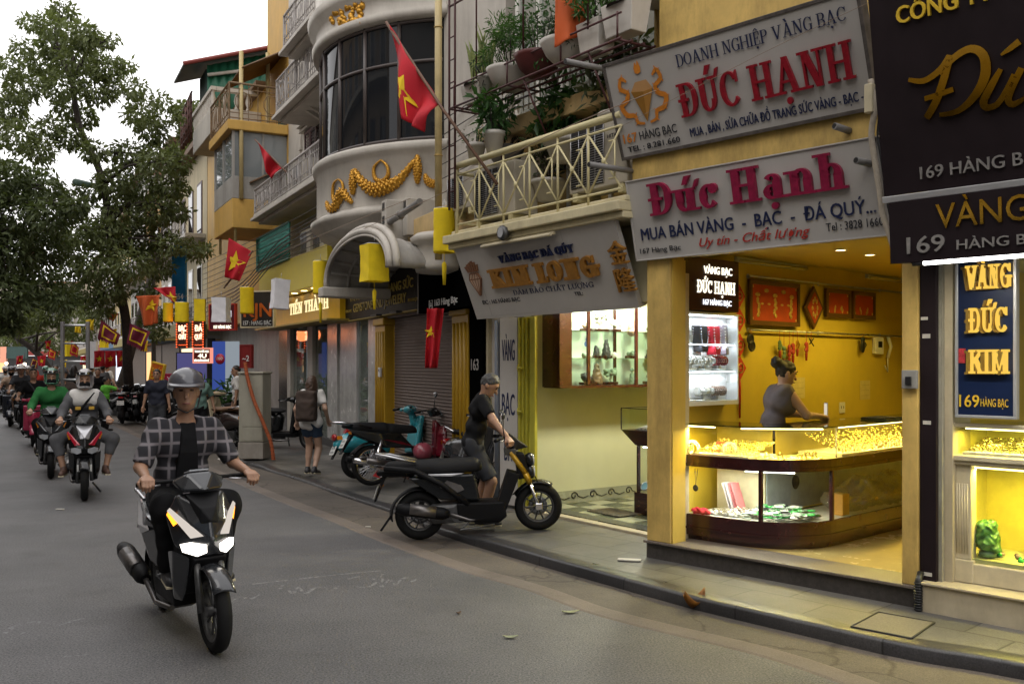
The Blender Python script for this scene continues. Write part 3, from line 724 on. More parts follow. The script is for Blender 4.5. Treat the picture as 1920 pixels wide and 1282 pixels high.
# the red diamond shaped paper charms hanging in a column by the cabinet
M_REDPAP = mat('red_paper', (.55,.04,.015), .6, var=.1)
t = fthing(F167, 'paper_charm', 'column of red diamond paper charms with a tassel beside the lit cabinet', 'charm')
for i, (py) in enumerate((555, 600, 647, 690)):
    d, z = F167.ons(.02, 1388, py); mb = MB(); mb.prism([(-d-.10, z), (-d, z-.115), (-d+.10, z), (-d, z+.115)], .006+.004*i, .010+.004*i, 'x'); o = mb.build('diamond', M_REDPAP, t)
    g = MB(); g.torus((.014+.004*i, -d, z), .045, .006, 'x', 14, 5); g.box(.012+.004*i, .016+.004*i, -d-.03, -d+.03, z-.004, z+.004); g.build('gold_print', M_PICGOLD, o)
d, z = F167.ons(.02, 1388, 745); mb = MB(); mb.tube([(.015, -d, z+.2), (.015, -d, z+.1), (.015, -d, z-.2)], [.006, .014, .009], 8); mb.build('tassel', M_REDPAP, t)
# charms on the lower rail
M_REDCORD = mat('red_cord', (.35,.03,.02), .7); M_JADE = mat('jade', (.12,.2,.1), .3, var=.4, vs=20)
for i, (px, y1, cm, lab) in enumerate(((1462,672,M_JADE,'string charm with a round grey pendant, first on the lower rail'),(1470,697,M_JADE,'long string charm with two discs and a red tassel'),(1480,690,M_REDCORD,'dark red tassel charm hanging beside the discs'),(1487,683,M_REDCORD,'red tassel charm with brown beads on the lower rail'),(1495,668,M_GOLD,'cluster of gold and red charms on the lower rail'),(1512,676,M_REDCORD,'thin single red tassel hanging alone'),(1521,650,M_BLACK,'black clip hanging from the lower rail'),(1408,656,M_BLACK,'pair of dark sunglasses at the left end of the rail'),(1618,655,M_BLACK,'black cat charm hanging near the wall phone'))):
    d, zt = F167.ons(.06, px, 622); _, zb = F167.ons(.06, px, y1); zt = 2.13; L = zt - zb
    t = fthing(F167, 'hanging_charm', lab, 'charm', .06, d, zt); mb = MB(); mb.tube([(0,0,.01), (0,0,-L*.5)], .003, 5); mb.build('cord', M_REDCORD, t)
    mb = MB()
    if px == 1408: mb.torus((0, -.01, -L*.45), .045, .012, 'x'); mb.torus((0, .015, -L*.8), .045, .012, 'x'); mb.sphere((0,-.01,-L*.45), (.005,.04,.04)); mb.sphere((0,.015,-L*.8), (.005,.04,.04))
    elif px == 1618: mb.sphere((0,0,-L*.75), (.02,.045,.08)); mb.sphere((0,0,-L*.35), (.02,.035,.04)); mb.tube([(0,.04,-L*.9),(0,.08,-L*.7),(0,.05,-L*.5)], .008, 6)
    elif px == 1521: mb.tube([(0,-.04,-L*.4),(0,.05,-L*.95)], .007, 6); mb.tube([(0,.05,-L*.4),(0,-.03,-L*.8)], .007, 6)
    else:
        for k in range(3): mb.sphere((0, (k % 2)*.01, -L*(.42+.1*k)), (.012, .03 + .012*((i+k) % 2), .028), 8, 6)
    mb.build('pendant', cm, t)
    if i < 6: mb = MB(); mb.tube([(0,0,-L*.68), (0,0,-L*.74), (0,0,-L)], [.006, .016, .010], 8); mb.build('tassel', M_REDCORD, t)
t = fthing(F167, 'wall_phone', 'white door phone with curled handset cord on the yellow wall', 'phone', .002, 0, 0)
d, z = F167.ons(.02, 1645, 648); B(t, 'base', M_WHITE, [(0, .05, d-.1, d+.1, z-.1, z+.1)], .01); mb = MB(); mb.box(.051, .054, -d-.04, -d+.05, z-.02, z+.05); mb.build('screen', M_BLACK, t)
d, z = F167.ons(.02, 1664, 650); mb = MB(); mb.tube([(.03,-d-.02,z+.14),(.06,-d,z),(.03,-d-.02,z-.13)], .02, 8); mb.build('handset', M_WHITE, t)
mb = MB(); mb.tube([(.03,-d-.02,z-.13),(.05,-d-.06,z-.3),(.03,-d-.1,z-.22)], .008, 6); mb.build('cord', M_WHITE, t)
for px, py, lab in ((1499,727,'small paper notice taped to the wall right of the shopkeeper'),(1623,731,'small paper notice taped to the wall further back')):
    d, z = F167.ons(.01, px, py); mb = MB(); mb.box(.002, .004, -d-.12, -d+.12, z-.11, z+.11); o = mb.build('notice', mat('notice_paper', (.6,.5,.2), .8), None); o.matrix_world = F167.M(); tag(o, lab, 'notice')
    P = Plane(F167.P(.005, d, z), -F167.n, (0,0,1))
    for r_ in range(3): letter(o, 'abcdefgh' if False else '— — — —', P, (-.09, .05-.06*r_, .09, .07-.06*r_), mat('ink_brown', (.2,.12,.03), .8, var=0), .001)
t = fthing(F167, 'wall_socket', 'white power socket low on the yellow wall', 'socket'); d, z = F167.ons(.02, 1581, 764); B(t, 'plate', M_WHITE, [(.001, .012, d-.06, d+.06, z-.06, z+.06)], .003); mb = MB(); mb.box(.0125, .014, -d-.03, -d-.02, z-.01, z+.02); mb.box(.0125, .014, -d+.02, -d+.03, z-.01, z+.02); mb.build('slots', M_BLACK, t)
# electric switch box on the right column
t = fthing(F167, 'switch_box', 'small grey breaker switch box on the right column', 'switch'); s, z = F167.on(.0, 1708, 711)
B(t, 'box', mat('grey_box', (.28,.27,.25), .5), [(s-.055, s+.055, 0, .03, z-.065, z+.065)], .006); B(t, 'toggle', M_BLACK, [(s-.02, s+.02, .031, .05, z-.04, z+.02)], .004)
# maroon lightbox and LED cabinet against the side wall
M_MAROON = mat('maroon_panel', (.035,.006,.008), .3, var=.05)
t = fthing(F167, 'lightbox_sign', 'maroon lightbox reading Vàng Bạc Đức Hạnh above the lit cabinet', 'sign')
B(t, 'panel', M_MAROON, [(.005, .16, -.27, -1.17, 2.285, 2.765)], .004)
P = Plane(F167.P(.163, -.27, 2.285), -F167.n, (0,0,1)); M_LITW = glow('lit_letters', (1,.93,.72), 2.2); M_LITC = glow('lit_cool_letters', (.9,.93,1), 1.8)
letter(t, 'VÀNG BẠC', P, (.34, .34, .78, .41), M_LITW, .004, .012); letter(t, 'ĐỨC HẠNH', P, (.24, .16, .83, .275), M_LITW, .004, style='slab', T=.17, t=.09); letter(t, '167 HÀNG BẠC', P, (.33, .055, .77, .105), M_LITC, .004, .02)
t = fthing(F167, 'display_cabinet', 'white LED lit glass cabinet of pearl necklaces and bracelets on the side wall', 'cabinet')
B(t, 'carcass', M_WHITE, [(.0, .02, -.27, -1.18, 1.42, 2.27), (.02, .15, -.27, -.285, 1.42, 2.27), (.02, .15, -1.165, -1.18, 1.42, 2.27), (.02, .15, -.286, -1.164, 2.25, 2.27), (.02, .15, -.286, -1.164, 1.42, 1.46)])
for z in (1.735, 1.985): B(t, 'shelf', M_GLASS, [(.021, .145, -.29, -1.16, z, z + .008)])
B(t, 'door', M_GLASS, [(.148, .151, -.285, -1.165, 1.461, 2.249)])
for z in (2.238, 1.972, 1.722):
    o = B(t, 'led_strip', M_COOL, [(.10, .125, -.3, -1.15, z, z + .008)]); lamp('led_strip_lamp', (.10, .725, z - .012), (.82,.88,1), 2.2, o, kind='AREA', sx=.02, sy=.8)
# what lies in the cabinet
M_PEARL = mat('pearl', (.8,.78,.74), .2, coat=.5, var=.05); M_VELB = mat('black_velvet', (.02,.02,.025), .9, var=0); M_VELR = mat('red_velvet', (.5,.01,.03), .8, var=.1); M_VELG = mat('grey_velvet', (.3,.28,.33), .9)
M_BEADR = mat('red_bead', (.25,.02,.02), .25, var=.5, vs=90); M_BEADM = mat('mixed_bead', (.3,.2,.15), .3, var=.7, vs=60)
def necklace(y, z, w, h, m, bust, lab):
    t = fthing(F167, 'necklace', lab, 'necklace', .06, 0, 0)
    if bust:
        b = MB(); b.hull([(-.02,y-w*.9,z),(-.02,y+w*.9,z),(.03,y-w*.5,z),(.03,y+w*.5,z),(-.03,y-w*.5,z-h*1.2),(-.03,y+w*.5,z-h*1.2),(.06,y-w*.3,z-h*1.2),(.06,y+w*.3,z-h*1.2)], .006); b.build('bust', bust, t)
    mb = MB(); n = 26
    for k in range(n + 1):
        u = k / n * 2 - 1; mb.sphere((.05, y + w*.62*math.sin(u*1.45)*(.75 if abs(u) > .6 else .8), z - h*(1 - abs(u)**2.1)*.95), .0075, 6, 4)
    mb.build('string', m, t)
necklace(.46, 2.2, .085, .24, M_PEARL, None, 'double white pearl necklace at the left of the cabinet top shelf'); necklace(.49, 2.18, .07, .2, M_PEARL, None, 'shorter pearl necklace hanging beside the double one')
necklace(.70, 2.15, .13, .2, mat('silver_chain', (.6,.6,.65), .25, .8), M_VELB, 'silver necklace on a black bust in the lit cabinet'); necklace(.90, 2.15, .12, .22, M_PEARL, M_VELR, 'pearl necklace on a bright red bust in the lit cabinet')
necklace(1.05, 2.17, .07, .24, M_PEARL, M_VELG, 'thin necklace on a tall grey bust in the lit cabinet')
def roll(y, z, n, m, lab):
    t = fthing(F167, 'bracelet_roll', lab, 'bracelet stand', .075, -y, z); mb = MB(); mb.tube([(0,-.1,.085),(0,.1,.085)], .03, 12); mb.box(-.012,.012,-.012,.012,0,.06); mb.rbox(-.04,.04,-.05,.05,-.0,.012,.004); mb.build('stand', M_WHITE, t)
    for k in range(n):
        b = MB(); c = -.085 + k*.17/max(1, n-1)
        for a in range(12): b.sphere((.038*math.cos(a*.5236), c, .085 + .038*math.sin(a*.5236)), .0105, 5, 4)
        b.build('bracelet', m, t)
roll(.52, 1.745, 4, M_PEARL, 'roll of white pearl bracelets on the middle shelf'); roll(.74, 1.745, 4, M_PEARL, 'second roll of pale bracelets on the middle shelf'); roll(.97, 1.745, 6, M_BEADR, 'roll of dark red bead bracelets on the middle shelf')
roll(.72, 1.462, 3, M_PEARL, 'roll of white bracelets on the bottom shelf'); roll(.95, 1.462, 6, M_BEADM, 'roll of brown and black bead bracelets on the bottom shelf')
def scatter(t, name, m, n, y0, y1, x0, x1, z, r, seed, flat=True, kind='ring'):
    rg = random.Random(seed); mb = MB()
    for k in range(n):
        c = (rg.uniform(x0, x1), rg.uniform(y0, y1), z + rg.uniform(0, r)); q = r*rg.uniform(.7, 1.2)
        if kind == 'ring': mb.torus((c[0], c[1], z + q*.25), q, q*.22, 'z' if flat or rg.random() < .5 else rg.choice('xy'), 12, 5)
        else: mb.sphere(c, q, 5, 4)
    o = mb.build(name, m, t, recalc=False); o['kind'] = 'stuff'; return o
st = fthing(F167, 'trinket_heap', 'loose white and gold trinkets on the cabinet floor', 'jewellery'); scatter(st, 'trinkets', M_PEARL, 40, .36, .66, .04, .13, 1.463, .02, 2); scatter(st, 'beads', M_GOLD, 30, .33, .45, .04, .12, 1.465, .018, 3, kind='b')

# ------------------------------------------------------------------ the L shaped glass counter with its rounded corner
def cpath(off=0.0):       # plan outline (s, d) of the counter front from the left end round the corner and inwards
    pts = [(.16, -.30 - off)]; 
    cx_, cd, r = .66, -.95, .62 - off
    pts.append((.50, -.315 - off))
    for k in range(13):
        a = R(90 - k*90/12); pts.append((cx_ + r*math.cos(a), cd + r*math.sin(a)))
    pts.append((1.28 - off, -3.6)); return pts
def inner(p, w=.5):
    return (min(p[0], 1.28 - w) if p[0] > .66 else p[0], p[1])
def band(mb, off, z0, z1, th=.02):       # upright strip following the counter outline
    a = cpath(off); b = cpath(off + th); n = len(a)
    vs = [(s, -d, z) for z in (z0, z1) for s, d in a] + [(s, -d, z) for z in (z0, z1) for s, d in b]
    for i in range(n - 1): pass
    fs = []
    for i in range(n - 1):
        fs += [(i, i+1, n+i+1, n+i), (2*n+i, 3*n+i, 3*n+i+1, 2*n+i+1), (i, 2*n+i, 2*n+i+1, i+1), (n+i, n+i+1, 3*n+i+1, 3*n+i)]
    fs += [(0, n, 3*n, 2*n), (n-1, 3*n-1, 4*n-1, 2*n-1)] if False else [(0, n, 3*n, 2*n), (n-1, 3*n-1, 4*n-1, 2*n-1)]
    mb.add(vs, fs)
def slab(mb, off, z0, z1, w=.52):        # horizontal L shaped board inside the outline
    a = cpath(off); n = len(a); b = []
    for i, (s, d) in enumerate(a):
        f = i / (n - 1)
        if i < 2: b.append((s, -.30 - w))
        elif i == n - 1: b.append((1.28 - w, -3.6))
        else: b.append((min(max(s, .5), 1.28 - w) if i < n-1 else s, min(-.30 - w, d) if d < -.30 - w else -.30 - w))
    vs = [(s, -d, z) for z in (z0, z1) for s, d in a] + [(s, -d, z) for z in (z0, z1) for s, d in b]; fs = []
    for i in range(n - 1):
        fs += [(i, i+1, n+i+1, n+i), (2*n+i, 3*n+i, 3*n+i+1, 2*n+i+1), (n+i, n+i+1, 3*n+i+1, 3*n+i), (i, 2*n+i, 2*n+i+1, i+1)]
    fs += [(0, n, 3*n, 2*n), (n-1, 3*n-1, 4*n-1, 2*n-1)]
    mb.add(vs, fs)
M_WHITEV0 = mat('case_cream', (.30,.23,.05), .45, var=.06)
ct = fthing(F167, 'glass_counter', 'L shaped jewellery counter of dark red wood and glass with rounded corner', 'counter')
mb = MB(); band(mb, .03, .257, .30); band(mb, 0, .30, .48, .03); mb.build('base', M_WOOD, ct)
mb = MB(); band(mb, -.012, .355, .372, .01); mb.build('base_moulding', M_WOOD, ct)
mb = MB(); band(mb, 0, .90, 1.0, .03); band(mb, -.008, .905, .93, .007); mb.build('rail_band', M_WOOD, ct)
mb = MB(); slab(mb, .035, .44, .475); mb.build('lower_shelf', mat('shelf_white', (.62,.6,.5), .5), ct)
mb = MB(); slab(mb, .035, .955, .99); mb.build('upper_shelf', mat('shelf_cream', (.75,.62,.32), .5), ct)
mb = MB(); band(mb, .012, .48, .90, .005); mb.build('lower_glass', M_GLASS, ct)
mb = MB(); band(mb, .008, 1.0, 1.262, .005); mb.build('upper_glass', M_GLASS, ct)
mb = MB(); slab(mb, -.015, 1.263, 1.275); mb.build('glass_top', M_GLASST, ct)
CP = cpath(.004)
B(ct, 'upper_back', M_WHITEV0, [(.16, .74, -.82, -.83, .991, 1.255), (.755, .765, -.84, -3.5, .991, 1.255)])
for i in (0, 5, 13): s, d = CP[i]; mb = MB(); mb.rbox(s-.016, s+.016, -d, -d+.032, .48, .90, .004); mb.build('post', M_WOOD, ct)
for i in (0, 14): s, d = cpath(.006)[i]; mb = MB(); mb.box(s-.004, s+.004, -d, -d+.008, 1.001, 1.262); mb.build('post', M_STEEL, ct)
# inner back panels so that the case is not open through
B(ct, 'back_panel', mat('panel_cream', (.66,.6,.42), .6), [(.16, .66, -.82, -.835, .476, .9)]); B(ct, 'back_panel', mat('panel_grey', (.30,.33,.35), .35, var=.25, vs=4), [(.661, .675, -.84, -3.55, .476, .9)])
B(ct, 'back_panel', M_WOOD, [(.69, .70, -.85, -3.55, .257, .475), (.16, .69, -.836, -.848, .257, .475)])
o = None
for (p0, p1, z, m, w, c) in ((CP[0], CP[1], 1.25, M_WARM, 9, WARM), (CP[3], CP[12], 1.25, M_WARM, 11, WARM), ((1.22,-1.1), (1.22,-3.4), 1.25, M_WARM, 24, WARM)):
    mb = MB(); off = .03; a = Vector((p0[0]-.02, -p0[1]+.03, z)); b = Vector((p1[0]-.03, -p1[1]+.03, z)); mb.tube([a, b], .006, 6); o = mb.build('led_tube', m, ct)
    dv = b - a; lamp('led_tube_lamp', tuple((a + b)/2 - Vector((.02, -.02, .012))), c, w*1.6, o, kind='AREA', sx=dv.length*.95, sy=.03, rot=(0, 0, math.atan2(dv.y, dv.x)))
a = Vector((.72, .43, .885)); b = Vector((1.08, .62, .885)); mb = MB(); mb.tube([a, b], .008, 6); o = mb.build('led_tube', glow('case_tube', (1,.95,.8), 8), ct); dv = b - a
lamp('led_tube_lamp', tuple((a+b)/2 - Vector((0,0,.015))), (1,.93,.75), 9, o, kind='AREA', sx=.6, sy=.05, rot=(0,0,math.atan2(dv.y, dv.x)))
lamp('led_tube_lamp', (.42, .5, .86), (1,.95,.8), 4, o, kind='AREA', sx=.4, sy=.1)
# goods in the upper case: rows of gold rings, bangles, trays
M_GOLDW = mat('bright_gold', (1.0,.72,.28), .22, .85, var=.3, vs=80); M_WHITEV = mat('white_velvet', (.75,.68,.55), .8)
def goods(name, lab, cat): return fthing(F167, name, lab, cat, 0, 0, 0)
g = goods('ring_tray', 'long tray of gold rings filling the right leg of the counter', 'ring tray'); B(g, 'tray', M_WHITEV, [(.80, 1.22, -1.15, -3.4, .991, 1.02)]); 
mb = MB(); rg = random.Random(5)
for i in range(48):
    for j in range(9): mb.torus((.84 + j*.045 + rg.uniform(-.008,.008), 1.2 + i*.046 + rg.uniform(-.008,.008), 1.03 + (8-j)*.016 + rg.uniform(0,.012)), .012, .0045, rg.choice('xy'), 8, 4)
o = mb.build('gold_rings', M_GOLDW, g, recalc=False); o['kind'] = 'stuff'
g = goods('chain_tray', 'white tray of small gold pieces at the front of the counter', 'jewellery tray'); B(g, 'tray', M_WHITEV, [(.22, .80, -.36, -.78, .991, 1.015)])
mb = MB()
for i in range(11):
    for j in range(14): mb.torus((.24 + j*.042, .39 + i*.036, 1.022 + i*.008 + rg.uniform(0,.012)), .013, .0045, rg.choice('xyz'), 7, 4)
o = mb.build('gold_pieces', M_GOLDW, g, recalc=False); o['kind'] = 'stuff'
g = goods('bangle_heap', 'heap of loose bangles along the curved glass', 'bangles'); mb = MB()
for k in range(26):
    a = R(85 - k*3.1); r_ = .50 + rg.uniform(-.05,.05); mb.torus((.66 + r_*math.cos(a), .95 - r_*math.sin(a), 1.0 + rg.uniform(0,.02)), .034, .0045, rg.choice('zzzx'), 16, 5)
o = mb.build('bangles', M_GOLDW, g, recalc=False); o['kind'] = 'stuff'
for y, s, lab in ((.37, .22, 'fan of white rope bangles standing at the left end of the counter'), (.44, .56, 'fan of pale bangles standing behind the small tray')):
    g = goods('bangle_fan', lab, 'bangles')
    for k in range(5):
        mb = MB(); bm_ = .05 + .006*(k % 3)
        mb.tube([(s + .012*k*math.cos(k) + bm_*math.cos(a)*math.cos(.5*k), y + bm_*math.cos(a)*math.sin(.5*k), .998 + bm_ + bm_*math.sin(a)) for a in [q*math.pi/10 for q in range(20)]], .0045, 5, closed=True); mb.build('bangle', M_PEARL, g)
for s, lab, m in ((.33, 'red velvet box with a clasp inside the lit counter', M_VELR), (.385, 'tilted red cushion box beside the white one', mat('scarlet_box', (.6,.03,.02), .5)), (.42, 'white cushion box with a gold lid in the counter', M_WHITEV), (.50, 'second white cushion box in the counter', M_WHITEV)):
    g = goods('jewel_box', lab, 'jewel box'); mb = MB(); mb.rbox(s-.025, s+.025, .52, .57, .992, 1.045, .006); mb.build('body', m, g); mb = MB(); mb.hull([(s-.026,.575,1.05),(s+.026,.575,1.05),(s-.026,.585,1.05),(s+.026,.585,1.05),(s-.02,.60,1.10),(s+.02,.60,1.10),(s-.02,.607,1.10),(s+.02,.607,1.10)], .003); mb.build('lid', m, g)
# goods in the lower case
M_GREEN = mat('green_jade', (.03,.32,.06), .2, var=.5, vs=25); M_GREY = mat('grey_jade', (.3,.36,.3), .25, var=.3); M_PLBAG = glass('plastic_bag', (.8,.8,.76), .12, .35, .15, (.55,.5,.38))
g = goods('jade_heap', 'heap of green jade bangles in the lower case', 'bangles')
for m, n, sd in ((M_GREEN, 46, 1), (M_GREY, 70, 2), (M_BLACK, 14, 3), (M_PEARL, 40, 4)):
    mb = MB(); r2 = random.Random(sd)
    for k in range(n):
        a = R(r2.uniform(8, 85)); rr = r2.uniform(.2, .54); mb.torus((.66 + rr*math.cos(a), .95 - rr*math.sin(a), .482 + r2.uniform(0, .05) + (.55-rr)*.12), .034, .007, 'z', 14, 5, .8)
    o = mb.build('bangles', m, g, recalc=False); o['kind'] = 'stuff'
g = goods('red_pouch', 'crumpled red cloth pouch in the corner of the lower case', 'pouch'); mb = MB(); SDF(.02).ell((.24,.40,.50), (.05,.04,.025)).ell((.30,.40,.50), (.05,.04,.03)).ell((.35,.39,.495), (.04,.03,.02)).into(mb, .008, .006, 70); mb.build('cloth', M_VELR, g)
for k, (y, m, lab) in enumerate(((.60, mat('pale_card', (.6,.55,.58), .7), 'pale folded card leaning inside the lower case'), (.62, mat('pink_card', (.6,.2,.22), .7), 'pink folded card leaning inside the lower case'))):
    g = goods('gift_card', lab, 'card')
    for q in range(2): mb = MB(); s = .45 + .05*k + q*.03; mb.hull([(s, y, .48),(s+.006, y, .48),(s, y+.12, .48),(s+.006, y+.12, .48),(s-.09, y, .74),(s-.084, y, .74),(s-.09, y+.12, .74),(s-.084, y+.12, .74)]); mb.build('leaf', m, g)
mb = MB(); SDF(.03).ell((.52,.5,.49), (.12,.09,.04)).ell((.62,.55,.5), (.12,.1,.05)).ell((.42,.55,.49), (.1,.06,.03)).into(mb, .01, .012, 60); g = goods('plastic_bag', 'crumpled clear plastic bag of white pieces in the lower case', 'bag'); mb.build('film', M_PLBAG, g)
scatter(g, 'pieces', M_PEARL, 40, .42, .62, .36, .66, .482, .018, 9, kind='b')
g = goods('pendant', 'dark round pendant on a long cord at the left of the lower case', 'pendant'); mb = MB(); mb.tube([(.22,.4,.87),(.235,.39,.72),(.25,.4,.87)], .003, 5); mb.build('cord', M_BLACK, g); mb = MB(); mb.sphere((.235,.387,.70), (.03,.008,.03)); mb.build('disc', M_DARKIRON, g)
g = goods('yellow_carton', 'small orange yellow carton in the right leg of the lower case', 'carton'); mb = MB(); mb.rbox(1.08, 1.2, 1.2, 1.32, .477, .66, .004); mb.build('body', mat('carton', (.6,.3,.05), .6), g); mb = MB(); mb.box(1.09, 1.19, 1.21, 1.31, .661, .664); mb.build('lid', mat('carton_lid', (.65,.4,.1), .6), g)
for y, lab in ((1.6, 'clear plastic bags of stock piled in the right leg of the case'), (2.2, 'clear bags of trinkets further along the lower case')):
    mb = MB(); SDF(.05).ell((1.02, y, .56), (.2,.25,.1)).ell((1.0, y+.3, .6), (.18,.2,.14)).ell((1.08, y+.15, .68), (.1,.14,.1)).into(mb, .014, .02, 40); g = goods('plastic_bag', lab, 'bag'); mb.build('film', M_PLBAG, g); scatter(g, 'pieces', M_GOLD, 24, y-.15, y+.4, .9, 1.18, .55, .02, int(y*10), kind='b')
g = goods('black_tray', 'flat black tray on the glass counter top by the shopkeeper', 'tray'); mb = MB(); mb.rbox(.95, 1.2, 2.0, 2.35, 1.276, 1.295, .005); mb.build('base', M_BLACK, g); mb = MB(); mb.box(.96,1.19,2.01,2.34,1.2955,1.298); mb.build('pad', M_VELB, g)
# corrugated cable hose at the foot of the right column
t = fthing(F167, 'cable_hose', 'black corrugated cable hose rising beside the stone step', 'hose', 2.43, .05, .1); mb = MB(); mb.tube([(0,0,-.0),(.0,0,.2),(.0,.04,.26)], .024, 10); mb.build('tube', M_BLACK, t)
mb = MB(); [mb.torus((0,0,.012 + k*.018), .025, .006, 'z', 12, 5) for k in range(11)]; mb.build('ribs', M_BLACK, t)
# ------------------------------------------------------------------ number 169: the shop on the right edge
M_DBROWN = mat('dark_brown_panel', (.016,.010,.012), .5, var=.15, vs=4, spec=.2)
M_TILEC = mat('cream_stone', (.50,.43,.30), .4, dirt=.3, vs=5)
M_MOULD = mat('white_moulding', (.62,.54,.36), .45, dirt=.15, vs=6)
s9 = fthing(F167, 'shophouse', 'corner gold shop with dark brown signs and lit yellow showcase at the right edge', 'shop building')
B(s9, 'pillar', M_DBROWN, [(2.405, 2.52, -.03, -.4, .30, 2.5)], .004)
B(s9, 'jamb', mat('worn_jamb', (.33,.31,.25), .6, dirt=.8, vs=9), [(2.521, 2.545, -.06, -.4, .30, 2.5)])
B(s9, 'jamb', M_TILEC, [(2.546, 2.60, -.10, -.4, .30, 2.5)])
B(s9, 'plinth', M_TILEC, [(2.44, 6, .04, -.6, .09, .285)], .006); B(s9, 'plinth_cap', M_TILEC, [(2.43, 6, .06, -.6, .286, .302)], .004)
B(s9, 'wall', M_YELIN, [(2.601, 6, -2.2, -2.3, .1, 2.9)]); B(s9, 'ceiling', M_WHITE, [(2.55, 6, -.12, -2.2, 2.52, 2.6)])
B(s9, 'upper_wall', M_DBROWN, [(2.455, 6, -.06, -.3, 2.62, 7.6)]); B(s9, 'roof', M_DBROWN, [(2.46, 6, -.3, -5, 7.5, 7.6)])
B(s9, 'floor', M_TILEC, [(2.6, 6, -.61, -2.2, .1, .29)])
for px, py, w, h, lab in ((1733, 597, .05, .022, 1), (1737, 630, .055, .03, 2), (1738, 792, .055, .026, 3), (1740, 1076, .055, .025, 4)):
    s, z = F167.on(-.03, px, py); mb = MB(); mb.box(s-w/2, s+w/2, .028, .0299, z-h/2, z+h/2); mb.build('torn_sticker', M_PAPER, s9)
sc = fthing(F167, 'showcase', 'cream showcase with lit yellow interior and gold trays at the right edge', 'showcase')
d0 = -.16
B(sc, 'base', M_MOULD, [(2.58, 5.5, d0+.012, -.7, .303, .44)], .008); B(sc, 'base_block', M_MOULD, [(2.575, 2.72, d0+.02, -.3, .304, .46)], .006)
B(sc, 'pilaster', M_MOULD, [(2.585, 2.70, d0+.005, -.25, .461, 1.11)], .004)
mb = MB(); [mb.tube([(2.607+.0175*k, -d0-.006, .50), (2.607+.0175*k, -d0-.006, .98)], .005, 6) for k in range(5)]; mb.build('fluting', M_MOULD, sc)
B(sc, 'ledge', M_MOULD, [(2.56, 5.5, d0+.03, -.7, 1.11, 1.135), (2.55, 5.5, d0+.045, -.7, 1.136, 1.175)], .008)
B(sc, 'top_rail', M_MOULD, [(2.545, 5.5, d0+.03, d0-.03, 1.365, 1.395)], .006); B(sc, 'post', M_MOULD, [(2.56, 2.585, d0+.02, d0-.02, 1.176, 1.364)], .003)
B(sc, 'upper_glass', M_GLASS, [(2.586, 5.5, d0+.003, d0-.003, 1.177, 1.364)]); B(sc, 'glass_top', M_GLASST, [(2.55, 5.5, d0-.031, -.7, 1.38, 1.392)])
B(sc, 'lower_glass', M_GLASS, [(2.705, 5.5, d0-.01, d0-.016, .463, 1.10)])
B(sc, 'case_back', mat('case_yellow', (.75,.64,.12), .5), [(2.60, 5.5, -.69, -.7, .44, 1.1), (2.59, 2.6, d0-.03, -.7, .44, 1.1), (2.59, 5.5, -.70, -.71, 1.18, 1.36), (2.59, 2.6, d0-.03, -.7, 1.18, 1.36)])
B(sc, 'case_floor', mat('case_floor', (.5,.5,.2), .5), [(2.601, 5.5, d0-.02, -.689, .441, .47)])
B(sc, 'tray', M_WHITEV, [(2.63, 5.5, d0-.03, -.6, 1.177, 1.195)])
mb = MB(); rg = random.Random(8)
for i in range(60):
    for j in range(6): mb.torus((2.66 + i*.026, .24 + j*.05, 1.205 + j*.012 + rg.uniform(0,.012)), .012, .0045, rg.choice('xyz'), 7, 4)
o = mb.build('gold_rings', M_GOLDW, sc, recalc=False); o['kind'] = 'stuff'
for z, w in ((1.355, 22), (1.09, 30)):
    mb = MB(); mb.tube([(2.64,-d0+.06,z),(4.4,-d0+.06,z)], .006, 6); o = mb.build('led_tube', glow('yellow_tube', (1,.88,.3), 7), sc); lamp('led_tube_lamp', (3.4,-d0+.07,z-.012), (1,.80,.16), w, o, kind='AREA', sx=1.5, sy=.03)
cb = fthing(F167, 'carved_cabbage', 'carved green jade cabbage ornament in the lit lower case', 'ornament', 2.76, d0-.12, .48)
S = SDF(.02); rg = random.Random(3)
for k in range(14): a = k*2.4; S.ell((.045*math.cos(a)*(1-k/22), .045*math.sin(a)*(1-k/22), .06+.012*k), (.05,.05,.035), (rg.uniform(-.5,.5), rg.uniform(-.5,.5), a))
S.build('leaves', mat('cabbage_green', (.07,.19,.04), .3, var=.4, vs=20), cb, h=.008, noise=.006, nscale=90); mb = MB(); mb.lathe([(.0,0),(.06,0),(.055,.03),(.03,.05)], 14); mb.build('stalk', M_JADE, cb)
st = fthing(F167, 'stone_trinkets', 'row of small green carved stones on the lower case floor', 'ornaments'); scatter(st, 'stones', M_GREEN, 40, .26, .45, 2.72, 4.2, .475, .018, 4, kind='b'); scatter(st, 'brown_stones', M_BEADM, 30, .3, .5, 2.8, 4.2, .475, .018, 5, kind='b')
# vertical blue sign
def framed_sign(name, label, P, W, H, face, frame, fw=.03, depth=.05, group=None):
    t = thing(name, label, 'sign', P.o, 0, group); M = P.M(0, 0); M.translation = (0, 0, 0)
    mb = MB(M); mb.box(fw, W-fw, fw, H-fw, -depth, -.006); mb.build('panel', face, t)
    mb = MB(M); mb.rbox(0, W, 0, fw, -depth-.004, .004, .003); mb.rbox(0, W, H-fw, H, -depth-.004, .004, .003); mb.rbox(0, fw, fw, H-fw, -depth-.004, .004, .003); mb.rbox(W-fw, W, fw, H-fw, -depth-.004, .004, .003); mb.build('frame', frame, t)
    return t
M_NAVY = mat('navy_panel', (.006,.016,.06), .35, var=.08); M_ALU = mat('aluminium', (.62,.62,.63), .35, .6, var=.05)
M_LETGOLD = glow('lit_gold_letters', (1,.62,.1), 1.0); M_LETSIDE = mat('letter_side', (.25,.15,.02), .5)
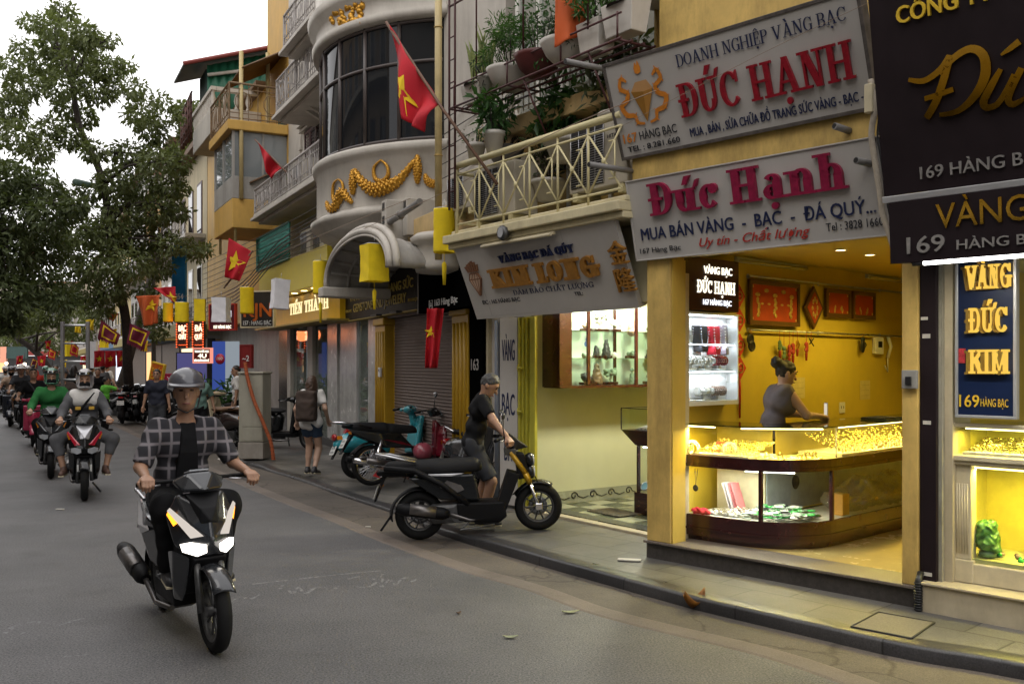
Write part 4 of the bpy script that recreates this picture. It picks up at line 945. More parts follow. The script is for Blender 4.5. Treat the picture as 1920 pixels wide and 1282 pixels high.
P = Plane(F167.P(2.62, -.09, 1.435), F167.t, (0,0,1))
t = framed_sign('vertical_sign', 'blue vertical board with raised yellow letters Vàng Đức Kim', P, .395, 1.12, M_NAVY, M_ALU, .02)
for s_, a, b, y, h in (('VÀNG', .085, .365, .865, .16), ('ĐỨC', .105, .345, .575, .165), ('KIM', .105, .355, .30, .16)):
    letter(t, s_, P, (a-.03, y-.006, b-.03, y+h-.006), M_LETSIDE, .03, style='slab', T=.22, t=.1); letter(t, s_, P, (a, y, b, y+h), M_LETGOLD, .034, style='slab', T=.22, t=.1, lift=.002)
M_YLET = mat('yellow_letter', (.75,.5,.04), .4, var=.05); letter(t, '169', P, (.03, .075, .16, .16), M_YLET, .003, .01); letter(t, 'HÀNG BẠC', P, (.17, .08, .345, .135), M_YLET, .003)
mb = MB(P.M(0,0).to_3x3().to_4x4()); mb.box(.025,.07,.37,.47,-.004,.002); mb.build('sticker', mat('sticker_red', (.5,.04,.05), .5, var=.4, vs=60), t)
# dark signs above
def tilt_plane(F, s0, d0, z0, d1, z1): 
    v = F.n * (d1 - d0) + Vector((0, 0, z1 - z0)); return Plane(F.P(s0, d0, z0), F.t, v), v.length
P, H = tilt_plane(F167, 2.41, .50, 2.90, .80, 4.6)
t = thing('dark_sign', 'big dark brown fascia sign with gold script letters at the right edge', 'sign', P.o); Mz = P.M(0,0).to_3x3().to_4x4()
mb = MB(Mz); mb.box(0, 3.4, .0, H, -.06, 0); mb.build('panel', M_DBROWN, t); mb = MB(Mz); mb.rbox(-.01, 3.4, -.045, -.002, -.06, .02, .004); mb.build('trim', M_ALU, t)
mb = MB(Mz); mb.box(-.004, -.001, 0, H, -.3, -.0); mb.build('side_return', M_DBROWN, t)
M_SILV = mat('silver_letter', (.42,.40,.38), .35, .5, var=.15, vs=20); M_MGOLD = mat('mirror_gold', (.62,.36,.05), .12, 1.0, var=.1)
letter(t, '169 HÀNG B', P, pxbox(P, 1727, 1919, 336, 312), M_SILV, .012, .006)
letter(t, 'CÔNG TY', P, pxbox(P, 1684, 1862, 46, 13), M_YLET, .02, .02)
def ribbon(mb, pts, ws, dep=.022, n=4):
    L = smooth_line([Vector((x, y, 0)) for x, y in pts], n); k = len(L)
    for i in range(k - 1):
        f0, f1 = i/(k-1)*(len(ws)-1), (i+1)/(k-1)*(len(ws)-1)
        w0 = ws[int(f0)] + (ws[min(int(f0)+1, len(ws)-1)]-ws[int(f0)])*(f0-int(f0)); w1 = ws[int(min(f1, len(ws)-1.001))] + (ws[min(int(f1)+1, len(ws)-1)]-ws[int(min(f1, len(ws)-1.001))])*(f1-int(min(f1, len(ws)-1.001)))
        t_ = (L[i+1]-L[i]).normalized(); t0 = (L[i+1]-L[max(i-1,0)]).normalized(); t1 = (L[min(i+2,k-1)]-L[i]).normalized()
        a = Vector((-t0.y, t0.x, 0))*w0; c = Vector((-t1.y, t1.x, 0))*w1; z = dep + .0003*(i % 3)
        q = [L[i]+a, L[i]-a, L[i+1]-c, L[i+1]+c]; mb.add([(p.x, p.y, z) for p in q] + [(p.x, p.y, .001) for p in q], [(0,1,2,3), (0,4,5,1), (2,6,7,3), (1,5,6,2), (3,7,4,0)])
def pp(*xy): return [P.hit(x, y) for x, y in xy]
for nm, pts, ws in (('lettering', pp((1706,150),(1735,152),(1765,132),(1783,106)), [.012,.018,.02,.02]), ('lettering', pp((1785,104),(1772,150),(1758,190),(1740,222)), [.02,.024,.024,.022]),
    ('lettering', pp((1765,140),(1790,110),(1822,92),(1846,104),(1850,140),(1832,178),(1800,208),(1764,216)), [.012,.02,.022,.026,.03,.026,.018,.012]), ('lettering', pp((1736,186),(1762,178),(1790,168)), [.016,.016,.016]),
    ('lettering', pp((1879,130),(1862,160),(1847,190),(1853,202),(1872,196),(1890,170),(1905,140)), [.014,.022,.024,.02,.018,.018,.018]), ('lettering', pp((1918,128),(1900,165),(1893,188),(1904,196),(1930,180)), [.02,.02,.02,.018,.01]),
    ('lettering', pp((1879,104),(1896,92),(1914,78)), [.006,.016,.02])):
    mb = MB(Mz); ribbon(mb, pts, ws); mb.build(nm, M_MGOLD, t)
P, H = tilt_plane(F167, 2.45, .50, 2.46, .53, 2.85)
t = thing('dark_sign', 'lower dark brown sign with gold and silver lettering above the tube lamp', 'sign', P.o); Mz = P.M(0,0).to_3x3().to_4x4()
mb = MB(Mz); mb.box(0, 3.3, .0, H, -.5, 0); mb.build('panel', M_DBROWN, t); mb = MB(Mz); mb.box(-.004, 3.3, -.006, -.001, -.5, .0); mb.build('underside', M_DBROWN, t)
letter(t, 'VÀNG', P, pxbox(P, 1757, 1930, 429, 381), M_MGOLD, .012, .004); letter(t, '169', P, pxbox(P, 1702, 1772, 476, 444), M_SILV, .01, .012); letter(t, 'HÀNG B', P, pxbox(P, 1795, 1925, 468, 449), M_SILV, .01, .006)
t = thing('tube_lamp', 'lit white tube lamp under the dark brown sign', 'tube lamp', F167.P(2.62, .48, 2.445), F167.rz)
mb = MB(); mb.tube([(.04,0,0),(1.5,0,0)], .014, 10); o = mb.build('tube', glow('lit_tube', (1,.98,.92), 11), t); lamp('tube_light', (.75,0,-.02), (1,.95,.8), 16, o, kind='AREA', sx=1.4, sy=.03)
mb = MB(); mb.tube([(-.03,0,0),(.04,0,0)], .017, 10); mb.tube([(-.03,0,0),(-.05,.0,.02),(-.03,.02,.05)], .006, 6); mb.build('cap', M_BLACK, t)

# ------------------------------------------------------------------ the two white signs of number 167
M_SIGNW = mat('white_sign_face', (.49,.465,.435), .38, var=.05, vs=1.2, dirt=.12); M_SFRAME = mat('weathered_frame', (.10,.085,.075), .6, var=.4, vs=14)
M_BLUEL = mat('navy_letter', (.012,.02,.075), .45, var=.05); M_REDL = mat('crimson_letter', (.30,.008,.02), .35, var=.2, vs=30); M_MAGL = mat('magenta_letter', (.27,.008,.05), .4, var=.25, vs=18); M_BLKL = mat('black_letter', (.02,.02,.025), .5, var=0); M_ORL = mat('orange_letter', (.65,.22,.02), .5, var=.15); M_REDS = mat('red_script', (.45,.03,.02), .5, var=0)
P, H = tilt_plane(F167, -.2, .10, 3.595, .37, 4.39)
t = framed_sign('shop_sign', 'upper white sign with red serif letters and an orange crest, weathered frame', P, 2.36, H, M_SIGNW, M_SFRAME, .028, .09)
def L_(pa, P, s, x0, x1, y0, y1, m, **k): return letter(pa, s, P, (x0, y0, x1, y1), m, **k)
def T_(pa, P, s, l, r, base, top, m, **k): return letter(pa, s, P, pxbox(P, l, r, base, top), m, **k)
T_(t, P, 'DOANH NGHIỆP VÀNG BẠC', 1270, 1588, 127, 103, M_BLUEL, style='slab', T=.13, t=.05, depth=.003)
T_(t, P, 'ĐỨC HẠNH', 1282, 1606, 221, 156, M_REDL, style='slab', T=.2, t=.075, depth=.025)
T_(t, P, 'MUA , BÁN , SỬA CHỮA ĐỒ TRANG SỨC VÀNG - BẠC -', 1296, 1620, 257, 240, M_BLUEL, bold=.012, depth=.003)
T_(t, P, '167', 1171, 1196, 270, 252, M_ORL, bold=.012, depth=.003); T_(t, P, 'HÀNG BẠC', 1201, 1270, 263, 246, M_BLKL, depth=.003); T_(t, P, 'TEL : 8.281.660', 1179, 1276, 286.5, 275.5, M_BLKL, bold=.01, depth=.003)
# crest: a faceted gem between two curling dragon-like scrolls under a flame
Mz = P.M(0,0).to_3x3().to_4x4(); G_A = mat('gem_light', (.55,.3,.12), .4, var=.05); G_B = mat('gem_dark', (.30,.14,.02), .4, var=.05)
cx_, cy_ = P.hit(1206, 186)
def gem(m, pts, z): mb = MB(Mz); mb.prism([(cx_+a, cy_+b) for a, b in pts], .001, z); return mb.build('gem', m, t)
gem(G_A, [(-.11,.08),(-.05,.15),(.07,.15),(.12,.07),(.02,.06)], .003); gem(G_B, [(-.11,.08),(.02,.06),(.0,-.19)], .004); gem(mat('gem_mid', (.42,.2,.04), .4, var=.05), [(.02,.06),(.12,.07),(.0,-.19)], .005)
for sg in (-1, 1):
    mb = MB(Mz); q = [(.14,.17),(.19,.21),(.22,.13),(.15,.08),(.17,.02),(.24,-.02),(.20,-.10),(.12,-.12),(.10,-.18),(.03,-.2)]
    ribbon(mb, [(cx_+sg*a, cy_+b) for a, b in q], [.010,.014,.018,.019,.02,.022,.022,.018,.014,.009], .004)
    for k, (a, b) in enumerate(q[1:-1]):
        for j in range(3): an = k*1.1 + j*2.1; ribbon(mb, [(cx_+sg*a, cy_+b), (cx_+sg*(a+.035*math.cos(an)), cy_+b+.035*math.sin(an))], [.007,.002], .0052, 1)
    mb.build('scroll', M_ORL, t, recalc=False)
mb = MB(Mz); mb.prism([(cx_+a, cy_+b) for a, b in ((0,.21),(.03,.22),(.035,.26),(.015,.32),(.0,.28),(-.015,.31),(-.035,.26),(-.03,.22))], .001, .004); mb.build('flame', M_ORL, t)
P, H = tilt_plane(F167, -.08, .05, 2.70, .20, 3.385)
t = framed_sign('shop_sign', 'lower white sign with big magenta raised name and navy lettering', P, 2.33, H, M_SIGNW, M_SIGNW, .012, .06)
T_(t, P, 'Đức Hạnh', 1224, 1592, 405, 344, M_MAGL, style='slab', T=.24, t=.08, depth=.03)
T_(t, P, 'MUA BÁN VÀNG  -  BẠC  -  ĐÁ QUÝ...', 1204, 1643, 451, 428, M_BLUEL, bold=.014, depth=.003)
T_(t, P, 'Uy tín - Chất lượng', 1312, 1520, 463, 446, M_REDS, shear=.35, bold=.008, depth=.003)
T_(t, P, '167 Hàng Bạc', 1201, 1277, 476, 466, M_BLKL, depth=.003); T_(t, P, 'Tel : 3828 1660', 1550, 1657, 434, 418, M_BLKL, depth=.003)
# pipes that carry the signs, cable conduit by the dark sign
for s, z, L, lab in ((-.12, 3.50, .42, 'grey pipe stub jutting from the beam under the upper sign left end'), (1.93, 3.49, .14, 'short grey pipe stub in the beam between the signs'), (-.3, 4.42, .5, 'grey pipe sticking out above the upper sign left corner'), (2.16, 3.2, .22, 'short pipe stub in front of the lower sign right end')):
    t = fthing(F167, 'bracket_pipe', lab, 'pipe', s, .06, z); mb = MB(); mb.tube([(0,0,0),(-L*.3,-L,.02)], .025, 10); mb.build('pipe', mat('pipe_grey', (.22,.21,.2), .6, dirt=.4), t); mb = MB(); mb.tube([(-L*.3*.98,-L*.98,.02),(-L*.3,-L*1.02,.02)], .019, 10); mb.build('hole', M_BLACK, t)
t = fthing(F167, 'conduit', 'bundle of pale cable conduit running down beside the dark sign', 'conduit'); mb = MB()
pts = []
for px, py in ((1632,150),(1640,200),(1634,250),(1640,300),(1650,360),(1655,400),(1668,440),(1680,480)): s, z = F167.on(.22, px, py); pts.append((s, -.22, z))
mb.tube(smooth_line([Vector(p) for p in pts], 5), .022, 8); mb.build('conduit', mat('conduit_pale', (.42,.36,.28), .6, dirt=.4, vs=20), t)
mb = MB(); mb.tube(smooth_line([Vector(p) + Vector((.035,.02,.02*(i % 2))) for i, p in enumerate(pts)], 5), .008, 6); mb.tube(smooth_line([Vector(p) + Vector((.03,.05,0)) for p in pts[2:]], 5), .01, 6); mb.build('cable', M_BLACK, t)
s, z = F167.on(.24, 1630, 185); B(t, 'clamp', M_MOULD, [(s-.03, s+.03, .2, .26, z-.1, z+.1)], .006)

# ------------------------------------------------------------------ number 165
M_PANELG = mat('pale_green_panel', (.64,.64,.42), .22, var=.04, vs=2, spec=.4); M_GATE = mat('yellow_gate', (.48,.44,.05), .45, dirt=.35, vs=8)
M_CASEW = mat('case_white', (.72,.76,.66), .5, var=.03)
s5 = fthing(F165, 'shophouse', 'gold shop with pale green side wall and cream balcony full of plants', 'shop building')
M_CHECK = bpy.data.materials.new('checker_tile'); M_CHECK.use_nodes = True; nt = M_CHECK.node_tree; b_ = nt.nodes['Principled BSDF']; b_.inputs['Roughness'].default_value = .25
tc = nt.nodes.new('ShaderNodeTexCoord'); ck = nt.nodes.new('ShaderNodeTexChecker'); ck.inputs['Scale'].default_value = 3.4; ck.inputs['Color1'].default_value = (.4,.4,.27,1); ck.inputs['Color2'].default_value = (.10,.11,.075,1)
nt.links.new(tc.outputs['Object'], ck.inputs['Vector']); nt.links.new(ck.outputs['Color'], b_.inputs['Base Color'])
B(s5, 'floor', M_CHECK, [(0, 2.4, -.12, -4.5, .05, .135)]); B(s5, 'threshold', M_TILEC, [(-.02, 2.4, .0, -.119, .05, .128)], .005); B(s5, 'threshold', mat('dark_granite', (.05,.055,.05), .3, var=.4, vs=60), [(-.02, 2.4, -.12, -.3, .134, .139)])
B(s5, 'wall', M_PANELG, [(-.12, .03, -.08, -4.6, .1, 3.0)], label='pale green panelled side wall'); B(s5, 'wall', M_PANELG, [(-.1, 2.6, -4.5, -4.6, .1, 3.0), ])
B(s5, 'pilaster', mat('panel_green_deep', (.40,.36,.16), .3), [(.031, .06, -2.0, -2.12, .14, 2.6)])
mb = MB(); mb.box(.031, .036, .12, 2.0, .14, .29); mb.build('skirting', mat('skirting_tile', (.33,.34,.26), .25, var=.1), s5)
M_SCROLL = mat('scroll_black', (.02,.02,.018), .4, var=0)
mb = MB()
for k in range(6):
    y = .42 + k*.29; L = [(.0375, y + .055*math.cos(a)*(1-a/9), .225 + .05*math.sin(a)*(1-a/9)) for a in [q*.45 for q in range(16)]]; mb.tube(L, .008, 5); mb.tube([(.0375,y+.055,.22),(.0375,y+.14,.19),(.0375,y+.22,.21)], .006, 5)
mb.build('skirting_scrolls', M_SCROLL, s5)
B(s5, 'ceiling', M_CEIL, [(.03, 2.6, .5, -4.5, 3.02, 3.06)])
# balcony and upper floors
M_LEDGE = mat('pale_ledge', (.66,.58,.36), .5, dirt=.35, vs=4); M_PEACH = mat('peach_paint', (.62,.44,.20), .55, dirt=.35, vs=4)
B(s5, 'ledge', M_LEDGE, [(-.16, 2.75, .93, -.3, 3.07, 3.13), (-.2, 2.75, .98, -.3, 3.131, 3.22), (-.14, 2.75, .9, -.3, 3.221, 3.27)], .01)
B(s5, 'soffit_wall', M_LEDGE, [(-.08, 2.7, .55, .48, 2.36, 3.06)])
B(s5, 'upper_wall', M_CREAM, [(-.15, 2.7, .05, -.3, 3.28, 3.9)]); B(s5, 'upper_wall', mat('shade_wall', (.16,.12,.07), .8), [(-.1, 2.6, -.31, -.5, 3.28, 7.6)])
B(s5, 'balcony_slab', M_PEACH, [(-.15, 2.6, .55, -.3, 4.28, 4.46)], .012); B(s5, 'roof', M_CREAM, [(-.15, 2.7, .1, -4.6, 7.6, 7.7)])
B(s5, 'wall', M_CREAM, [(2.6, 2.75, .0, -4.6, 3.2, 7.6)], label='right party wall')
M_RAIL = mat('cream_rail', (.66,.58,.32), .45, var=.08)
rl = MB(); rd = .9; s0, s1 = -.02, 2.7
rl.tube([(s0,-rd,3.98),(s1,-rd,3.98)], .035, 10)
ry0, ry1 = 3.33, 3.88
rl.tube([(s0,-rd,ry0),(s1,-rd,ry0)], .012, 6); rl.tube([(s0,-rd,ry1),(s1,-rd,ry1)], .012, 6); rl.tube([(s0,-rd,3.2),(s0,-rd,4.0)], .022, 8); rl.tube([(s0,-rd,3.9),(s0,-.1,3.9)], .02, 6); rl.tube([(s0,-rd,3.35),(s0,-.1,3.35)], .012, 6)
n = 6; w = (s1 - s0)/n; zc = (ry0+ry1)/2
for k in range(n):
    a = s0 + k*w; b_2 = a + w; rl.tube([(a,-rd,3.25),(a,-rd,3.98)], .013, 6); rl.tube([(a,-rd,ry1),(b_2,-rd,ry0)], .010, 6); rl.tube([(a,-rd,ry0),(b_2,-rd,ry1)], .010, 6); rl.sphere((a+w*.5,-rd-.012,zc), (.03,.012,.03), 8, 6)
    q = a + w*.8; rl.tube([(q,-rd,zc-.165),(q,-rd,zc+.165)], .008, 6); rl.tube([(a+w*.62,-rd,zc+.165),(q,-rd,zc+.165)], .008, 6); rl.tube([(a+w*.62,-rd,zc-.165),(q,-rd,zc-.165)], .008, 6)
rl.build('balcony_railing', M_RAIL, s5)
M_WIN = mat('white_window_frame', (.70,.68,.62), .4, var=.04); M_PANE = glass('curtained_pane', (.5,.5,.48), .12, .75, .03, (.42,.44,.40))
def window(parent, s0, s1, z0, z1, d, cols, fw=.05, pane=None, frame=None, transom=None):
    mb = MB(); mb.rbox(s0, s1, -d-.04, -d+.02, z0, z0+fw, .004); mb.rbox(s0, s1, -d-.04, -d+.02, z1-fw, z1, .004)
    for k in range(cols + 1): x = s0 + (s1-s0-fw)*k/cols; mb.rbox(x, x+fw, -d-.038, -d+.018, z0+fw, z1-fw, .004)
    if transom: mb.rbox(s0+fw, s1-fw, -d-.036, -d+.016, transom, transom+fw, .004)
    w_ = mb.build('window', frame or M_WIN, parent); mb = MB(); mb.box(s0+fw, s1-fw, -d-.004, -d+.004, z0+fw, z1-fw); mb.build('pane', pane or M_PANE, w_); return w_
window(s5, -.1, .78, 4.5, 6.9, .02, 2, .06); window(s5, .80, 2.4, 4.5, 6.9, .02, 3, .06)
window(s5, .2, 2.3, 3.35, 4.2, .04, 3, .05, glass('dark_pane', (.2,.2,.2), .1, .85))
mb = MB()   # small white railing of the second balcony
z0, z1, rd2 = 4.5, 4.98, .5
mb.tube([(-.12,-rd2,z1),(2.5,-rd2,z1)], .016, 8); mb.tube([(-.12,-rd2,z0+.05),(2.5,-rd2,z0+.05)], .010, 6); mb.tube([(-.12,-rd2,z1-.08),(2.5,-rd2,z1-.08)], .008, 6)
for k in range(27):
    x = -.12 + k*.1; mb.tube([(x,-rd2,z0),(x,-rd2,z1)], .008, 6)
    if k % 3 == 1: mb.torus((x+.05,-rd2,z0+.25), .04, .007, 'y', 12, 5); mb.torus((x+.05,-rd2,z0+.34), .03, .006, 'y', 12, 5)
mb.tube([(-.12,-rd2,z1),(-.12,0,z1)], .014, 6); mb.build('balcony_railing', M_WIN, s5)
# rain pipe in pale yellow between 163 and 165
t = fthing(F165, 'rain_pipe', 'pale yellow rain pipe running down the front between the bay and the plant balcony', 'pipe'); s, z = F165.on(.35, 822, 300)
mb = MB(); mb.tube([(s,-.35,3.1),(s,-.35,7.6)], .045, 12); mb.build('pipe', mat('pipe_yellow', (.55,.43,.2), .5, dirt=.3), t); mb = MB(); [mb.torus((s,-.35,zc), .048, .008, 'z', 14, 5) for zc in (4.4, 6.0)]; mb.build('collar', M_CREAM, t)
# sign of number 165
P, H = tilt_plane(F165, -.09, .60, 2.33, .90, 3.085)
t = thing('shop_sign', 'white leaning sign of number 165 with raised orange letters Kim Long', 'sign', P.o); Mz = P.M(0,0).to_3x3().to_4x4()
M_SIGN5 = mat('white_sign_soft', (.54,.51,.47), .42, var=.05, vs=1.5, dirt=.15)
mb = MB(Mz); mb.box(0, 2.68, 0, H, -.05, 0); mb.build('panel', M_SIGN5, t); mb = MB(Mz); mb.box(0, 2.68, -.03, -.002, -.45, .0); mb.build('soffit', M_SIGN5, t)
M_SEAM = mat('seam_grey', (.3,.28,.26), .6, var=0); mb = MB(Mz); mb.box(.32,.324,0,H*.5,.0005,.001); mb.box(1.9,1.904,H*.5,H,.0005,.001); mb.build('seam', M_SEAM, t)
T_(t, P, 'VÀNG BẠC ĐÁ QÚY', 939, 1078, 493, 479, M_BLUEL, style='slab', T=.2, t=.09, depth=.02)
T_(t, P, 'KIM LONG', 928, 1125, 540, 504, mat('mustard_letter', (.36,.16,.02), .6, var=.2, vs=20), style='slab', T=.34, t=.14, depth=.03)
T_(t, P, 'ĐẢM BẢO CHẤT LƯỢNG', 964, 1114, 553, 544, M_BLUEL, style='slab', T=.13, t=.05, depth=.003); T_(t, P, 'ĐC : 165 HÀNG BẠC', 906, 976, 570.5, 563, M_BLKL, bold=.015, depth=.003); T_(t, P, 'TEL:', 1078, 1094, 554, 547, M_BLKL, bold=.01, depth=.003)
M_MUS = MATS['mustard_letter']; T_(t, P, '金', 1149, 1182, 493, 458, M_MUS, bold=.02, depth=.025); T_(t, P, '隆', 1163, 1196, 543, 508, M_MUS, bold=.02, depth=.025)
mb = MB(Mz); M_LOGO = mat('logo_brown', (.22,.10,.05), .5, var=.1); M_LOGOF = mat('logo_peach', (.6,.42,.3), .5, var=.05)
hexp = [(-.11,.02),(-.07,.085),(.07,.085),(.11,.02),(0,-.17)]; lc = P.hit(894, 526)
mb.prism([(lc[0]+a, lc[1]+b) for a, b in hexp], .001, .02); mb.build('gem', M_LOGOF, t); mb = MB(Mz); 
for a, b in ((0,1),(1,2),(2,3),(3,4),(4,0),(0,3)): ribbon(mb, [(lc[0]+hexp[a][0], lc[1]+hexp[a][1]), (lc[0]+hexp[b][0], lc[1]+hexp[b][1])], [.006,.006], .0225, 1)
for x in (-.06,.0,.06): ribbon(mb, [(lc[0]+x, lc[1]+.02), (lc[0], lc[1]-.17)], [.004,.004], .0228, 1); ribbon(mb, [(lc[0]+x, lc[1]+.02), (lc[0]+x*.6+.03, lc[1]+.085)], [.004,.004], .0228, 1)
mb.build('gem_lines', M_LOGO, t, recalc=False)
mb = MB(Mz)
for k, (x, h) in enumerate(((-.1,.06),(-.065,.085),(-.03,.10),(.005,.115),(.04,.10),(.075,.07))): mb.prism([(lc[0]+x, lc[1]+.10), (lc[0]+x+.022, lc[1]+.105), (lc[0]+x*1.35+.018, lc[1]+.11+h), (lc[0]+x*1.35-.006, lc[1]+.11+h)], .001, .018)
mb.build('rays', M_LOGO, t)
t = fthing(F165, 'tube_lamp', 'unlit tube lamp along the top of the leaning white sign', 'tube lamp', .55, .95, 3.03); mb = MB(); mb.tube([(0,0,0),(1.2,0,0)], .016, 8); mb.build('tube', M_MOULD, t); mb = MB(); mb.box(-.02,1.22,.014,.04,.0,.03); mb.build('fitting', M_MOULD, t)
# post, vertical letters, yellow folding gate
t = fthing(F165, 'vertical_sign', 'tall white post sign with navy letters Vàng Bạc Đá', 'sign', 0, 0, 0); B(t, 'panel', M_SIGN5, [(-.47, -.11, .02, -.1, .14, 2.34)], .004)
P = Plane(F165.P(-.47, .021, .14), F165.t, (0,0,1)); 
for s_, y in (('VÀNG', 1.70), ('BẠC', 1.06), ('ĐÁ', .52)): L_(t, P, s_, .05 if len(s_) > 2 else .09, .31 if len(s_) > 2 else .26, y, y+.26, M_BLUEL, bold=-.005, depth=.003)
t = fthing(F165, 'steel_post', 'grey steel post beside the white door of number 163', 'post'); mb = MB(); mb.tube([(-.52,-.02,.12),(-.52,-.02,2.32)], .035, 10); mb.build('shaft', mat('post_grey', (.16,.18,.22), .5), t); mb = MB(); mb.lathe([(.06,0),(.06,.015),(.036,.02)], 14, (-.52,-.02,.121)); mb.build('foot', M_DARKIRON, t)
t = fthing(F165, 'folding_gate', 'folded yellow green metal gate at the edge of the pale green wall', 'gate')
for k, s in enumerate((-.085, -.04, .005, .065)): B(t, 'leaf', M_GATE, [(s, s + (.035 if k < 3 else .10), .03 - .02*k, -.07, .14, 2.34)], .004)
mb = MB()
for z in (.55, 1.25, 1.75): mb.tube([(-.07,-.045,z),(.02,-.045,z)], .015, 8); mb.tube([(-.05,-.05,z-.04),(-.05,-.05,z+.04)], .012, 8)
mb.build('hinges', M_GATE, t)
# wall vitrine
vt = fthing(F165, 'wall_vitrine', 'lit wall vitrine of carved stones with dark red wooden frame', 'cabinet')
y0, y1, z0, z1 = .26, 2.6, 1.55, 2.52; xf = .36
B(vt, 'back', M_CASEW, [(.032, .04, -y0, -y1, z0, z1)])
mb = MB(); mb.box(.031, xf, y0-.02, y0, z0-.02, z1); mb.box(.031, xf, y0, y1, z0-.03, z0); mb.build('carcass', M_WOOD, vt)
mb = MB(); mb.rbox(xf-.02, xf, y0, y0+.16, z0, z1, .003)
for y in (.67, 1.42, 2.25): mb.rbox(xf-.02, xf+.004, y-.022, y+.022, z0, z1, .003)
mb.build('frame', M_WOOD, vt)
mb = MB()
for y in (.62, 1.34): mb.box(.042, .06, y-.02, y+.02, z0, z1)
mb.build('inner_post', M_WOOD, vt)
for z in (1.86, 2.18): B(vt, 'shelf', M_GLASST, [(.042, xf-.022, -y0-.005, -y1, z, z+.008)])
B(vt, 'door', M_GLASS, [(xf-.012, xf-.008, -y0-.16, -y1, z0+.005, z1)])
mb = MB(); mb.tube([(.2, .35, 2.49), (.2, 1.6, 2.49)], .01, 6); o = mb.build('led_tube', glow('vitrine_tube', (.95,1,.9), 8), vt); lamp('led_tube_lamp', (.2,.98,2.475), (.95,1,.82), 16, o, kind='AREA', sx=.04, sy=1.2)
lamp('shelf_lamp', (.2,1.0,2.15), (.95,1,.85), 1.2, o, kind='AREA', sx=.04, sy=1.2); lamp('shelf_lamp', (.2,1.0,1.84), (.95,1,.85), 1.0, o, kind='AREA', sx=.04, sy=1.2)
def stone(y, z, w, h, m, lab, kind='rock', base=True):
    t = fthing(F165, 'carved_stone', lab, 'carved stone', .17, -y, z); S = SDF(.02); rg = random.Random(int(y*1000+z*77)); zb = .03 if base else 0
    if kind == 'peak': S.cone((0,0,zb+.01), (0,0,zb+h*.8), w*.42, w*.16)
    elif kind == 'figure': S.cone((0,0,zb+.01),(0,0,zb+h*.55), w*.36, w*.26); S.ell((0,0,zb+h*.85), (w*.2,w*.2,h*.13)); S.ell((0,w*.22,zb+h*.5), (w*.18,w*.2,h*.16))
    elif kind == 'bush':
        for k in range(16): S.ell((rg.uniform(-.3,.3)*w, rg.uniform(-.42,.42)*w, zb + h*.2 + rg.uniform(.1,.7)*h), (w*.13,)*3)
        S.cone((0,0,zb),(0,0,zb+h*.4), w*.1, w*.06)
    else:
        for k in range(5): S.ell((rg.uniform(-.12,.12)*w, rg.uniform(-.28,.28)*w, zb + h*rg.uniform(.25,.62)), (w*.25, w*.26, h*.3), (rg.uniform(-1,1),)*3)
    S.build('stone', m, t, h=max(.006, w/22), noise=.004, nscale=70)
    if base: mb = MB(); mb.rbox(-w*.3, w*.3, -w*.48, w*.48, 0, .032, .006); mb.build('base', M_WOOD, t)
M_DST = mat('dark_stone', (.03,.03,.035), .35, var=.4, vs=40); M_PAL = mat('pale_stone', (.6,.58,.5), .4, var=.2, vs=30); M_BRN = mat('brown_stone', (.16,.1,.06), .3, var=.5, vs=30); M_PNK = mat('pink_stone', (.6,.35,.28), .3, var=.25, vs=20); M_GRS = mat('green_stone', (.2,.28,.2), .3, var=.4, vs=20)
for a in ((.38,1.868,.07,.26,M_PAL,'tall pale standing figure carved in stone, middle shelf left','figure',False),(.50,1.868,.06,.12,M_PAL,'small round headed white figure on the middle shelf','figure',False),(.48,2.188,.12,.06,M_GRS,'low green carving at the left of the top shelf','rock',True),(.45,1.552,.17,.17,M_BRN,'brown crystal lump wrapped in film, bottom left','rock',False),
  (.78,2.188,.14,.06,M_BRN,'low brown carving on the top shelf','rock',True),(1.0,2.188,.2,.22,M_PAL,'white branching coral ornament on the top shelf','bush',True),(1.24,2.188,.14,.12,M_PAL,'white rock ornament on a dark stand, top shelf','bush',True),
  (.76,1.868,.07,.07,M_GRS,'tiny green carving in the middle of the vitrine','rock',False),(.84,1.868,.08,.05,M_PAL,'white ring shaped carving on the middle shelf','rock',False),(.94,1.868,.11,.13,M_DST,'dark seated carving with a pale bowl','figure',True),(1.10,1.868,.14,.22,M_DST,'dark pointed geode standing on the middle shelf','peak',True),(1.24,1.868,.1,.08,M_PAL,'pale bowl carving right of the dark geode','rock',False),
  (.80,1.552,.18,.12,M_DST,'dark crouching carving on the bottom shelf','rock',True),(.95,1.552,.19,.24,M_BRN,'large brown leaf shaped stone on the bottom shelf','peak',True),(1.17,1.552,.17,.19,M_GRS,'green animal carving on a black base','bush',True),
  (1.52,2.188,.14,.2,M_PNK,'tall pink stone on the top shelf at the right','peak',False),(1.5,1.868,.14,.06,M_GRS,'low green carving on dark base at the right','rock',True),(1.52,1.552,.12,.2,M_GRS,'grey green vase on the bottom shelf at the right','figure',False),(1.85,2.188,.16,.1,M_GRS,'rough green rock on the top shelf behind the column','rock',False),(1.83,1.868,.14,.2,M_DST,'black pointed stone on a white base at the right','peak',True),(1.84,1.552,.2,.12,M_PAL,'pair of pale carvings on the bottom shelf at the right','bush',True)): stone(*a)
t = fthing(F165, 'postcard', 'small card with a blue seated figure pinned in the vitrine', 'card'); mb = MB(); mb.box(.041,.044,.84,.96,2.0,2.155); mb.build('card', M_WHITE, t); mb = MB(); mb.sphere((.045,.90,2.04),(.003,.04,.035)); mb.sphere((.045,.90,2.09),(.003,.018,.03)); mb.build('figure', mat('card_blue', (.05,.12,.4), .6), t)
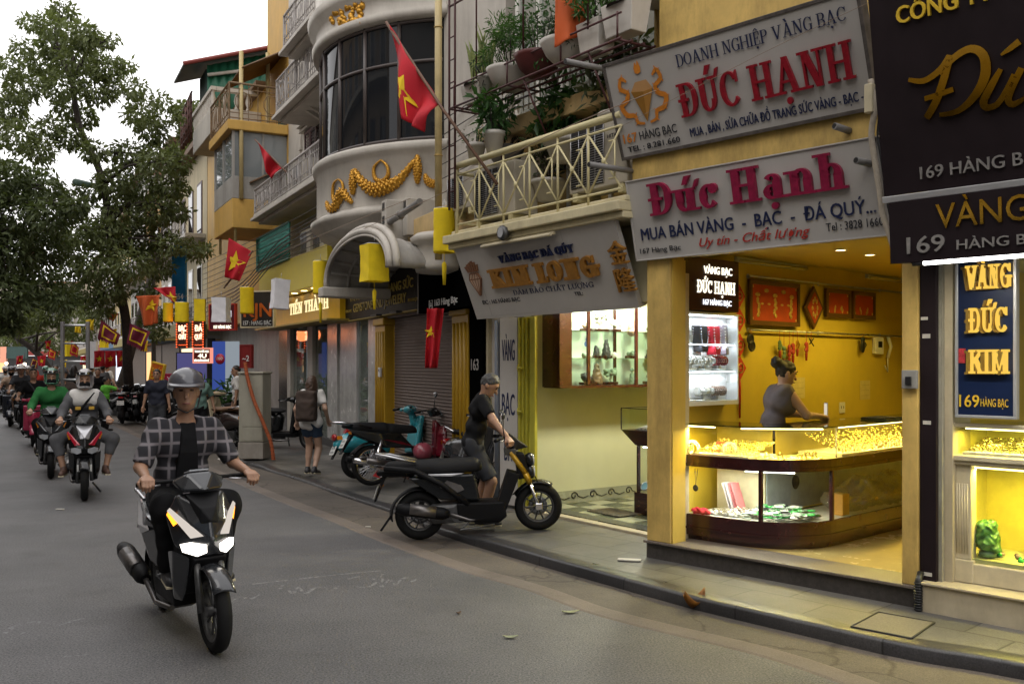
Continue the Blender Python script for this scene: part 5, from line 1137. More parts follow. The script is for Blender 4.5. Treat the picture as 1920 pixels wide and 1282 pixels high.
# floor counter with the sloped front inside 165
c5 = fthing(F165, 'display_counter', 'dark red wooden display counter with sloped glass top on the checked floor', 'counter')
sx, dd, W = 1.05, -.75, 1.0
mb = MB(); mb.rbox(sx, sx+W, -dd, -dd+.5, .14, .38, .004); mb.box(sx+.02, sx+.05, -dd+.02, -dd+.05, .38, .90); mb.box(sx+.02, sx+.05, -dd+.45, -dd+.48, .38, .90); mb.build('base', M_WOOD, c5)
mb = MB(); mb.hull([(sx+.02,-dd,.90),(sx+.02,-dd+.5,.90),(sx-.22,-dd,1.06),(sx-.22,-dd+.5,1.06),(sx+W,-dd,.90),(sx+W,-dd+.5,.90),(sx+W,-dd,1.06),(sx+W,-dd+.5,1.06)]); mb.build('sloped_band', M_WOOD, c5)
B(c5, 'panel_moulding', M_WOOD, [(sx+.04, sx+W-.04, dd+.006, dd, .18, .34)], .004)
B(c5, 'lower_glass', M_GLASS, [(sx+.05, sx+W, dd-.01, dd-.015, .385, .895)]); B(c5, 'upper_glass', M_GLASS, [(sx-.21, sx+W, dd-.005, dd-.01, 1.062, 1.30), (sx-.215, sx-.21, dd-.005, dd-.49, 1.062, 1.30)]); B(c5, 'glass_edge', M_BLACK, [(sx-.22, sx+W, dd, dd-.012, 1.30, 1.308), (sx-.22, sx-.208, dd-.012, dd-.5, 1.30, 1.308), (sx-.222, sx-.212, dd+.002, dd-.01, 1.062, 1.30)])
B(c5, 'lower_back', M_CASEW, [(sx+.05, sx+W, dd-.47, -1.23, .385, .895)])
o = B(c5, 'led_tube', M_COOL, [(sx+.1, sx+W, dd-.04, dd-.06, .875, .885)]); lamp('led_tube_lamp', (sx+.5, -dd+.08, .865), (.9,.95,1), 4, o, kind='AREA', sx=.8, sy=.03); lamp('case_lamp', (sx+.4,-dd+.25,1.29), (1,.95,.85), 3, o, kind='AREA', sx=.8, sy=.2)
for k in range(8):
    t = fthing(F165, 'watch', 'pale blue faced round watch in the lower glass case row', 'watch', sx+.10+.115*(k % 4)+.03*(k//4), dd-.08-.09*(k//4), .385, 'round pale watches in the lower case')
    t['label'] = ('pale round watch in the front row of the lower case, %s from the corner post' if k < 4 else 'pale round watch in the back row of the lower case, %s from the corner post') % ('first', 'second', 'third', 'fourth')[k % 4]
    mb = MB(); mb.lathe([(.0,0),(.05,0),(.055,.012),(.05,.022),(.042,.022)], 20, (0,0,0)); o = mb.build('case', M_WHITE, t); o.rotation_euler = (R(62),0,R(10)); o.location = (0,0,.055); f = MB(); f.lathe([(0,.019),(.041,.019)], 20); f.build('dial', mat('dial_blue', (.25,.45,.5), .3, var=.1), o)
t = fthing(F165, 'chain_rows', 'rows of silver chains and beads on a sloped tray in the counter', 'jewellery'); mb = MB(); mb.hull([(sx-.05,-dd+.05,1.065),(sx+.9,-dd+.05,1.065),(sx-.05,-dd+.4,1.065),(sx+.9,-dd+.4,1.065),(sx+.2,-dd+.4,1.17),(sx+.9,-dd+.4,1.17)]); mb.build('tray', M_VELB, t)
mb = MB(); [mb.tube([(sx+.0+k*.06,-dd+.07,1.08),(sx+.16+k*.06,-dd+.36,1.17)], .009, 5) for k in range(14)]; o = mb.build('chains', M_PEARL, t); o['kind'] = 'stuff'
t = fthing(F165, 'door_mat', 'brown patterned door mat on the checked floor', 'mat', .62, -.42, .141); mb = MB(); mb.rbox(0,.55,.0,.35,0,.012,.004); mb.build('mat', mat('mat_brown', (.13,.11,.08), .9, var=.5, vs=40, bump=.5), t); mb = MB(); mb.box(.03,.52,.03,.04,.0125,.014); mb.box(.03,.52,.31,.32,.0125,.014); mb.build('border', M_BLACK, t)
o = B(s5, 'ceiling_lamp', glow('shop_lamp', (1,.93,.7), 4), [(1.0, 1.5, -.6, -.75, 3.0, 3.019)]); lamp('ceiling_light', (1.2, 1.2, 2.9), (1,.97,.76), 300, o, .15)
# ------------------------------------------------------------------ numbers 161 / 163: the house with the curved bay
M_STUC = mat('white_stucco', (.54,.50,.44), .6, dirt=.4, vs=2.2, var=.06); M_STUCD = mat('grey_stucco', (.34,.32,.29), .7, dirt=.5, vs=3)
M_DGL = glass('bay_tinted_glass', (.03,.03,.03), -.01, .9, .015, (.012,.014,.017)); M_MULL = mat('mullion_brown', (.07,.055,.05), .4)
M_GILT = mat('gilt', (.55,.28,.03), .38, .55, var=.25, vs=40); M_SHUT = mat('roller_shutter', (.20,.155,.135), .55, var=.05, vs=2); M_GCOL = mat('gold_column', (.46,.27,.015), .4, var=.08); M_MARB = mat('grey_marble', (.46,.45,.43), .25, var=.25, vs=3); M_CABK = mat('black_sign', (.003,.003,.003), .6, var=0, spec=.0); M_TERR = mat('brown_step', (.09,.045,.03), .5)
h1 = fthing(F161, 'townhouse', 'white townhouse with a curved tinted glass bay and gilt garlands', 'building')
B(h1, 'wall', M_STUC, [(1.45, 8.3, -.05, -.5, 3.2, 9.5)]); B(h1, 'roof', M_STUC, [(1.45, 8.3, .2, -8, 9.5, 9.7)]); B(h1, 'wall', M_STUC, [(1.45, 8.3, -7.9, -8, 0, 9.5)], label='rear wall')
BC, BR = (3.87, -1.4), 2.65
def ring(name, prof, m, a0=-60, a1=60, n=36, parent=h1, **tags):
    mb = MB(); mb.lathe([(BR + r, z) for r, z in prof], n, (BC[0], -BC[1], 0), 'z', -90 + a0, -90 + a1); return mb.build(name, m, parent, **tags)
ring('bay_cornice', [(-2.2,3.72),(-.25,3.72),(-.22,3.80),(-.05,3.86),(-.02,3.95),(.08,3.98),(.10,4.06),(.02,4.10),(0,4.12)], M_STUC)
ring('bay_band', [(0,4.12),(0,4.84),(.06,4.88),(.08,4.96),(.04,5.0),(-.06,5.02)], M_STUC)
ring('bay_glass', [(-.08,5.02),(-.08,6.76)], M_DGL)
mb = MB()
for a in (-58,-44,-30,-15,0,15,29,43,57):
    an = R(-90 + a); c, s_ = math.cos(an), math.sin(an); x, y = BC[0] + (BR-.07)*c, -BC[1] + (BR-.07)*s_; mb.tube([(x,y,5.02),(x,y,6.77)], .032, 6)
for z in (5.05, 6.16, 6.74): mb.tube([(BC[0] + (BR-.07)*math.cos(R(-90+a)), -BC[1] + (BR-.07)*math.sin(R(-90+a)), z) for a in range(-58, 59, 4)], .028, 6)
mb.build('bay_mullions', M_MULL, h1)
ring('bay_top', [(-.1,6.76),(.05,6.78),(.08,6.88),(.0,6.92),(.02,7.12),(.12,7.2),(.15,7.32),(.02,7.4),(0,8.4),(-2.5,8.4)], M_STUC)
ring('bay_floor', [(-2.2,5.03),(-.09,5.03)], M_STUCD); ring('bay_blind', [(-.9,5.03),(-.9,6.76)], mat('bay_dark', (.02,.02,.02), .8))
def bay(a, z, r=0.0): an = R(-90 + a); return Vector((BC[0] + (BR+r)*math.cos(an), -BC[1] + (BR+r)*math.sin(an), z))
Mf = F161.M()
def bay_hit(px, py, r=0.0):      # angle and height on the bay drum under a pixel of the photograph
    best = None
    for k in range(-600, 601):
        p = Mf @ bay(k*.1, 0, r); q = CX + FPX*p.x/p.y
        if p.y > 0 and (best is None or (abs(q-px) < best[0] - 1e-6)):
            front = (p - Vector((0,0,0))).to_2d(); c2 = (Mf @ Vector((BC[0], -BC[1], 0))).to_2d()
            if (front - c2).dot(-front) > 0: best = (abs(q-px), k*.1, p.y)
    return best[1], CAMH + (CY-py)/FPX*best[2]
def garland(name, pix, rad, scales=True, r=.03):
    pts = []
    L = smooth_line([Vector((*bay_hit(x, y, r), 0)) for x, y in pix], 6)
    pts = [bay(p.x, p.y, r) for p in L]; k = len(pts); rs = [rad*(.35 + .65*math.sin(math.pi*i/(k-1))) for i in range(k)]
    mb = MB(); mb.tube(pts, rs, 10)
    if scales:
        for i in range(1, k-1):
            for j in range(6):
                an = j*math.pi/3 + (i % 2)*.5; t_ = (pts[i+1]-pts[i-1]).normalized(); u = t_.cross(Vector((0,0,1))).normalized(); w = t_.cross(u); q = pts[i] + (u*math.cos(an)+w*math.sin(an))*rs[i]; mb.sphere(q, rs[i]*.34, 6, 4)
    return mb.build(name, M_GILT, h1)
garland('gilt_garland', [(664,318),(680,343),(700,356),(722,352),(748,338),(778,300)], .085)
garland('gilt_garland', [(612,378),(618,392),(630,385),(640,360),(652,372),(660,380)], .06)
for x, y0, y1 in ((782,290,345),(661,318,366)): garland('gilt_pendant', [(x,y0),(x+1,(y0+y1)/2),(x,y1)], .055)
garland('gilt_ring', [(714,300),(726,312),(727,330),(716,340),(703,334),(701,314),(714,300)], .03, True); garland('gilt_ring', [(634,336),(642,345),(641,372),(632,380),(624,370),(625,346),(634,336)], .028, True)
garland('gilt_scroll', [(797,326),(802,340),(815,345),(826,338)], .05)
mb = MB(); rg = random.Random(4)
for k in range(90):
    a, z = bay_hit(rg.uniform(624, 682), rg.uniform(-10, 46)); mb.sphere(bay(a, z, .02), rg.uniform(.03,.06), 6, 5)
mb.build('gilt_relief', M_GILT, h1)
# arched hood under the bay: a barrel vault on an outer arch, with a drum at its right springing
hs0, hz0 = F161.on(1.15, 612, 545)[0], 3.02; hs1 = F161.on(1.15, 728, 500)[0]
def arch(f, r=0.0): a = math.pi*(1-f); return (hs0+hs1)/2 + ((hs1-hs0)/2 + r)*math.cos(a), hz0 + (.6 + r)*max(0, math.sin(a))**.8
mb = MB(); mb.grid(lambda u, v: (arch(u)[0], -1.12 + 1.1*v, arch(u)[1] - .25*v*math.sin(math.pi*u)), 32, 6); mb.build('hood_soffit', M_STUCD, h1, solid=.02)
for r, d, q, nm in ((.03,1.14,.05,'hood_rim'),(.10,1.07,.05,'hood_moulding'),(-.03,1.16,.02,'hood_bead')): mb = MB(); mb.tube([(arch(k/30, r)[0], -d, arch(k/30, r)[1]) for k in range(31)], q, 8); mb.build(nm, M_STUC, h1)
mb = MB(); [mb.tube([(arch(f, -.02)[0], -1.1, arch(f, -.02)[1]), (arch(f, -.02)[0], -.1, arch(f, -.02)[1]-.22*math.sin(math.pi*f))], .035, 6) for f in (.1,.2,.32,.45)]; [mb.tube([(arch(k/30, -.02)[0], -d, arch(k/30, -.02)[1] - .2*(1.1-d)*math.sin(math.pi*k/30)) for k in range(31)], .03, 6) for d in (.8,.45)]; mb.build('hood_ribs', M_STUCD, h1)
B(h1, 'hood_springer', M_STUC, [(hs0-.2, hs0+.12, 1.24, .05, hz0-.16, hz0)], .02)
mb = MB(); mb.lathe([(.0,2.98),(.4,3.0),(.42,3.06),(.4,3.12),(.4,3.34),(.46,3.38),(.48,3.44),(.4,3.5),(0,3.5)], 28, (hs1-.2,-.3,0)); mb.build('hood_drum', M_STUC, h1)
# concrete vent boxes and pipe below the bay
B(h1, 'vent_box', M_STUC, [(5.72, 5.95, .78, .3, 3.55, 4.12)], .01); B(h1, 'vent_box', M_STUC, [(6.0, 6.2, .55, .05, 3.6, 4.12)], .01)
for s, z, d in ((5.83,4.03,.784),(5.83,3.84,.784),(5.83,3.65,.784),(6.10,4.03,.554)): B(h1, 'vent_hole', M_BLACK, [(s-.055, s+.055, d, d-.02, z-.055, z+.055)])
t = fthing(F161, 'drain_pipe', 'grey horizontal drain pipe below the bay by the vent boxes', 'pipe'); mb = MB(); mb.tube([(5.9,-.72,3.80),(6.5,-.74,3.82),(7.3,-.72,3.88)], .045, 10); mb.build('pipe', mat('pipe_grey', (.22,.21,.2), .6), t); mb = MB(); mb.torus((6.5,-.74,3.82), .05, .016, 'x', 14, 5); mb.build('joint', M_STUCD, t)
B(h1, 'beam', M_PEACH, [(5.9, 8.9, .45, -.3, 3.42, 3.82)], .01)
# ground floor: marble, glass, gold columns, shutter, narrow dark pier of 163
g0 = .10
for s0, s1 in ((-.9, -.05), (.02, 1.35), (2.18, 2.75)): B(h1, 'marble_panel', M_MARB, [(s0, s1, .02 if s0 > 0 else .06, -.3, g0+.16, 2.75)], .004)
B(h1, 'base_course', mat('base_granite', (.05,.048,.05), .4, var=.3, vs=30), [(-6, 2.8, .10, -.3, .05, g0+.155)], .005)
M_DOORG = glass('green_door_glass', (.35,.42,.38), .12, .6, .02, (.30,.34,.30))
B(h1, 'glass_door', M_DOORG, [(1.36, 2.17, -.02, -.04, g0+.16, 2.6)]); B(h1, 'door_frame', M_ALU, [(1.352, 1.375, .0, -.05, g0+.16, 2.72), (2.155, 2.175, .0, -.05, g0+.16, 2.72)])
for s0 in (2.80, 6.68): 
    w = .60 if s0 < 5 else .62
    B(h1, 'gold_column', M_GCOL, [(s0, s0+w, .06, -.3, g0+.12, 2.45)], .01); B(h1, 'column_base', M_GCOL, [(s0-.03, s0+w+.03, .1, -.3, .05, g0+.119)], .01); B(h1, 'column_cap', M_GCOL, [(s0-.03, s0+w+.03, .1, -.3, 2.451, 2.58)], .02)
    mb = MB(); [mb.tube([(s0+.1+k*(w-.2)/3, -.062, .4), (s0+.1+k*(w-.2)/3, -.062, 2.35)], .03, 8) for k in range(4)]; mb.build('fluting', M_GCOL, h1)
mb = MB(); nsl = 46; zs = [(g0+.15) + (2.55-g0-.15)*k/nsl for k in range(nsl+1)]
vs = []; 
for k, z in enumerate(zs): vs += [(3.41,.10,z),(6.67,.10,z),(3.41,.115,z+.012),(6.67,.115,z+.012)]
mb.add(vs, [(4*k+i, 4*k+i+1, 4*k+i+3, 4*k+i+2) for k in range(nsl+1) for i in (0,)] + [(4*k+2, 4*k+3, 4*k+5, 4*k+4) for k in range(nsl)]); mb.build('roller_shutter', M_SHUT, h1)
B(h1, 'shutter_box', mat('shutter_box', (.08,.055,.05), .5), [(3.4, 6.7, .02, -.3, 2.56, 2.72)]); B(h1, 'step', M_TERR, [(2.8, 7.3, .32, -.3, .05, g0+.118)], .008)
B(h1, 'pier', M_CABK, [(7.32, 7.78, .05, -.3, .1, 3.4)], .005); P = Plane(F161.P(7.40, .052, 1.72), F161.t, (0,0,1)); letter(h1, '163', P, (0, 0, .26, .15), M_SILV, .004, .01)
B(h1, 'door', M_STUC, [(7.80, 8.40, -.05, -.12, .1, 2.4)]); B(h1, 'door_frame', M_MOULD, [(7.785, 7.85, .0, -.12, .1, 2.45)]); B(h1, 'door_handle', M_BLACK, [(8.25, 8.29, -.02, -.049, 1.15, 1.75)], .005)
t = fthing(F161, 'doorbell', 'small white doorbell box on the left gold column', 'doorbell'); B(t, 'box', M_WHITE, [(3.22, 3.34, .13, .095, 1.58, 1.74)], .006); B(t, 'button', M_BLACK, [(3.26, 3.30, .134, .131, 1.67, 1.71)])
# dark sign of 161 and black sign of 163
P = Plane(F161.P(.15, .12, 2.62), F161.t, (0,0,1)); t = thing('shop_sign', 'black fascia sign with gold lettering Gemstone and Jewelery', 'sign', P.o); Mz = P.M(0,0).to_3x3().to_4x4()
mb = MB(Mz); mb.box(0, 5.2, 0, .88, -.2, 0); mb.build('panel', mat('sign_black_brown', (.014,.011,.008), .5, spec=.15), t); M_GLT = mat('dull_gold_letter', (.36,.26,.05), .5, var=.1); mb = MB(Mz); mb.box(0, 5.2, -.02, -.002, -.2, .02); mb.build('trim', M_GLT, t)
T_(t, P, 'VÀNG - ĐÁ QUÝ - TRANG SỨC', 656, 775, 566, 551, M_GLT, bold=.012, depth=.01); T_(t, P, '161', 637.5, 646.5, 589.5, 570, M_GLT, bold=.01, depth=.01); T_(t, P, 'HÀNG BẠC', 648, 660, 587, 582, M_GLT, depth=.01); T_(t, P, 'GEMSTONE AND JEWELERY', 663, 762, 585.6, 570, M_GLT, bold=.01, depth=.01); T_(t, P, 'NATURAL JEWEL', 766, 788, 566, 560, M_GLT, depth=.01)
P = Plane(F161.P(5.9, .28, 2.52), F161.t, (0,0,1)); t = thing('shop_sign', 'large black sign reading 163 Hàng Bạc in small white letters', 'sign', P.o); Mz = P.M(0,0).to_3x3().to_4x4()
mb = MB(Mz); mb.box(0, 2.2, 0, 1.32, -.25, 0); mb.build('panel', M_CABK, t); mb = MB(Mz); mb.box(-.02, -.002, 0, 1.32, -.25, .01); mb.build('edge', M_SEAM, t); M_WLET = mat('white_letter', (.78,.78,.76), .4, var=0); T_(t, P, '[a] 163 Hàng Bạc', 805, 858, 575.5, 563, M_WLET, bold=.012, depth=.006)
for k, (s, lab) in enumerate(((3.9, 'left spotlight fitting under the black fascia sign'), (5.0, 'right spotlight fitting under the black fascia sign'))):
    t = fthing(F161, 'spotlight', lab, 'lamp', s, .35, 2.60); mb = MB(); mb.rbox(-.18,.18,-.05,.05,-.03,.0,.006); mb.build('body', M_BLACK, t); mb = MB(); mb.box(-.16,.16,-.04,.04,-.034,-.031); mb.build('lens', mat('lens_grey', (.4,.4,.38), .2), t)
t = fthing(F161, 'hanging_bell_lamp', 'small bronze lamp hanging inside the arched hood', 'lamp', 2.3, .55, 3.45); mb = MB(); mb.tube([(0,0,0),(0,0,.3)], .008, 6); mb.build('chain', M_BLACK, t); mb = MB(); mb.lathe([(.02,.1),(.05,.05),(.1,-.05),(.09,-.06),(.03,0)], 14); mb.build('shade', M_DARKIRON, t)

# ------------------------------------------------------------------ numbers 157 / 159: white house with iron balconies over the yellow shop
h2 = fthing(F159, 'townhouse', 'white townhouse with lace ironwork balconies and maroon shutters', 'building')
B(h2, 'wall', M_STUC, [(-4.3, 1.5, 0, -.4, 4.3, 13), (-5.6, -4.31, 0, -.4, 4.3, 5.2)]); B(h2, 'wall', M_STUCD, [(-4.3, 1.5, -.35, -6, 0, 13)], label='body behind the front'); B(h2, 'roof', M_STUC, [(-4.3, 1.6, .3, -6, 13, 13.2)])
M_IRONW = mat('white_iron', (.42,.39,.37), .5, var=.1, vs=10); M_MARSH = mat('maroon_shutter', (.055,.016,.02), .5, var=.1)
def ironwork(parent, s0, s1, d, z0, z1, step=.09, m=M_IRONW, side=None, name='balcony_railing'):
    step *= 1.5
    mb = MB(); segs = [((s0, -d), (s1, -d))] + ([((side, -d), (side, -.05))] if side is not None else [])
    for (a, b) in segs:
        L = math.hypot(b[0]-a[0], b[1]-a[1]); n = max(2, int(L/step)); q = lambda f, z: (a[0]+(b[0]-a[0])*f, a[1]+(b[1]-a[1])*f, z)
        mb.tube([q(0,z1), q(1,z1)], .028, 6); mb.tube([q(0,z0+.04), q(1,z0+.04)], .016, 5); mb.tube([q(0,z1-.13), q(1,z1-.13)], .012, 5); mb.tube([q(0,z0+.16), q(1,z0+.16)], .012, 5)
        for k in range(n+1):
            f = k/n; mb.tube([q(f,z0), q(f,z1)], .009 if k % 6 else .022, 4, False)
            if k % 3 == 1 and k < n:
                p0, p1 = q(f, 0), q(min(1, f+1/n), 0); zc = (z0+z1)/2
                mb.tube([(p0[0]+(p1[0]-p0[0])*(.5+.9*math.sin(t_)), p0[1]+(p1[1]-p0[1])*(.5+.9*math.sin(t_)), zc + (z1-z0)*.27*math.cos(t_)) for t_ in [x*.628 for x in range(11)]], .010, 4, False)
    return mb.build(name, m, parent)
def balcony(s0, s1, d, zb, rail_h, side=None):
    B(h2, 'balcony', M_STUC, [(s0-.06, s1, d+.06, -.02, zb, zb+.07), (s0, s1, d, -.02, zb+.071, zb+.16), (s0+.1, s1, d-.1, -.02, zb-.08, zb-.001)], .012); ironwork(h2, s0+.04, s1, d-.03, zb+.16, zb+.16+rail_h, side=s0+.04)
balcony(-4.0, 2.35, .9, 5.13, .56); balcony(-1.8, 2.2, .9, 7.0, .66); balcony(-.1, 2.2, 1.15, 7.85, .6)
def shutter(parent, s0, s1, z0, z1, d, m, leaves=2):
    for k in range(leaves):
        a = s0 + (s1-s0)*k/leaves; b = s0 + (s1-s0)*(k+1)/leaves - .01; mb = MB(); mb.box(a, a+.06, -d-.03, -d, z0, z1); mb.box(b-.06, b, -d-.03, -d, z0, z1); mb.box(a+.06, b-.06, -d-.03, -d, z1-.08, z1); mb.box(a+.06, b-.06, -d-.03, -d, z0, z0+.08); mb.box(a+.06, b-.06, -d-.03, -d, (z0+z1)/2-.04, (z0+z1)/2+.04)
        nz = int((z1-z0)/.075)
        for i in range(nz): z = z0+.09+i*.075; mb.add([(a+.06,-d-.004,z+.05),(b-.06,-d-.004,z+.05),(b-.06,-d-.03,z),(a+.06,-d-.03,z)], [(0,1,2,3)])
        mb.build('shutter', m, parent)
shutter(h2, -2.6, -.7, 5.3, 7.0, .03, M_MARSH, 4); shutter(h2, -.2, .9, 7.1, 8.6, .03, M_MARSH, 2)
B(h2, 'cornice', M_STUC, [(-2.9, -.4, .12, 0, 7.02, 7.09), (-2.8, -.5, .2, 0, 7.1, 7.16)], .01); B(h2, 'quoin', M_STUC, [(-3.2+.0*k, -3.0, .05, 0, 5.35+.45*k, 5.7+.45*k) for k in range(6)], .01)
mb = MB(); 
for k, (s, d) in enumerate(((-.5,.0),(-.2,.0))): mb.hull([(s,-.02,6.6),(s+.1,-.02,6.6),(s,-.6,6.92),(s+.1,-.6,6.92),(s,-.02,6.92),(s+.1,-.02,6.92)], .01)
mb.build('corbel', M_STUC, h2)
# yellow fascia and lit sign of the shop below
M_TTY = mat('mustard_fascia', (.64,.50,.03), .4, var=.06); M_TTS = mat('ochre_sign', (.62,.38,.012), .35, var=.1)
t = fthing(F159, 'shop_sign', 'mustard yellow fascia with lit raised letters Tiến Thành under downlights', 'sign'); B(t, 'fascia', M_TTY, [(-4.8, 1.15, .6, .1, 3.33, 4.05)], .01); B(t, 'panel', M_TTS, [(-5.2, .9, .28, .1, 2.66, 3.32)], .006); B(t, 'trim', M_GLT, [(-5.2, 1.2, .62, .1, 2.62, 2.658)], .004)
for k in range(7):
    s = -4.3 + k*.8; mb = MB(); mb.lathe([(0,3.322),(.07,3.322)], 12, (s, -.45, 0)); o = mb.build('downlight', M_WARM, t); lamp('downlight_lamp', (s, -.46, 3.29), WARM, 1.2, o, .05, 'SPOT', (R(-20),0,0), spread=110)
P = Plane(F159.P(-5.2, .281, 2.66), F159.t, (0,0,1)); T_(t, P, 'TIẾN THÀNH', 543, 616, 591, 570.6, glow('lit_cream_letters', (1,.85,.45), 1.3), style='slab', T=.2, t=.09, depth=.008); T_(t, P, 'CÔNG TY VÀNG BẠC', 551, 586, 557.5, 549, M_GLT, depth=.01)
B(h2, 'glass_door', M_DOORG, [(-3.9, -2.4, -.02, -.04, .2, 2.62)]); B(h2, 'glass_door', mat('door_dark', (.02,.015,.012), .2), [(-5.3, -3.92, .0, -.04, .2, 2.62)]); B(h2, 'jamb', M_STUC, [(-2.39, -1.95, .05, -.3, .2, 2.65), (-4.2, -3.91, .06, -.3, .2, 2.65)], .005); B(h2, 'window_pane', M_DOORG, [(-1.94, -1.05, -.02, -.04, .2, 2.62)])
lamp('shop_glow', (-1.5, .8, 2.3), (1,.85,.5), 6, h2, .1)
# ------------------------------------------------------------------ yellow house with projecting glazed box
M_OCH = mat('ochre_wall', (.60,.36,.08), .65, dirt=.45, vs=1.5, var=.08); M_RUST = mat('rust_awning', (.13,.07,.03), .7, var=.3, vs=5); M_GRGL = glass('grey_pane', (.3,.33,.34), .1, .75, .05, (.30,.33,.34))
h3 = fthing(F159, 'townhouse', 'ochre yellow house with projecting glazed box and rusty awnings', 'building')
B(h3, 'wall', M_OCH, [(-16, -6.6, 0, -.4, 3, 9.1)]); B(h3, 'wall', M_OCH, [(-6.59, -4.31, .0, -6, 5.21, 12.5)], label='taller ochre end wall'); B(h3, 'wall', M_STUCD, [(-16, -6.6, -.41, -6, 0, 9.1)], label='body behind the front'); B(h3, 'roof', M_RUST, [(-16, -6.6, .3, -6, 9.1, 9.2), (-6.59, -4.31, .3, -6, 12.5, 12.7)])
bx0, bx1, bd = -6.9, -4.45, 1.3
B(h3, 'box_base', M_OCH, [(bx0, bx1, bd, 0, 5.02, 5.72)], .02); B(h3, 'box_skirt', M_STUCD, [(bx0, bx1, bd, 0, 5.721, 6.25)], .01); B(h3, 'box_ledge', M_OCH, [(bx0-.1, bx1+.12, bd+.12, 0, 7.32, 7.55)], .02)
B(h3, 'glazing', M_GRGL, [(bx0+.03, bx1-.03, bd-.03, 0, 6.251, 7.319)]); B(h3, 'glazing_bar', M_STUCD, [(bx1-.06, bx1, bd, bd-.06, 6.251, 7.32), (bx0, bx0+.06, bd, bd-.06, 6.251, 7.32), (-5.7, -5.64, bd+.002, bd-.04, 6.251, 7.32), (bx1-.05, bx1+.002, .6, .55, 6.251, 7.32)])
M_RUSTI = mat('rusty_iron', (.2,.13,.07), .7, var=.3, vs=20); ironwork(h3, bx0, bx1+.08, bd+.08, 7.56, 8.42, .13, M_RUSTI, bx1+.08)
B(h3, 'upper_balcony', M_STUC, [(-10.5, -7.3, 1.3, 0, 7.9, 8.55)], .02)
mb = MB()
for k in range(11):
    s = -10.4 + k*.3; mb.lathe([(.05,8.56),(.05,8.6),(.03,8.64),(.07,8.78),(.035,8.95),(.05,9.0)], 10, (s, -1.25, 0))
for k in range(4): mb.lathe([(.05,8.56),(.05,8.6),(.03,8.64),(.07,8.78),(.035,8.95),(.05,9.0)], 10, (-7.36, -1.25+.3*k, 0))
mb.box(-10.5,-7.28,-1.32,-1.18,9.0,9.1); mb.box(-7.45,-7.28,-1.17,-.1,9.0,9.1); mb.build('balustrade', M_STUC, h3)
shutter(h3, -5.2, -4.5, 7.1, 8.2, .02, mat('green_shutter', (.02,.07,.04), .5), 2)
def awning(s0, s1, d0, z0, d1, z1):
    mb = MB(); n = int((s1-s0)/.05); mb.grid(lambda u, v: (s0+(s1-s0)*u, -(d0+(d1-d0)*v), z0+(z1-z0)*v + .018*math.cos(math.pi*round(u*n))), n, 1); return mb.build('awning', M_RUST, h3, solid=.012)
awning(-6.4, -4.33, .0, 6.6, .9, 6.1); awning(-6.4, -4.33, .0, 9.4, 1.1, 8.8)
mb = MB(); [mb.tube([(s,-1.2,4.6),(s,-1.2,7.3)], .035, 8) for s in (-4.6,-6.6)]; mb.tube([(-4.4,-1.1,5.7),(-4.4,-1.1,9.2)], .05, 8); mb.tube([(-5.2,-.3,5.0),(-5.2,-.3,9.5)], .05, 8); mb.build('drain_pipes', mat('pipe_yellow', (.55,.43,.2), .5), h3)
# green corrugated rooftop shed
h4 = fthing(F159, 'rooftop_shed', 'green corrugated metal rooftop shed with red edged roof', 'shed'); M_GRCOR = mat('green_corrugated', (.015,.12,.07), .5, var=.12, vs=2); M_GRDK = mat('dark_green_metal', (.03,.05,.045), .6)
mb = MB(); n = 60; mb.grid(lambda u, v: (-9.9+.04*math.cos(math.pi*round(u*n)), -1.0 + 7*u, 8.8 + (1.6+2.35*u)*v), n, 1); mb.build('wall', M_GRCOR, h4, solid=.01)
mb = MB(); n = 12; mb.grid(lambda u, v: (-11.1+1.2*u, -1.0+.03*math.cos(math.pi*round(u*n)), 8.8 + 1.5*v), n, 1); mb.build('wall', M_GRDK, h4, solid=.01)
mb = MB(); mb.hull([(-11.5,-1.7,10.2),(-9.6,-1.7,10.2),(-11.5,6,12.8),(-9.6,6,12.8),(-11.5,-1.7,10.26),(-9.6,-1.7,10.26),(-11.5,6,12.86),(-9.6,6,12.86)]); mb.build('roof', M_GRDK, h4); mb = MB(); mb.tube([(-9.55,-1.7,10.26),(-9.55,6,12.86)], .06, 6); mb.build('roof_edge', mat('red_edge', (.25,.05,.04), .6), h4); mb = MB(); mb.tube([(-9.8,-1.0,10.1),(-9.8,6,11.9)], .05, 6); mb.build('batten', M_STUC, h4)
mb = MB()
for k in range(5): mb.tube([(-11.6-.5*k,-1.2,8.6),(-11.6-.5*k,-1.2,10-.1*k)], .04, 6); mb.tube([(-11.4,-1.2,8.8+.3*k),(-13.8,-1.2,8.8+.25*k)], .03, 6)
mb.build('scaffold', mat('rusty_pipe', (.12,.05,.04), .7), h4)
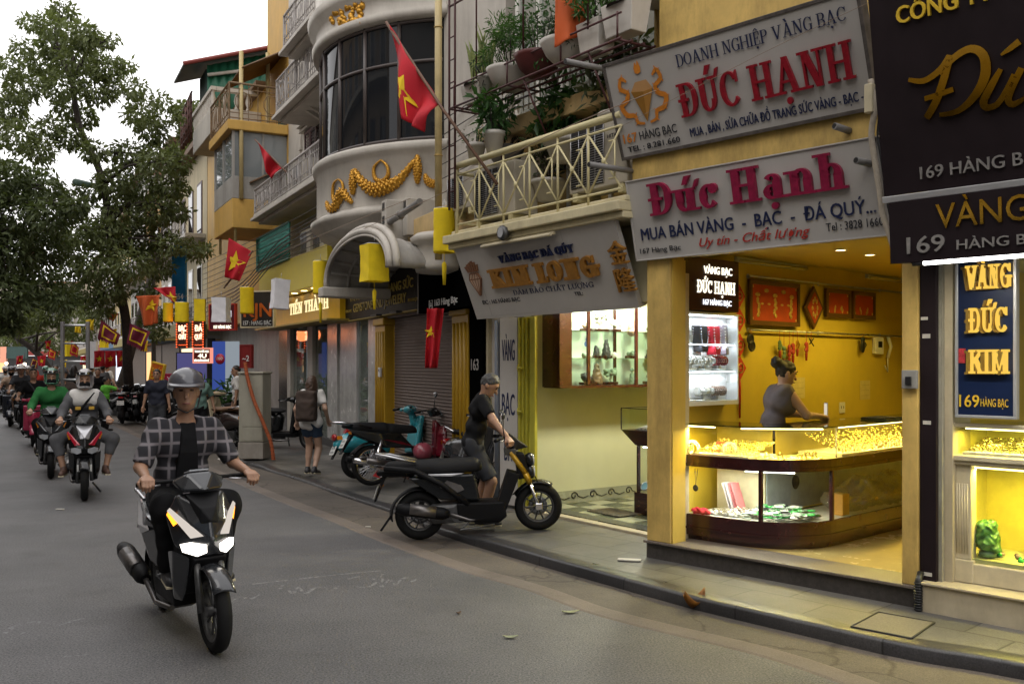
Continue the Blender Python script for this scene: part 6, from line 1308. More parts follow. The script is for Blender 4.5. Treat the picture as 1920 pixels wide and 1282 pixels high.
# row of further house fronts along the bend of the street
def far_house(s0, s1, h, col, lab, seed, d=0):
    rg = random.Random(seed); m = mat('far_wall_' + str(seed), col, .7, dirt=.4, vs=1.2); t = fthing(F159, 'townhouse', lab, 'building', s0, d, 0); W = s1 - s0
    B(t, 'wall', m, [(0, W, 0, -7, 3, h)]); B(t, 'roof', M_RUST, [(-.1, W+.1, .4, -7, h, h+.2)])
    for fl in range(int((h-3.2)/3)):
        z = 3.4 + fl*3
        B(t, 'balcony', M_STUC, [(.3, W-.3, .7, 0, z-.15, z)], .01); ironwork(t, .35, W-.35, .66, z, z+.8, .18)
        for k in range(max(1, int(W/2.2))):
            x = .6 + k*2.1
            if x + 1.1 < W: f = B(t, 'window', M_MARSH if rg.random() < .5 else M_WIN, [(x, x+1.1, .03, -.02, z+.05, z+2.0)]); B(t, 'pane', glass('dark_pane', (.2,.2,.2), .1, .85), [(x+.1, x+1.0, .04, .031, z+.15, z+1.9)])
    B(t, 'shop_front', mat('shop_dark', (.03,.028,.027), .4), [(.1, W-.1, -.02, -.3, .1, 2.7)]); B(t, 'shop_awning', mat('awn%d' % (seed % 3), ((.3,.04,.03),(.25,.2,.05),(.05,.12,.2))[seed % 3], .6), [(0, W, 1.0, 0, 2.75, 3.2)], .02)
    if seed % 2: o = B(t, 'lit_shop_panel', glow('far_lit%d' % (seed % 3), ((1,.55,.25),(1,.8,.5),(.8,.85,1))[seed % 3], 1.6), [(.6, W*.6, .0, -.019, .6, 2.4)])
    return t
far_house(-23, -16.1, 9.5, (.5,.42,.25), 'cream house front behind the crown of the street tree', 1); far_house(-29, -23.1, 11, (.55,.5,.42), 'pale house front deeper along the bend', 2); far_house(-36, -29.1, 10, (.55,.32,.1), 'orange house front far along the street', 3)
far_house(-44, -36.1, 12, (.45,.44,.40), 'grey house front far along the street', 4); far_house(-56, -44.1, 11, (.55,.42,.2), 'yellowish house at the far end of the street', 5); far_house(-72, -56.1, 12, (.5,.47,.42), 'farthest pale house closing the street', 6)
# ------------------------------------------------------------------ motorbikes (local: y forwards, x to the rider's right)
M_TYRE = mat('tyre_rubber', (.012,.012,.012), .8, spec=.2, var=.2, vs=20); M_PLAS = mat('matt_plastic', (.007,.007,.008), .55, var=.15, vs=10, spec=.18); M_SEAT = mat('seat_vinyl', (.009,.009,.010), .6, var=.1, spec=.18)
M_ENG = mat('engine_metal', (.10,.10,.10), .45, .6, var=.3, vs=20); M_BLKG = mat('gloss_black', (.008,.009,.010), .25, var=0, coat=.35, spec=.3); M_TAIL = mat('tail_red', (.35,.01,.012), .15, var=0, coat=.6); M_AMB = mat('amber_lens', (.6,.2,.01), .15, var=0, coat=.5); M_LENS = mat('lamp_lens', (.55,.57,.6), .1, .3, var=0, coat=.8)
M_PLATE = mat('plate_white', (.6,.6,.57), .5, var=.15, vs=90); M_MIRR = mat('mirror_glass', (.7,.72,.75), .04, 1.0, var=0); M_EXH = mat('exhaust_steel', (.16,.15,.145), .35, .8, var=.25, vs=12)
def wheel(t, y, r, w, spoke='cast', rim_m=None, x=0):
    mb = MB(); k = w/2; mb.lathe([(r-w*.75,-k*.75),(r-w*.4,-k),(r-w*.12,-k*.72),(r,-k*.2),(r,k*.2),(r-w*.12,k*.72),(r-w*.4,k),(r-w*.75,k*.75),(r-w*.75,-k*.75)], 36, (x,y,r), 'x'); o = mb.build('wheel', M_TYRE, t)
    mb = MB(); ri = r-w*.74; mb.lathe([(ri,-k*.7),(ri-.012,-k*.75),(ri-.02,-k*.3),(ri-.02,k*.3),(ri-.012,k*.75),(ri,k*.7)], 36, (x,y,r), 'x'); mb.tube([(x-.05,y,r),(x+.05,y,r)], .035, 12)
    for q in range(10 if spoke == 'cast' else 36):
        a = q*2*math.pi/(10 if spoke == 'cast' else 36); b = a + (.22 if q % 2 else -.22) if spoke == 'cast' else a + (.5 if q % 2 else -.5)
        mb.tube([(x + (.02 if spoke != 'cast' and q % 4 < 2 else -.02 if spoke != 'cast' else 0), y+.03*math.cos(b), r+.03*math.sin(b)), (x, y+(ri-.01)*math.cos(a), r+(ri-.01)*math.sin(a))], .009 if spoke == 'cast' else .0025, 5, False)
    mb.build('rim', rim_m or M_ENG, o)
    mb = MB(); mb.lathe([(.045,0),(.10,0),(.10,.004),(.045,.004),(.045,0)], 24, (x-.06,y,r), 'x'); mb.build('brake_disc', M_STEEL, o); return o
def fender(t, y, r, w, a0, a1, m, R_=.03, name='mudguard'):
    mb = MB(); mb.grid(lambda u, v: ((v-.5)*w, y+(r+R_-.02*abs(v-.5)*2*(v-.5)*2)*math.cos(R(a0+(a1-a0)*u)), r+(r+R_-.03*(2*v-1)**2)*math.sin(R(a0+(a1-a0)*u))), 16, 6); return mb.build(name, m, t, solid=.006)
def bars(t, y, z, w=.33, grips=M_PLAS, mirrors=(), sweep=.10, mz=.18):
    mb = MB(); mb.tube([(-w,y-sweep,z),(-.15,y,z+.02),(0,y+.02,z+.02),(.15,y,z+.02),(w,y-sweep,z)], .012, 8); mb.build('handlebar', M_PLAS, t)
    for s in (-1, 1):
        mb = MB(); mb.tube([(s*(w-.11),y-sweep*.62,z+.006),(s*w,y-sweep,z)], .018, 10); mb.build('grip', grips, t)
        mb = MB(); mb.tube([(s*(w-.13),y-sweep*.5+.03,z+.0),(s*(w-.06),y-sweep*.8+.055,z-.008),(s*(w+.01),y-sweep+.05,z-.012)], .006, 6); mb.build('lever', M_STEEL, t)
    for s in mirrors:
        mb = MB(); mb.tube([(s*.2,y-.02,z+.02),(s*.25,y-.03,z+mz*.6),(s*.27,y-.02,z+mz)], .006, 6); o = mb.build('mirror', M_BLACK, t); h = MB(); h.sphere((s*.28,y-.02,z+mz+.04), (.062,.018,.04), 14, 10); h.build('shell', M_BLACK, o); g = MB(); g.sphere((s*.28,y-.035,z+mz+.04), (.055,.008,.034), 14, 8); g.build('glass', M_MIRR, o)
def lampset(t, pts, m, name, mirror=True):
    for s in ((1, -1) if mirror else (1,)):
        mb = MB(); mb.hull([(s*p[0], p[1], p[2]) for p in pts], .0015); mb.build(name, m, t)
def muffler(t, a, b, r=.055, m=M_PLAS):
    a, b = Vector(a), Vector(b); mb = MB(); mb.tube([a, a.lerp(b,.12), a.lerp(b,.85), b], [r*.6, r, r*1.05, r*.75], 14); o = mb.build('muffler', m, t); h = MB(); h.tube([a.lerp(b,.25)+Vector((.012,0,.008)), a.lerp(b,.75)+Vector((.012,0,.008))], r*.98, 12); h.build('heat_guard', M_EXH, o)
    mb = MB(); mb.tube([(a.x-.05,a.y+.5,.2),(a.x-.02,a.y+.2,.18),a], .02, 8); mb.build('exhaust_pipe', M_EXH, t)
def plate(t, c, w=.19, h=.14, tilt=-.25, txt='29', back=-1):
    mb = MB(); mb.rbox(-w/2,w/2,-.003,.003,-h/2,h/2,.002); o = mb.build('licence_plate', M_PLATE, t); o.location = c; o.rotation_euler = (tilt,0,0)
    mb = MB(); rg = random.Random(int(abs(c[1])*1000)); 
    for r_ in (0, 1):
        for k in range(4): x = -.065+.036*k; z = .012 if r_ == 0 else -.05; mb.box(x, x+.012, back*.0034, back*.0042, z, z+.038); mb.box(x, x+.022, back*.0034, back*.0042, z+(.016 if k % 2 else .03), z+(.022 if k % 2 else .036))
    mb.build('digits', M_BLKL, o); return o
def sport(name, label, loc, rz, body, trim, group=None, lit=False, mirrors=(), seat=M_SEAT, lean=0, fplate=False, nose=None):
    t = thing(name, label, 'motorbike', loc, rz, group); t.rotation_euler = (0, lean, rz)
    wheel(t, .63, .262, .095); wheel(t, -.64, .258, .11); fender(t, .63, .262, .13, 35, 165, body); fender(t, -.64, .258, .15, 60, 200, M_PLAS)
    for s in (-1, 1): mb = MB(); mb.tube([(s*.085,.64,.262),(s*.07,.52,.62)], .022, 8); mb.build('fork', M_ENG, t)
    mb = MB()
    mb.hull([(.10,.60,.60),(-.10,.60,.60),(.19,.46,.66),(-.19,.46,.66),(.215,.37,.84),(-.215,.37,.84),(.15,.40,.98),(-.15,.40,.98),(0,.66,.70),(0,.60,.88),(.11,.57,.80),(-.11,.57,.80),(.14,.30,.9),(-.14,.30,.9)], .012)
    mb.build('front_cowl', body, t)
    mb = MB(); mb.hull([(.05,.585,.90),(-.05,.585,.90),(.11,.45,.985),(-.11,.45,.985),(0,.635,.82),(.06,.595,.8),(-.06,.595,.8)], .008); mb.build('nose_panel', nose or M_PLAS, t)
    mb = MB()
    for s in (-1, 1): mb.hull([(s*.12,.575,.60),(s*.2,.46,.64),(s*.19,.40,.40),(s*.14,.44,.30),(s*.10,.46,.42),(s*.17,.33,.3),(s*.2,.34,.62)], .01)
    mb.build('leg_shield', body, t)
    mb = MB(); mb.hull([(.10,.58,.58),(-.10,.58,.58),(.13,.42,.34),(-.13,.42,.34),(.16,.28,.9),(-.16,.28,.9),(.14,.26,.32),(-.14,.26,.32)], .01); mb.hull([(.16,.30,.24),(-.16,.30,.24),(.15,-.25,.22),(-.15,-.25,.22),(.17,.30,.345),(-.17,.30,.345),(.15,-.25,.345),(-.15,-.25,.345)], .012); mb.build('floor_board', M_PLAS, t)
    L = glow('headlamp_lit', (1,.93,.84), 3.5) if lit else M_LENS
    lampset(t, [(.04,.668,.635),(.04,.668,.685),(.12,.594,.70),(.17,.525,.683),(.16,.545,.635),(.09,.624,.61),(.06,.55,.65)], L, 'headlight'); lampset(t, [(.05,.645,.735),(.09,.615,.755),(.20,.435,.905),(.218,.432,.885),(.12,.595,.722),(.1,.5,.76)], glow('position_lamp_lit', (1,.9,.8), .7) if lit else trim, 'trim_blade')
    lampset(t, [(.165,.50,.815),(.205,.43,.89),(.218,.42,.86),(.19,.47,.79)], glow('amber_lit', (1,.32,.02), 3) if lit else M_AMB, 'indicator')
    mb = MB(); mb.hull([(.0,.53,1.0),(.13,.46,1.0),(-.13,.46,1.0),(.17,.36,1.06),(-.17,.36,1.06),(.08,.42,1.11),(-.08,.42,1.11),(.1,.27,1.07),(-.1,.27,1.07),(.1,.3,.97),(-.1,.3,.97)], .015); o = mb.build('handlebar_cowl', body, t); mb = MB(); mb.hull([(.06,.40,1.115),(-.06,.40,1.115),(.07,.30,1.095),(-.07,.30,1.095),(.06,.40,1.125),(-.06,.40,1.125),(.07,.30,1.10),(-.07,.30,1.10)]); mb.build('dial', M_LENS, o)
    bars(t, .32, 1.035, .35, mirrors=mirrors)
    mb = MB(); mb.hull([(.11,.0,.34),(-.11,.0,.34),(.12,-.05,.66),(-.12,-.05,.66),(.17,-.35,.74),(-.17,-.35,.74),(.185,-.5,.62),(-.185,-.5,.62),(.16,-.35,.42),(-.16,-.35,.42),(.07,-.98,.80),(-.07,-.98,.80),(.08,-.95,.72),(-.08,-.95,.72)], .02); mb.build('rear_body', body, t)
    lampset(t, [(.178,-.25,.66),(.188,-.55,.66),(.10,-.93,.79),(.105,-.93,.76),(.182,-.5,.60)], trim, 'side_blade')
    SDF(.05).cone((0,-.02,.735),(0,-.3,.755),.095,.12).cone((0,-.42,.78),(0,-.78,.815),.115,.08).cut((0,0,.70),(0,0,-1)).build('seat', seat, t, h=.014)
    lampset(t, [(.06,-.985,.80),(-.06,-.985,.80),(.09,-.90,.775),(-.09,-.90,.775),(.06,-1.0,.755),(-.06,-1.0,.755)], M_TAIL, 'tail_light', False)
    mb = MB(); mb.tube([(.12,-.62,.82),(.13,-.85,.87),(.06,-.98,.88),(-.06,-.98,.88),(-.13,-.85,.87),(-.12,-.62,.82)], .014, 8); mb.build('grab_rail', M_STEEL, t)
    mb = MB(); mb.hull([(.07,-.90,.74),(-.07,-.90,.74),(.06,-1.03,.50),(-.06,-1.03,.50),(.07,-.86,.72),(-.07,-.86,.72),(.06,-1.02,.5),(-.06,-1.02,.5)], .004); mb.build('tail_flap', M_PLAS, t); plate(t, (0,-1.0,.62), .19, .14, -.45)
    if fplate: plate(t, (0,.735,.44), .18, .09, .1, back=1)
    muffler(t, (.19,-.35,.30), (.22,-.93,.44), .062); mb = MB(); mb.rbox(-.14,-.05,-.75,-.1,.18,.36,.03); mb.rbox(-.05,.13,-.35,.05,.16,.34,.03); mb.build('engine', M_ENG, t); mb = MB(); mb.tube([(-.14,-.66,.28),(-.13,-.72,.62)], .028, 10); mb.tube([(-.10,.05,.17),(-.2,-.02,.03)], .014, 6); mb.build('shock_absorber', M_ENG, t)
    return t
def classic(name, label, loc, rz, body, group=None, seat=M_SEAT, lamp_up=True, lean=0, mirrors=()):      # rounded scooter
    t = thing(name, label, 'motorbike', loc, rz, group); t.rotation_euler = (0, lean, rz)
    wheel(t, .60, .235, .095); wheel(t, -.60, .235, .10); fender(t, .60, .235, .16, 10, 170, body, .035)
    SDF(.05).ell((0,-.55,.56),(.19,.40,.17),(R(8),0,0)).ell((0,-.42,.48),(.2,.27,.16)).cone((0,-.18,.42),(0,-.1,.62),.12,.1).cut((0,0,.36),(0,0,-1)).build('rear_body', body, t, h=.016)
    SDF(.03).rbox((0,.36,.62),(.17,.012,.26),.03,(R(-14),0,0)).ell((0,.42,.58),(.10,.07,.2),(R(-14),0,0)).build('leg_shield', body, t, h=.014)
    mb = MB(); mb.hull([(.15,.38,.26),(-.15,.38,.26),(.14,-.2,.24),(-.14,-.2,.24),(.16,.36,.34),(-.16,.36,.34),(.14,-.2,.33),(-.14,-.2,.33)], .012); mb.build('floor_board', M_PLAS, t)
    SDF(.03).ell((0,.30,1.0),(.13,.10,.07)).cone((-.2,.25,1.01),(.2,.25,1.01),.035).cone((0,.32,.96),(0,.37,.8),.05,.07).build('handlebar_cowl', body, t, h=.013); bars(t, .27, 1.02, .34, mirrors=mirrors)
    mb = MB(); mb.sphere((0,.385,1.0),(.075,.035,.055), 14, 10); mb.build('headlight', M_LENS, t)
    SDF(.04).ell((0,-.22,.76),(.135,.27,.055)).ell((0,-.55,.78),(.13,.26,.055)).cut((0,0,.715),(0,0,-1)).build('seat', seat, t, h=.014)
    mb = MB(); mb.sphere((0,-.93,.62),(.10,.035,.055), 14, 10); mb.build('tail_light', M_TAIL, t); lampset(t, [(.10,-.92,.64),(.16,-.86,.64),(.16,-.85,.58),(.10,-.92,.58)], M_AMB, 'indicator')
    mb = MB(); mb.tube([(.13,-.55,.78),(.14,-.8,.83),(.07,-.95,.84),(-.07,-.95,.84),(-.14,-.8,.83),(-.13,-.55,.78)], .014, 8); mb.build('grab_rail', M_CHROME, t)
    mb = MB(); mb.hull([(.07,-.86,.56),(-.07,-.86,.56),(.05,-.98,.30),(-.05,-.98,.30),(.06,-.82,.56),(-.06,-.82,.56),(.05,-.97,.3),(-.05,-.97,.3)], .004); mb.build('tail_flap', M_PLAS, t); plate(t, (0,-.955,.43), .19, .14, -.45)
    muffler(t, (.17,-.3,.24), (.2,-.82,.30), .055); mb = MB(); mb.rbox(-.13,-.04,-.7,-.1,.16,.34,.03); mb.rbox(-.04,.12,-.35,.0,.15,.3,.03); mb.build('engine', M_ENG, t); mb = MB(); mb.tube([(0,.60,.235),(-.02,.43,.6)], .03, 8); mb.tube([(-.1,.0,.2),(-.2,-.06,.02)], .012, 6); mb.build('fork', M_ENG, t); return t
def underbone(name, label, loc, rz, body, group=None, lean=0, mirrors=(1,)):
    t = thing(name, label, 'motorbike', loc, rz, group); t.rotation_euler = (0, lean, rz)
    wheel(t, .62, .285, .075, 'wire', M_CHROME); wheel(t, -.61, .285, .085, 'wire', M_CHROME); fender(t, .62, .285, .11, 30, 175, body, .03); fender(t, -.61, .285, .13, 55, 150, M_PLAS, .04)
    for s in (-1, 1):
        mb = MB(); mb.tube([(s*.075,.62,.285),(s*.06,.46,.70)], .022, 8); mb.build('fork', M_STEEL, t)
        SDF(.02).rbox((s*.12,.42,.54),(.055,.008,.17),.022,(R(-14),0,R(s*28))).rbox((s*.09,.45,.72),(.04,.012,.05),.025,(R(-20),0,R(s*20))).build('leg_shield', body, t, h=.013)
        mb = MB(); mb.tube([(s*.12,-.61,.29),(s*.12,-.48,.62)], .022, 8); mb.tube([(s*.12,-.58,.36),(s*.12,-.51,.54)], .034, 8); mb.build('shock_absorber', M_CHROME, t)
    mb = MB(); mb.hull([(.06,.46,.80),(-.06,.46,.80),(.06,.36,.9),(-.06,.36,.9),(.07,.43,.46),(-.07,.43,.46),(.06,.32,.42),(-.06,.32,.42)], .015); mb.hull([(.06,.40,.50),(-.06,.40,.50),(.06,.36,.38),(-.06,.36,.38),(.06,.05,.36),(-.06,.05,.36),(.06,.0,.54),(-.06,.0,.54),(.06,.2,.44),(-.06,.2,.44)], .015); mb.build('body', body, t); mb = MB(); mb.hull([(.09,.02,.50),(-.09,.02,.50),(.11,-.2,.72),(-.11,-.2,.72),(.12,-.5,.72),(-.12,-.5,.72),(.12,-.4,.52),(-.12,-.4,.52),(.06,-.95,.80),(-.06,-.95,.80),(.06,-.92,.74),(-.06,-.92,.74)], .018); mb.build('tail_body', M_BLKG, t); lampset(t, [(.121,-.2,.60),(.125,-.5,.64),(.10,.0,.52),(.11,-.2,.56)], body, 'side_stripe')
    SDF(.04).cone((0,.0,.735),(0,-.3,.75),.09,.11).cone((0,-.42,.775),(0,-.78,.81),.105,.08).cut((0,0,.71),(0,0,-1)).build('seat', M_SEAT, t, h=.014)
    mb = MB(); mb.hull([(0,.50,.99),(.10,.45,.96),(-.10,.45,.96),(.14,.36,1.03),(-.14,.36,1.03),(.06,.38,1.08),(-.06,.38,1.08),(.08,.28,1.04),(-.08,.28,1.04),(.07,.33,.93),(-.07,.33,.93)], .015); mb.build('handlebar_cowl', M_BLKG, t); bars(t, .31, 1.02, .35, mirrors=mirrors); lampset(t, [(.0,.515,.985),(.08,.47,.96),(-.08,.47,.96),(.07,.45,1.02),(-.07,.45,1.02)], M_LENS, 'headlight', False)
    mb = MB(); mb.rbox(-.12,.12,-.12,.22,.22,.38,.04); mb.tube([(0,.22,.3),(0,.36,.33)], .06, 12); mb.build('engine', M_ENG, t); muffler(t, (.14,-.2,.27), (.18,-.92,.36), .045, M_CHROME)
    mb = MB(); mb.tube([(.11,-.62,.80),(.11,-.85,.86),(.04,-.96,.87),(-.04,-.96,.87),(-.11,-.85,.86),(-.11,-.62,.80)], .012, 8); mb.build('grab_rail', M_BLKG, t); lampset(t, [(.06,-.96,.80),(-.06,-.96,.80),(.05,-.99,.74),(-.05,-.99,.74),(.06,-.9,.76),(-.06,-.9,.76)], M_TAIL, 'tail_light', False); lampset(t, [(.06,-.95,.76),(.13,-.93,.76),(.13,-.92,.72),(.06,-.94,.72)], M_AMB, 'indicator')
    mb = MB(); mb.hull([(.07,-.90,.73),(-.07,-.90,.73),(.05,-1.06,.45),(-.05,-1.06,.45),(.06,-.86,.71),(-.06,-.86,.71),(.05,-1.05,.45),(-.05,-1.05,.45)], .004); mb.build('tail_flap', M_PLAS, t); plate(t, (0,-1.01,.60), .19, .14, -.5); mb = MB(); mb.tube([(-.1,0,.24),(-.2,-.06,.02)], .012, 6); mb.tube([(-.15,.0,.26),(.2,.0,.26)], .014, 6); mb.build('foot_rest', M_ENG, t); return t
def hd(x, y): return math.atan2(y, x) - math.pi/2
g_ = lambda px, py, z=0: gnd(px, py, z)
M_TEAL = mat('teal_paint', (.03,.30,.36), .2, var=.03, coat=.8); M_WRED = mat('wine_red_paint', (.13,.005,.014), .2, var=.05, coat=.8); M_DGREY = mat('graphite_paint', (.028,.030,.034), .22, .2, var=.05, coat=.8); M_SILVP = mat('silver_trim', (.5,.5,.52), .25, .4, var=0, coat=.5); M_REDP = mat('red_trim', (.4,.012,.03), .2, var=0, coat=.7); M_PINKR = mat('pink_red_paint', (.42,.03,.08), .25, var=.05, coat=.7); M_BRSEAT = mat('brown_seat', (.17,.095,.05), .6, var=.1); M_CRMB = mat('cream_body', (.5,.42,.28), .3, var=.06, coat=.6)
HERO = (Vector((-2.20, 6.53, 0)), hd(.55, -.835))
sport('scooter', 'black graphite scooter with both headlights lit ridden towards the camera', HERO[0], HERO[1], M_DGREY, M_SILVP, lit=True, lean=R(2))
BK2 = (g_(160, 938) + Vector((-.26, .57, 0)), hd(.40, -.915)); sport('scooter', 'white red and black scooter ridden by the man in the grey vest', BK2[0], BK2[1], M_BLKG, M_REDP, mirrors=(), fplate=True, nose=M_SILVP)
BK3 = (g_(95, 897) + Vector((-.26, .57, 0)), hd(.42, -.91)); sport('scooter', 'dark scooter carrying the rider in the green jacket', BK3[0], BK3[1], M_DGREY, M_DGREY, mirrors=())
BK4 = (g_(62, 838) + Vector((-.28, .57, 0)), hd(.45, -.89)); classic('scooter', 'pinkish red scooter of the bareheaded rider in black', BK4[0], BK4[1], M_PINKR)
BK5 = (g_(38, 806) + Vector((-.26, .57, 0)), hd(.45, -.89)); sport('scooter', 'black scooter of the white helmeted man mostly hidden behind the red one', BK5[0], BK5[1], M_BLKG, M_BLKG)
BK6 = (g_(20, 800) + Vector((-.28, .57, 0)), hd(.42, -.91)); classic('scooter', 'glossy dark blue scooter with round front at the far left', BK6[0], BK6[1], mat('midnight_paint', (.012,.016,.03), .2, var=0, coat=.8))
classic('scooter', 'teal scooter with black seat parked on the pavement, rear to the camera', g_(668,897,.1)+Vector((.53,.29,0)), hd(.87,.5), M_TEAL, mirrors=(), lean=R(-6))
o = underbone('underbone_motorbike', 'wine red and black underbone motorbike with chrome wire wheels parked beside the teal scooter', g_(697,910,.1)+Vector((.545,.28,0)), hd(.89,.46), M_WRED, lean=R(-6))
hel = thing('helmet', 'dusty pink helmet hanging on the handlebar of the wine red motorbike', 'helmet', at(793, 846, 13.62), 0); mb = MB(); SDF(.02).ell((0,0,0),(.14,.15,.13)).cut((0,0,-.09),(0,0,-1)).into(mb, .012); mb.build('shell', mat('dusty_pink', (.30,.06,.085), .3, var=.1, coat=.4), hel); mb = MB(); mb.tube([(0,-.05,.12),(0,-.02,.2)], .006, 6); mb.tube([(-.1,-.1,-.09),(0,-.08,-.17),(.1,-.1,-.09)], .006, 6); mb.build('strap', M_BLACK, hel)
classic('scooter', 'graphite scooter with silver trim and orange striped tail parked behind the black one', g_(935,938,.1)+Vector((-.30,.52,0)), hd(.5,-.866), M_DGREY, lean=R(-6))
classic('scooter', 'dark scooter with brown seat parked left of the grey street cabinet', g_(440,838,.1)+Vector((-.52,.32,0)), hd(-.86,.5), mat('dark_brown_paint', (.03,.02,.018), .25, var=0, coat=.7), seat=M_BRSEAT); classic('scooter', 'cream scooter parked behind the brown seated one', g_(447,826,.1)+Vector((-.50,.75,0)), hd(-.86,.5), M_CRMB)
classic('scooter', 'black scooter parked between the street cabinet and the woman with the backpack', g_(576,843,.1)+Vector((-.50,.3,0)), hd(.9,-.42), M_BLKG, lean=R(5))
pk = sport('scooter', 'black scooter parked at the kerb with a white number plate to the camera', g_(229,794,.05)+Vector((-.15,.6,0)), hd(-.25,.97), M_BLKG, M_SILVP)
for k, (px, py, a, lab) in enumerate(((207,790,2.5,'black scooter parked left of the one with the white plate'),(262,790,1.9,'black scooter parked against the tree trunk'),(213,776,2.2,'dark scooter in the second row behind the white plate'),(195,770,2.7,'dark scooter in the third row by the tree'),(330,805,2.6,'dark scooter behind the standing man in the polo shirt'),(385,815,2.9,'dark scooter beyond the front rider on the right'),(285,795,2.3,'black scooter behind the standing man, next to the trunk'))):
    c = copy_tree(pk); c.location = gnd(px, py, .07) + Vector((-.2, .5, 0)); c.rotation_euler = (0, R(-5), a - math.pi/2); c['label'] = lab; c['group'] = 'scooters parked along the kerb'
pk['group'] = 'scooters parked along the kerb'
# the naked scooter with the yellow fork
z = thing('naked_scooter', 'black naked scooter with yellow front fork and fat tyres across the kerb', 'motorbike', Vector((-.32, 9.845, .052)), hd(1, .04)); z.rotation_euler = (R(4.2), 0, hd(1, .04))
M_YFORK = mat('yellow_anodised', (.5,.29,.012), .3, .3, var=.05, coat=.3); M_FAT = M_TYRE
wheel(z, .61, .245, .115); wheel(z, -.61, .25, .125); fender(z, .61, .245, .14, 55, 150, M_BLKG, .03, 'front_mudguard'); fender(z, -.61, .25, .16, 75, 188, M_PLAS, .04, 'rear_mudguard')
mb = MB(); mb.hull([(.05,-.9,.28),(-.05,-.9,.28),(.05,-1.02,.13),(-.05,-1.02,.13),(.05,-.88,.27),(-.05,-.88,.27),(.05,-1.0,.12),(-.05,-1.0,.12)], .004); mb.build('mud_flap', M_PLAS, z)
for s in (-1, 1):
    mb = MB(); mb.tube([(s*.095,.50,.60),(s*.095,.36,.83)], .03, 10); mb.tube([(s*.095,.535,.50),(s*.095,.50,.60)], .032, 10); mb.build('fork_tube', M_YFORK, z); mb = MB(); mb.tube([(s*.095,.61,.26),(s*.095,.535,.50)], .022, 10); mb.rbox(s*.095-.025,s*.095+.025,.575,.65,.22,.29,.008); mb.build('fork_leg', M_CHROME, z)
mb = MB(); mb.rbox(-.12,.12,.30,.42,.80,.86,.012); mb.tube([(0,.36,.86),(0,.33,.95)], .03, 10); mb.build('fork_crown', M_ENG, z); bars(z, .33, .97, .34, mirrors=(-1,1), mz=.2, sweep=.12)
mb = MB(); mb.hull([(.08,.46,.93),(-.08,.46,.93),(.11,.40,.84),(-.11,.40,.84),(.07,.36,1.02),(-.07,.36,1.02),(.05,.55,.86),(-.05,.55,.86),(.08,.36,.86),(-.08,.36,.86)], .015); mb.build('instrument_cowl', M_PLAS, z)
for zc in (.73, .61):
    mb = MB(); mb.lathe([(.0,-.02),(.055,-.02),(.075,.02),(.07,.05),(.04,.06)], 16, (.04,.53,zc), 'y'); mb.build('headlight', M_BLKG, z); mb = MB(); mb.sphere((.04,.59,zc), (.06,.015,.06), 12, 8); mb.build('lens', M_LENS, z)
mb = MB(); mb.hull([(.10,.50,.80),(-.10,.50,.80),(.10,.55,.56),(-.10,.55,.56),(.11,.40,.82),(-.11,.40,.82),(.1,.42,.54),(-.1,.42,.54)], .015); mb.tube([(.02,.52,.5),(.06,.62,.5),(.04,.57,.62)], .008, 6); mb.build('lamp_bracket', M_PLAS, z)
mb = MB(); mb.hull([(.16,.44,.60),(-.16,.44,.60),(.16,.27,.24),(-.16,.27,.24),(.15,.32,.64),(-.15,.32,.64),(.16,.15,.22),(-.16,.15,.22),(.16,.22,.36),(-.16,.22,.36)], .015); mb.hull([(.17,.28,.19),(-.17,.28,.19),(.16,-.22,.17),(-.16,-.22,.17),(.18,.26,.34),(-.18,.26,.34),(.18,-.22,.36),(-.18,-.22,.36),(.15,.2,.13),(-.15,.2,.13)], .015); mb.build('floor_board', M_PLAS, z)
mb = MB(); mb.tube([(.16,-.1,.34),(.16,-.35,.56),(.16,-.62,.72),(.14,-.92,.76)], .03, 8); mb.tube([(-.16,-.1,.34),(-.16,-.35,.56),(-.16,-.62,.72),(-.14,-.92,.76)], .03, 8); mb.build('frame_tube', M_PLAS, z)
SDF(.05).cone((0,-.03,.70),(0,-.35,.685),.10,.125).cone((0,-.45,.70),(0,-.86,.735),.115,.085).cut((0,0,.655),(0,0,-1)).build('seat', M_SEAT, z, h=.013)
mb = MB(); mb.hull([(.12,.02,.36),(-.12,.02,.36),(.11,-.02,.64),(-.11,-.02,.64),(.14,-.7,.65),(-.14,-.7,.65),(.14,-.38,.40),(-.14,-.38,.40)], .02); mb.build('side_cover', M_BLKG, z); lampset(z, [(.142,-.12,.655),(.152,-.3,.655),(.148,-.62,.68),(.148,-.62,.665),(.152,-.25,.635)], M_SILVP, 'silver_stripe'); lampset(z, [(.14,-.16,.54),(.15,-.30,.60),(.155,-.38,.53),(.15,-.22,.46),(.14,-.13,.49)], M_EXH, 'side_panel')
mb = MB(); mb.hull([(.12,-.70,.74),(-.12,-.70,.74),(.07,-1.02,.73),(-.07,-1.02,.73),(.11,-.70,.66),(-.11,-.70,.66),(.06,-1.0,.68),(-.06,-1.0,.68)], .012); mb.build('tail', M_PLAS, z); lampset(z, [(.06,-1.0,.74),(-.06,-1.0,.74),(.06,-1.05,.69),(-.06,-1.05,.69),(.05,-.98,.66),(-.05,-.98,.66)], M_TAIL, 'tail_light', False)
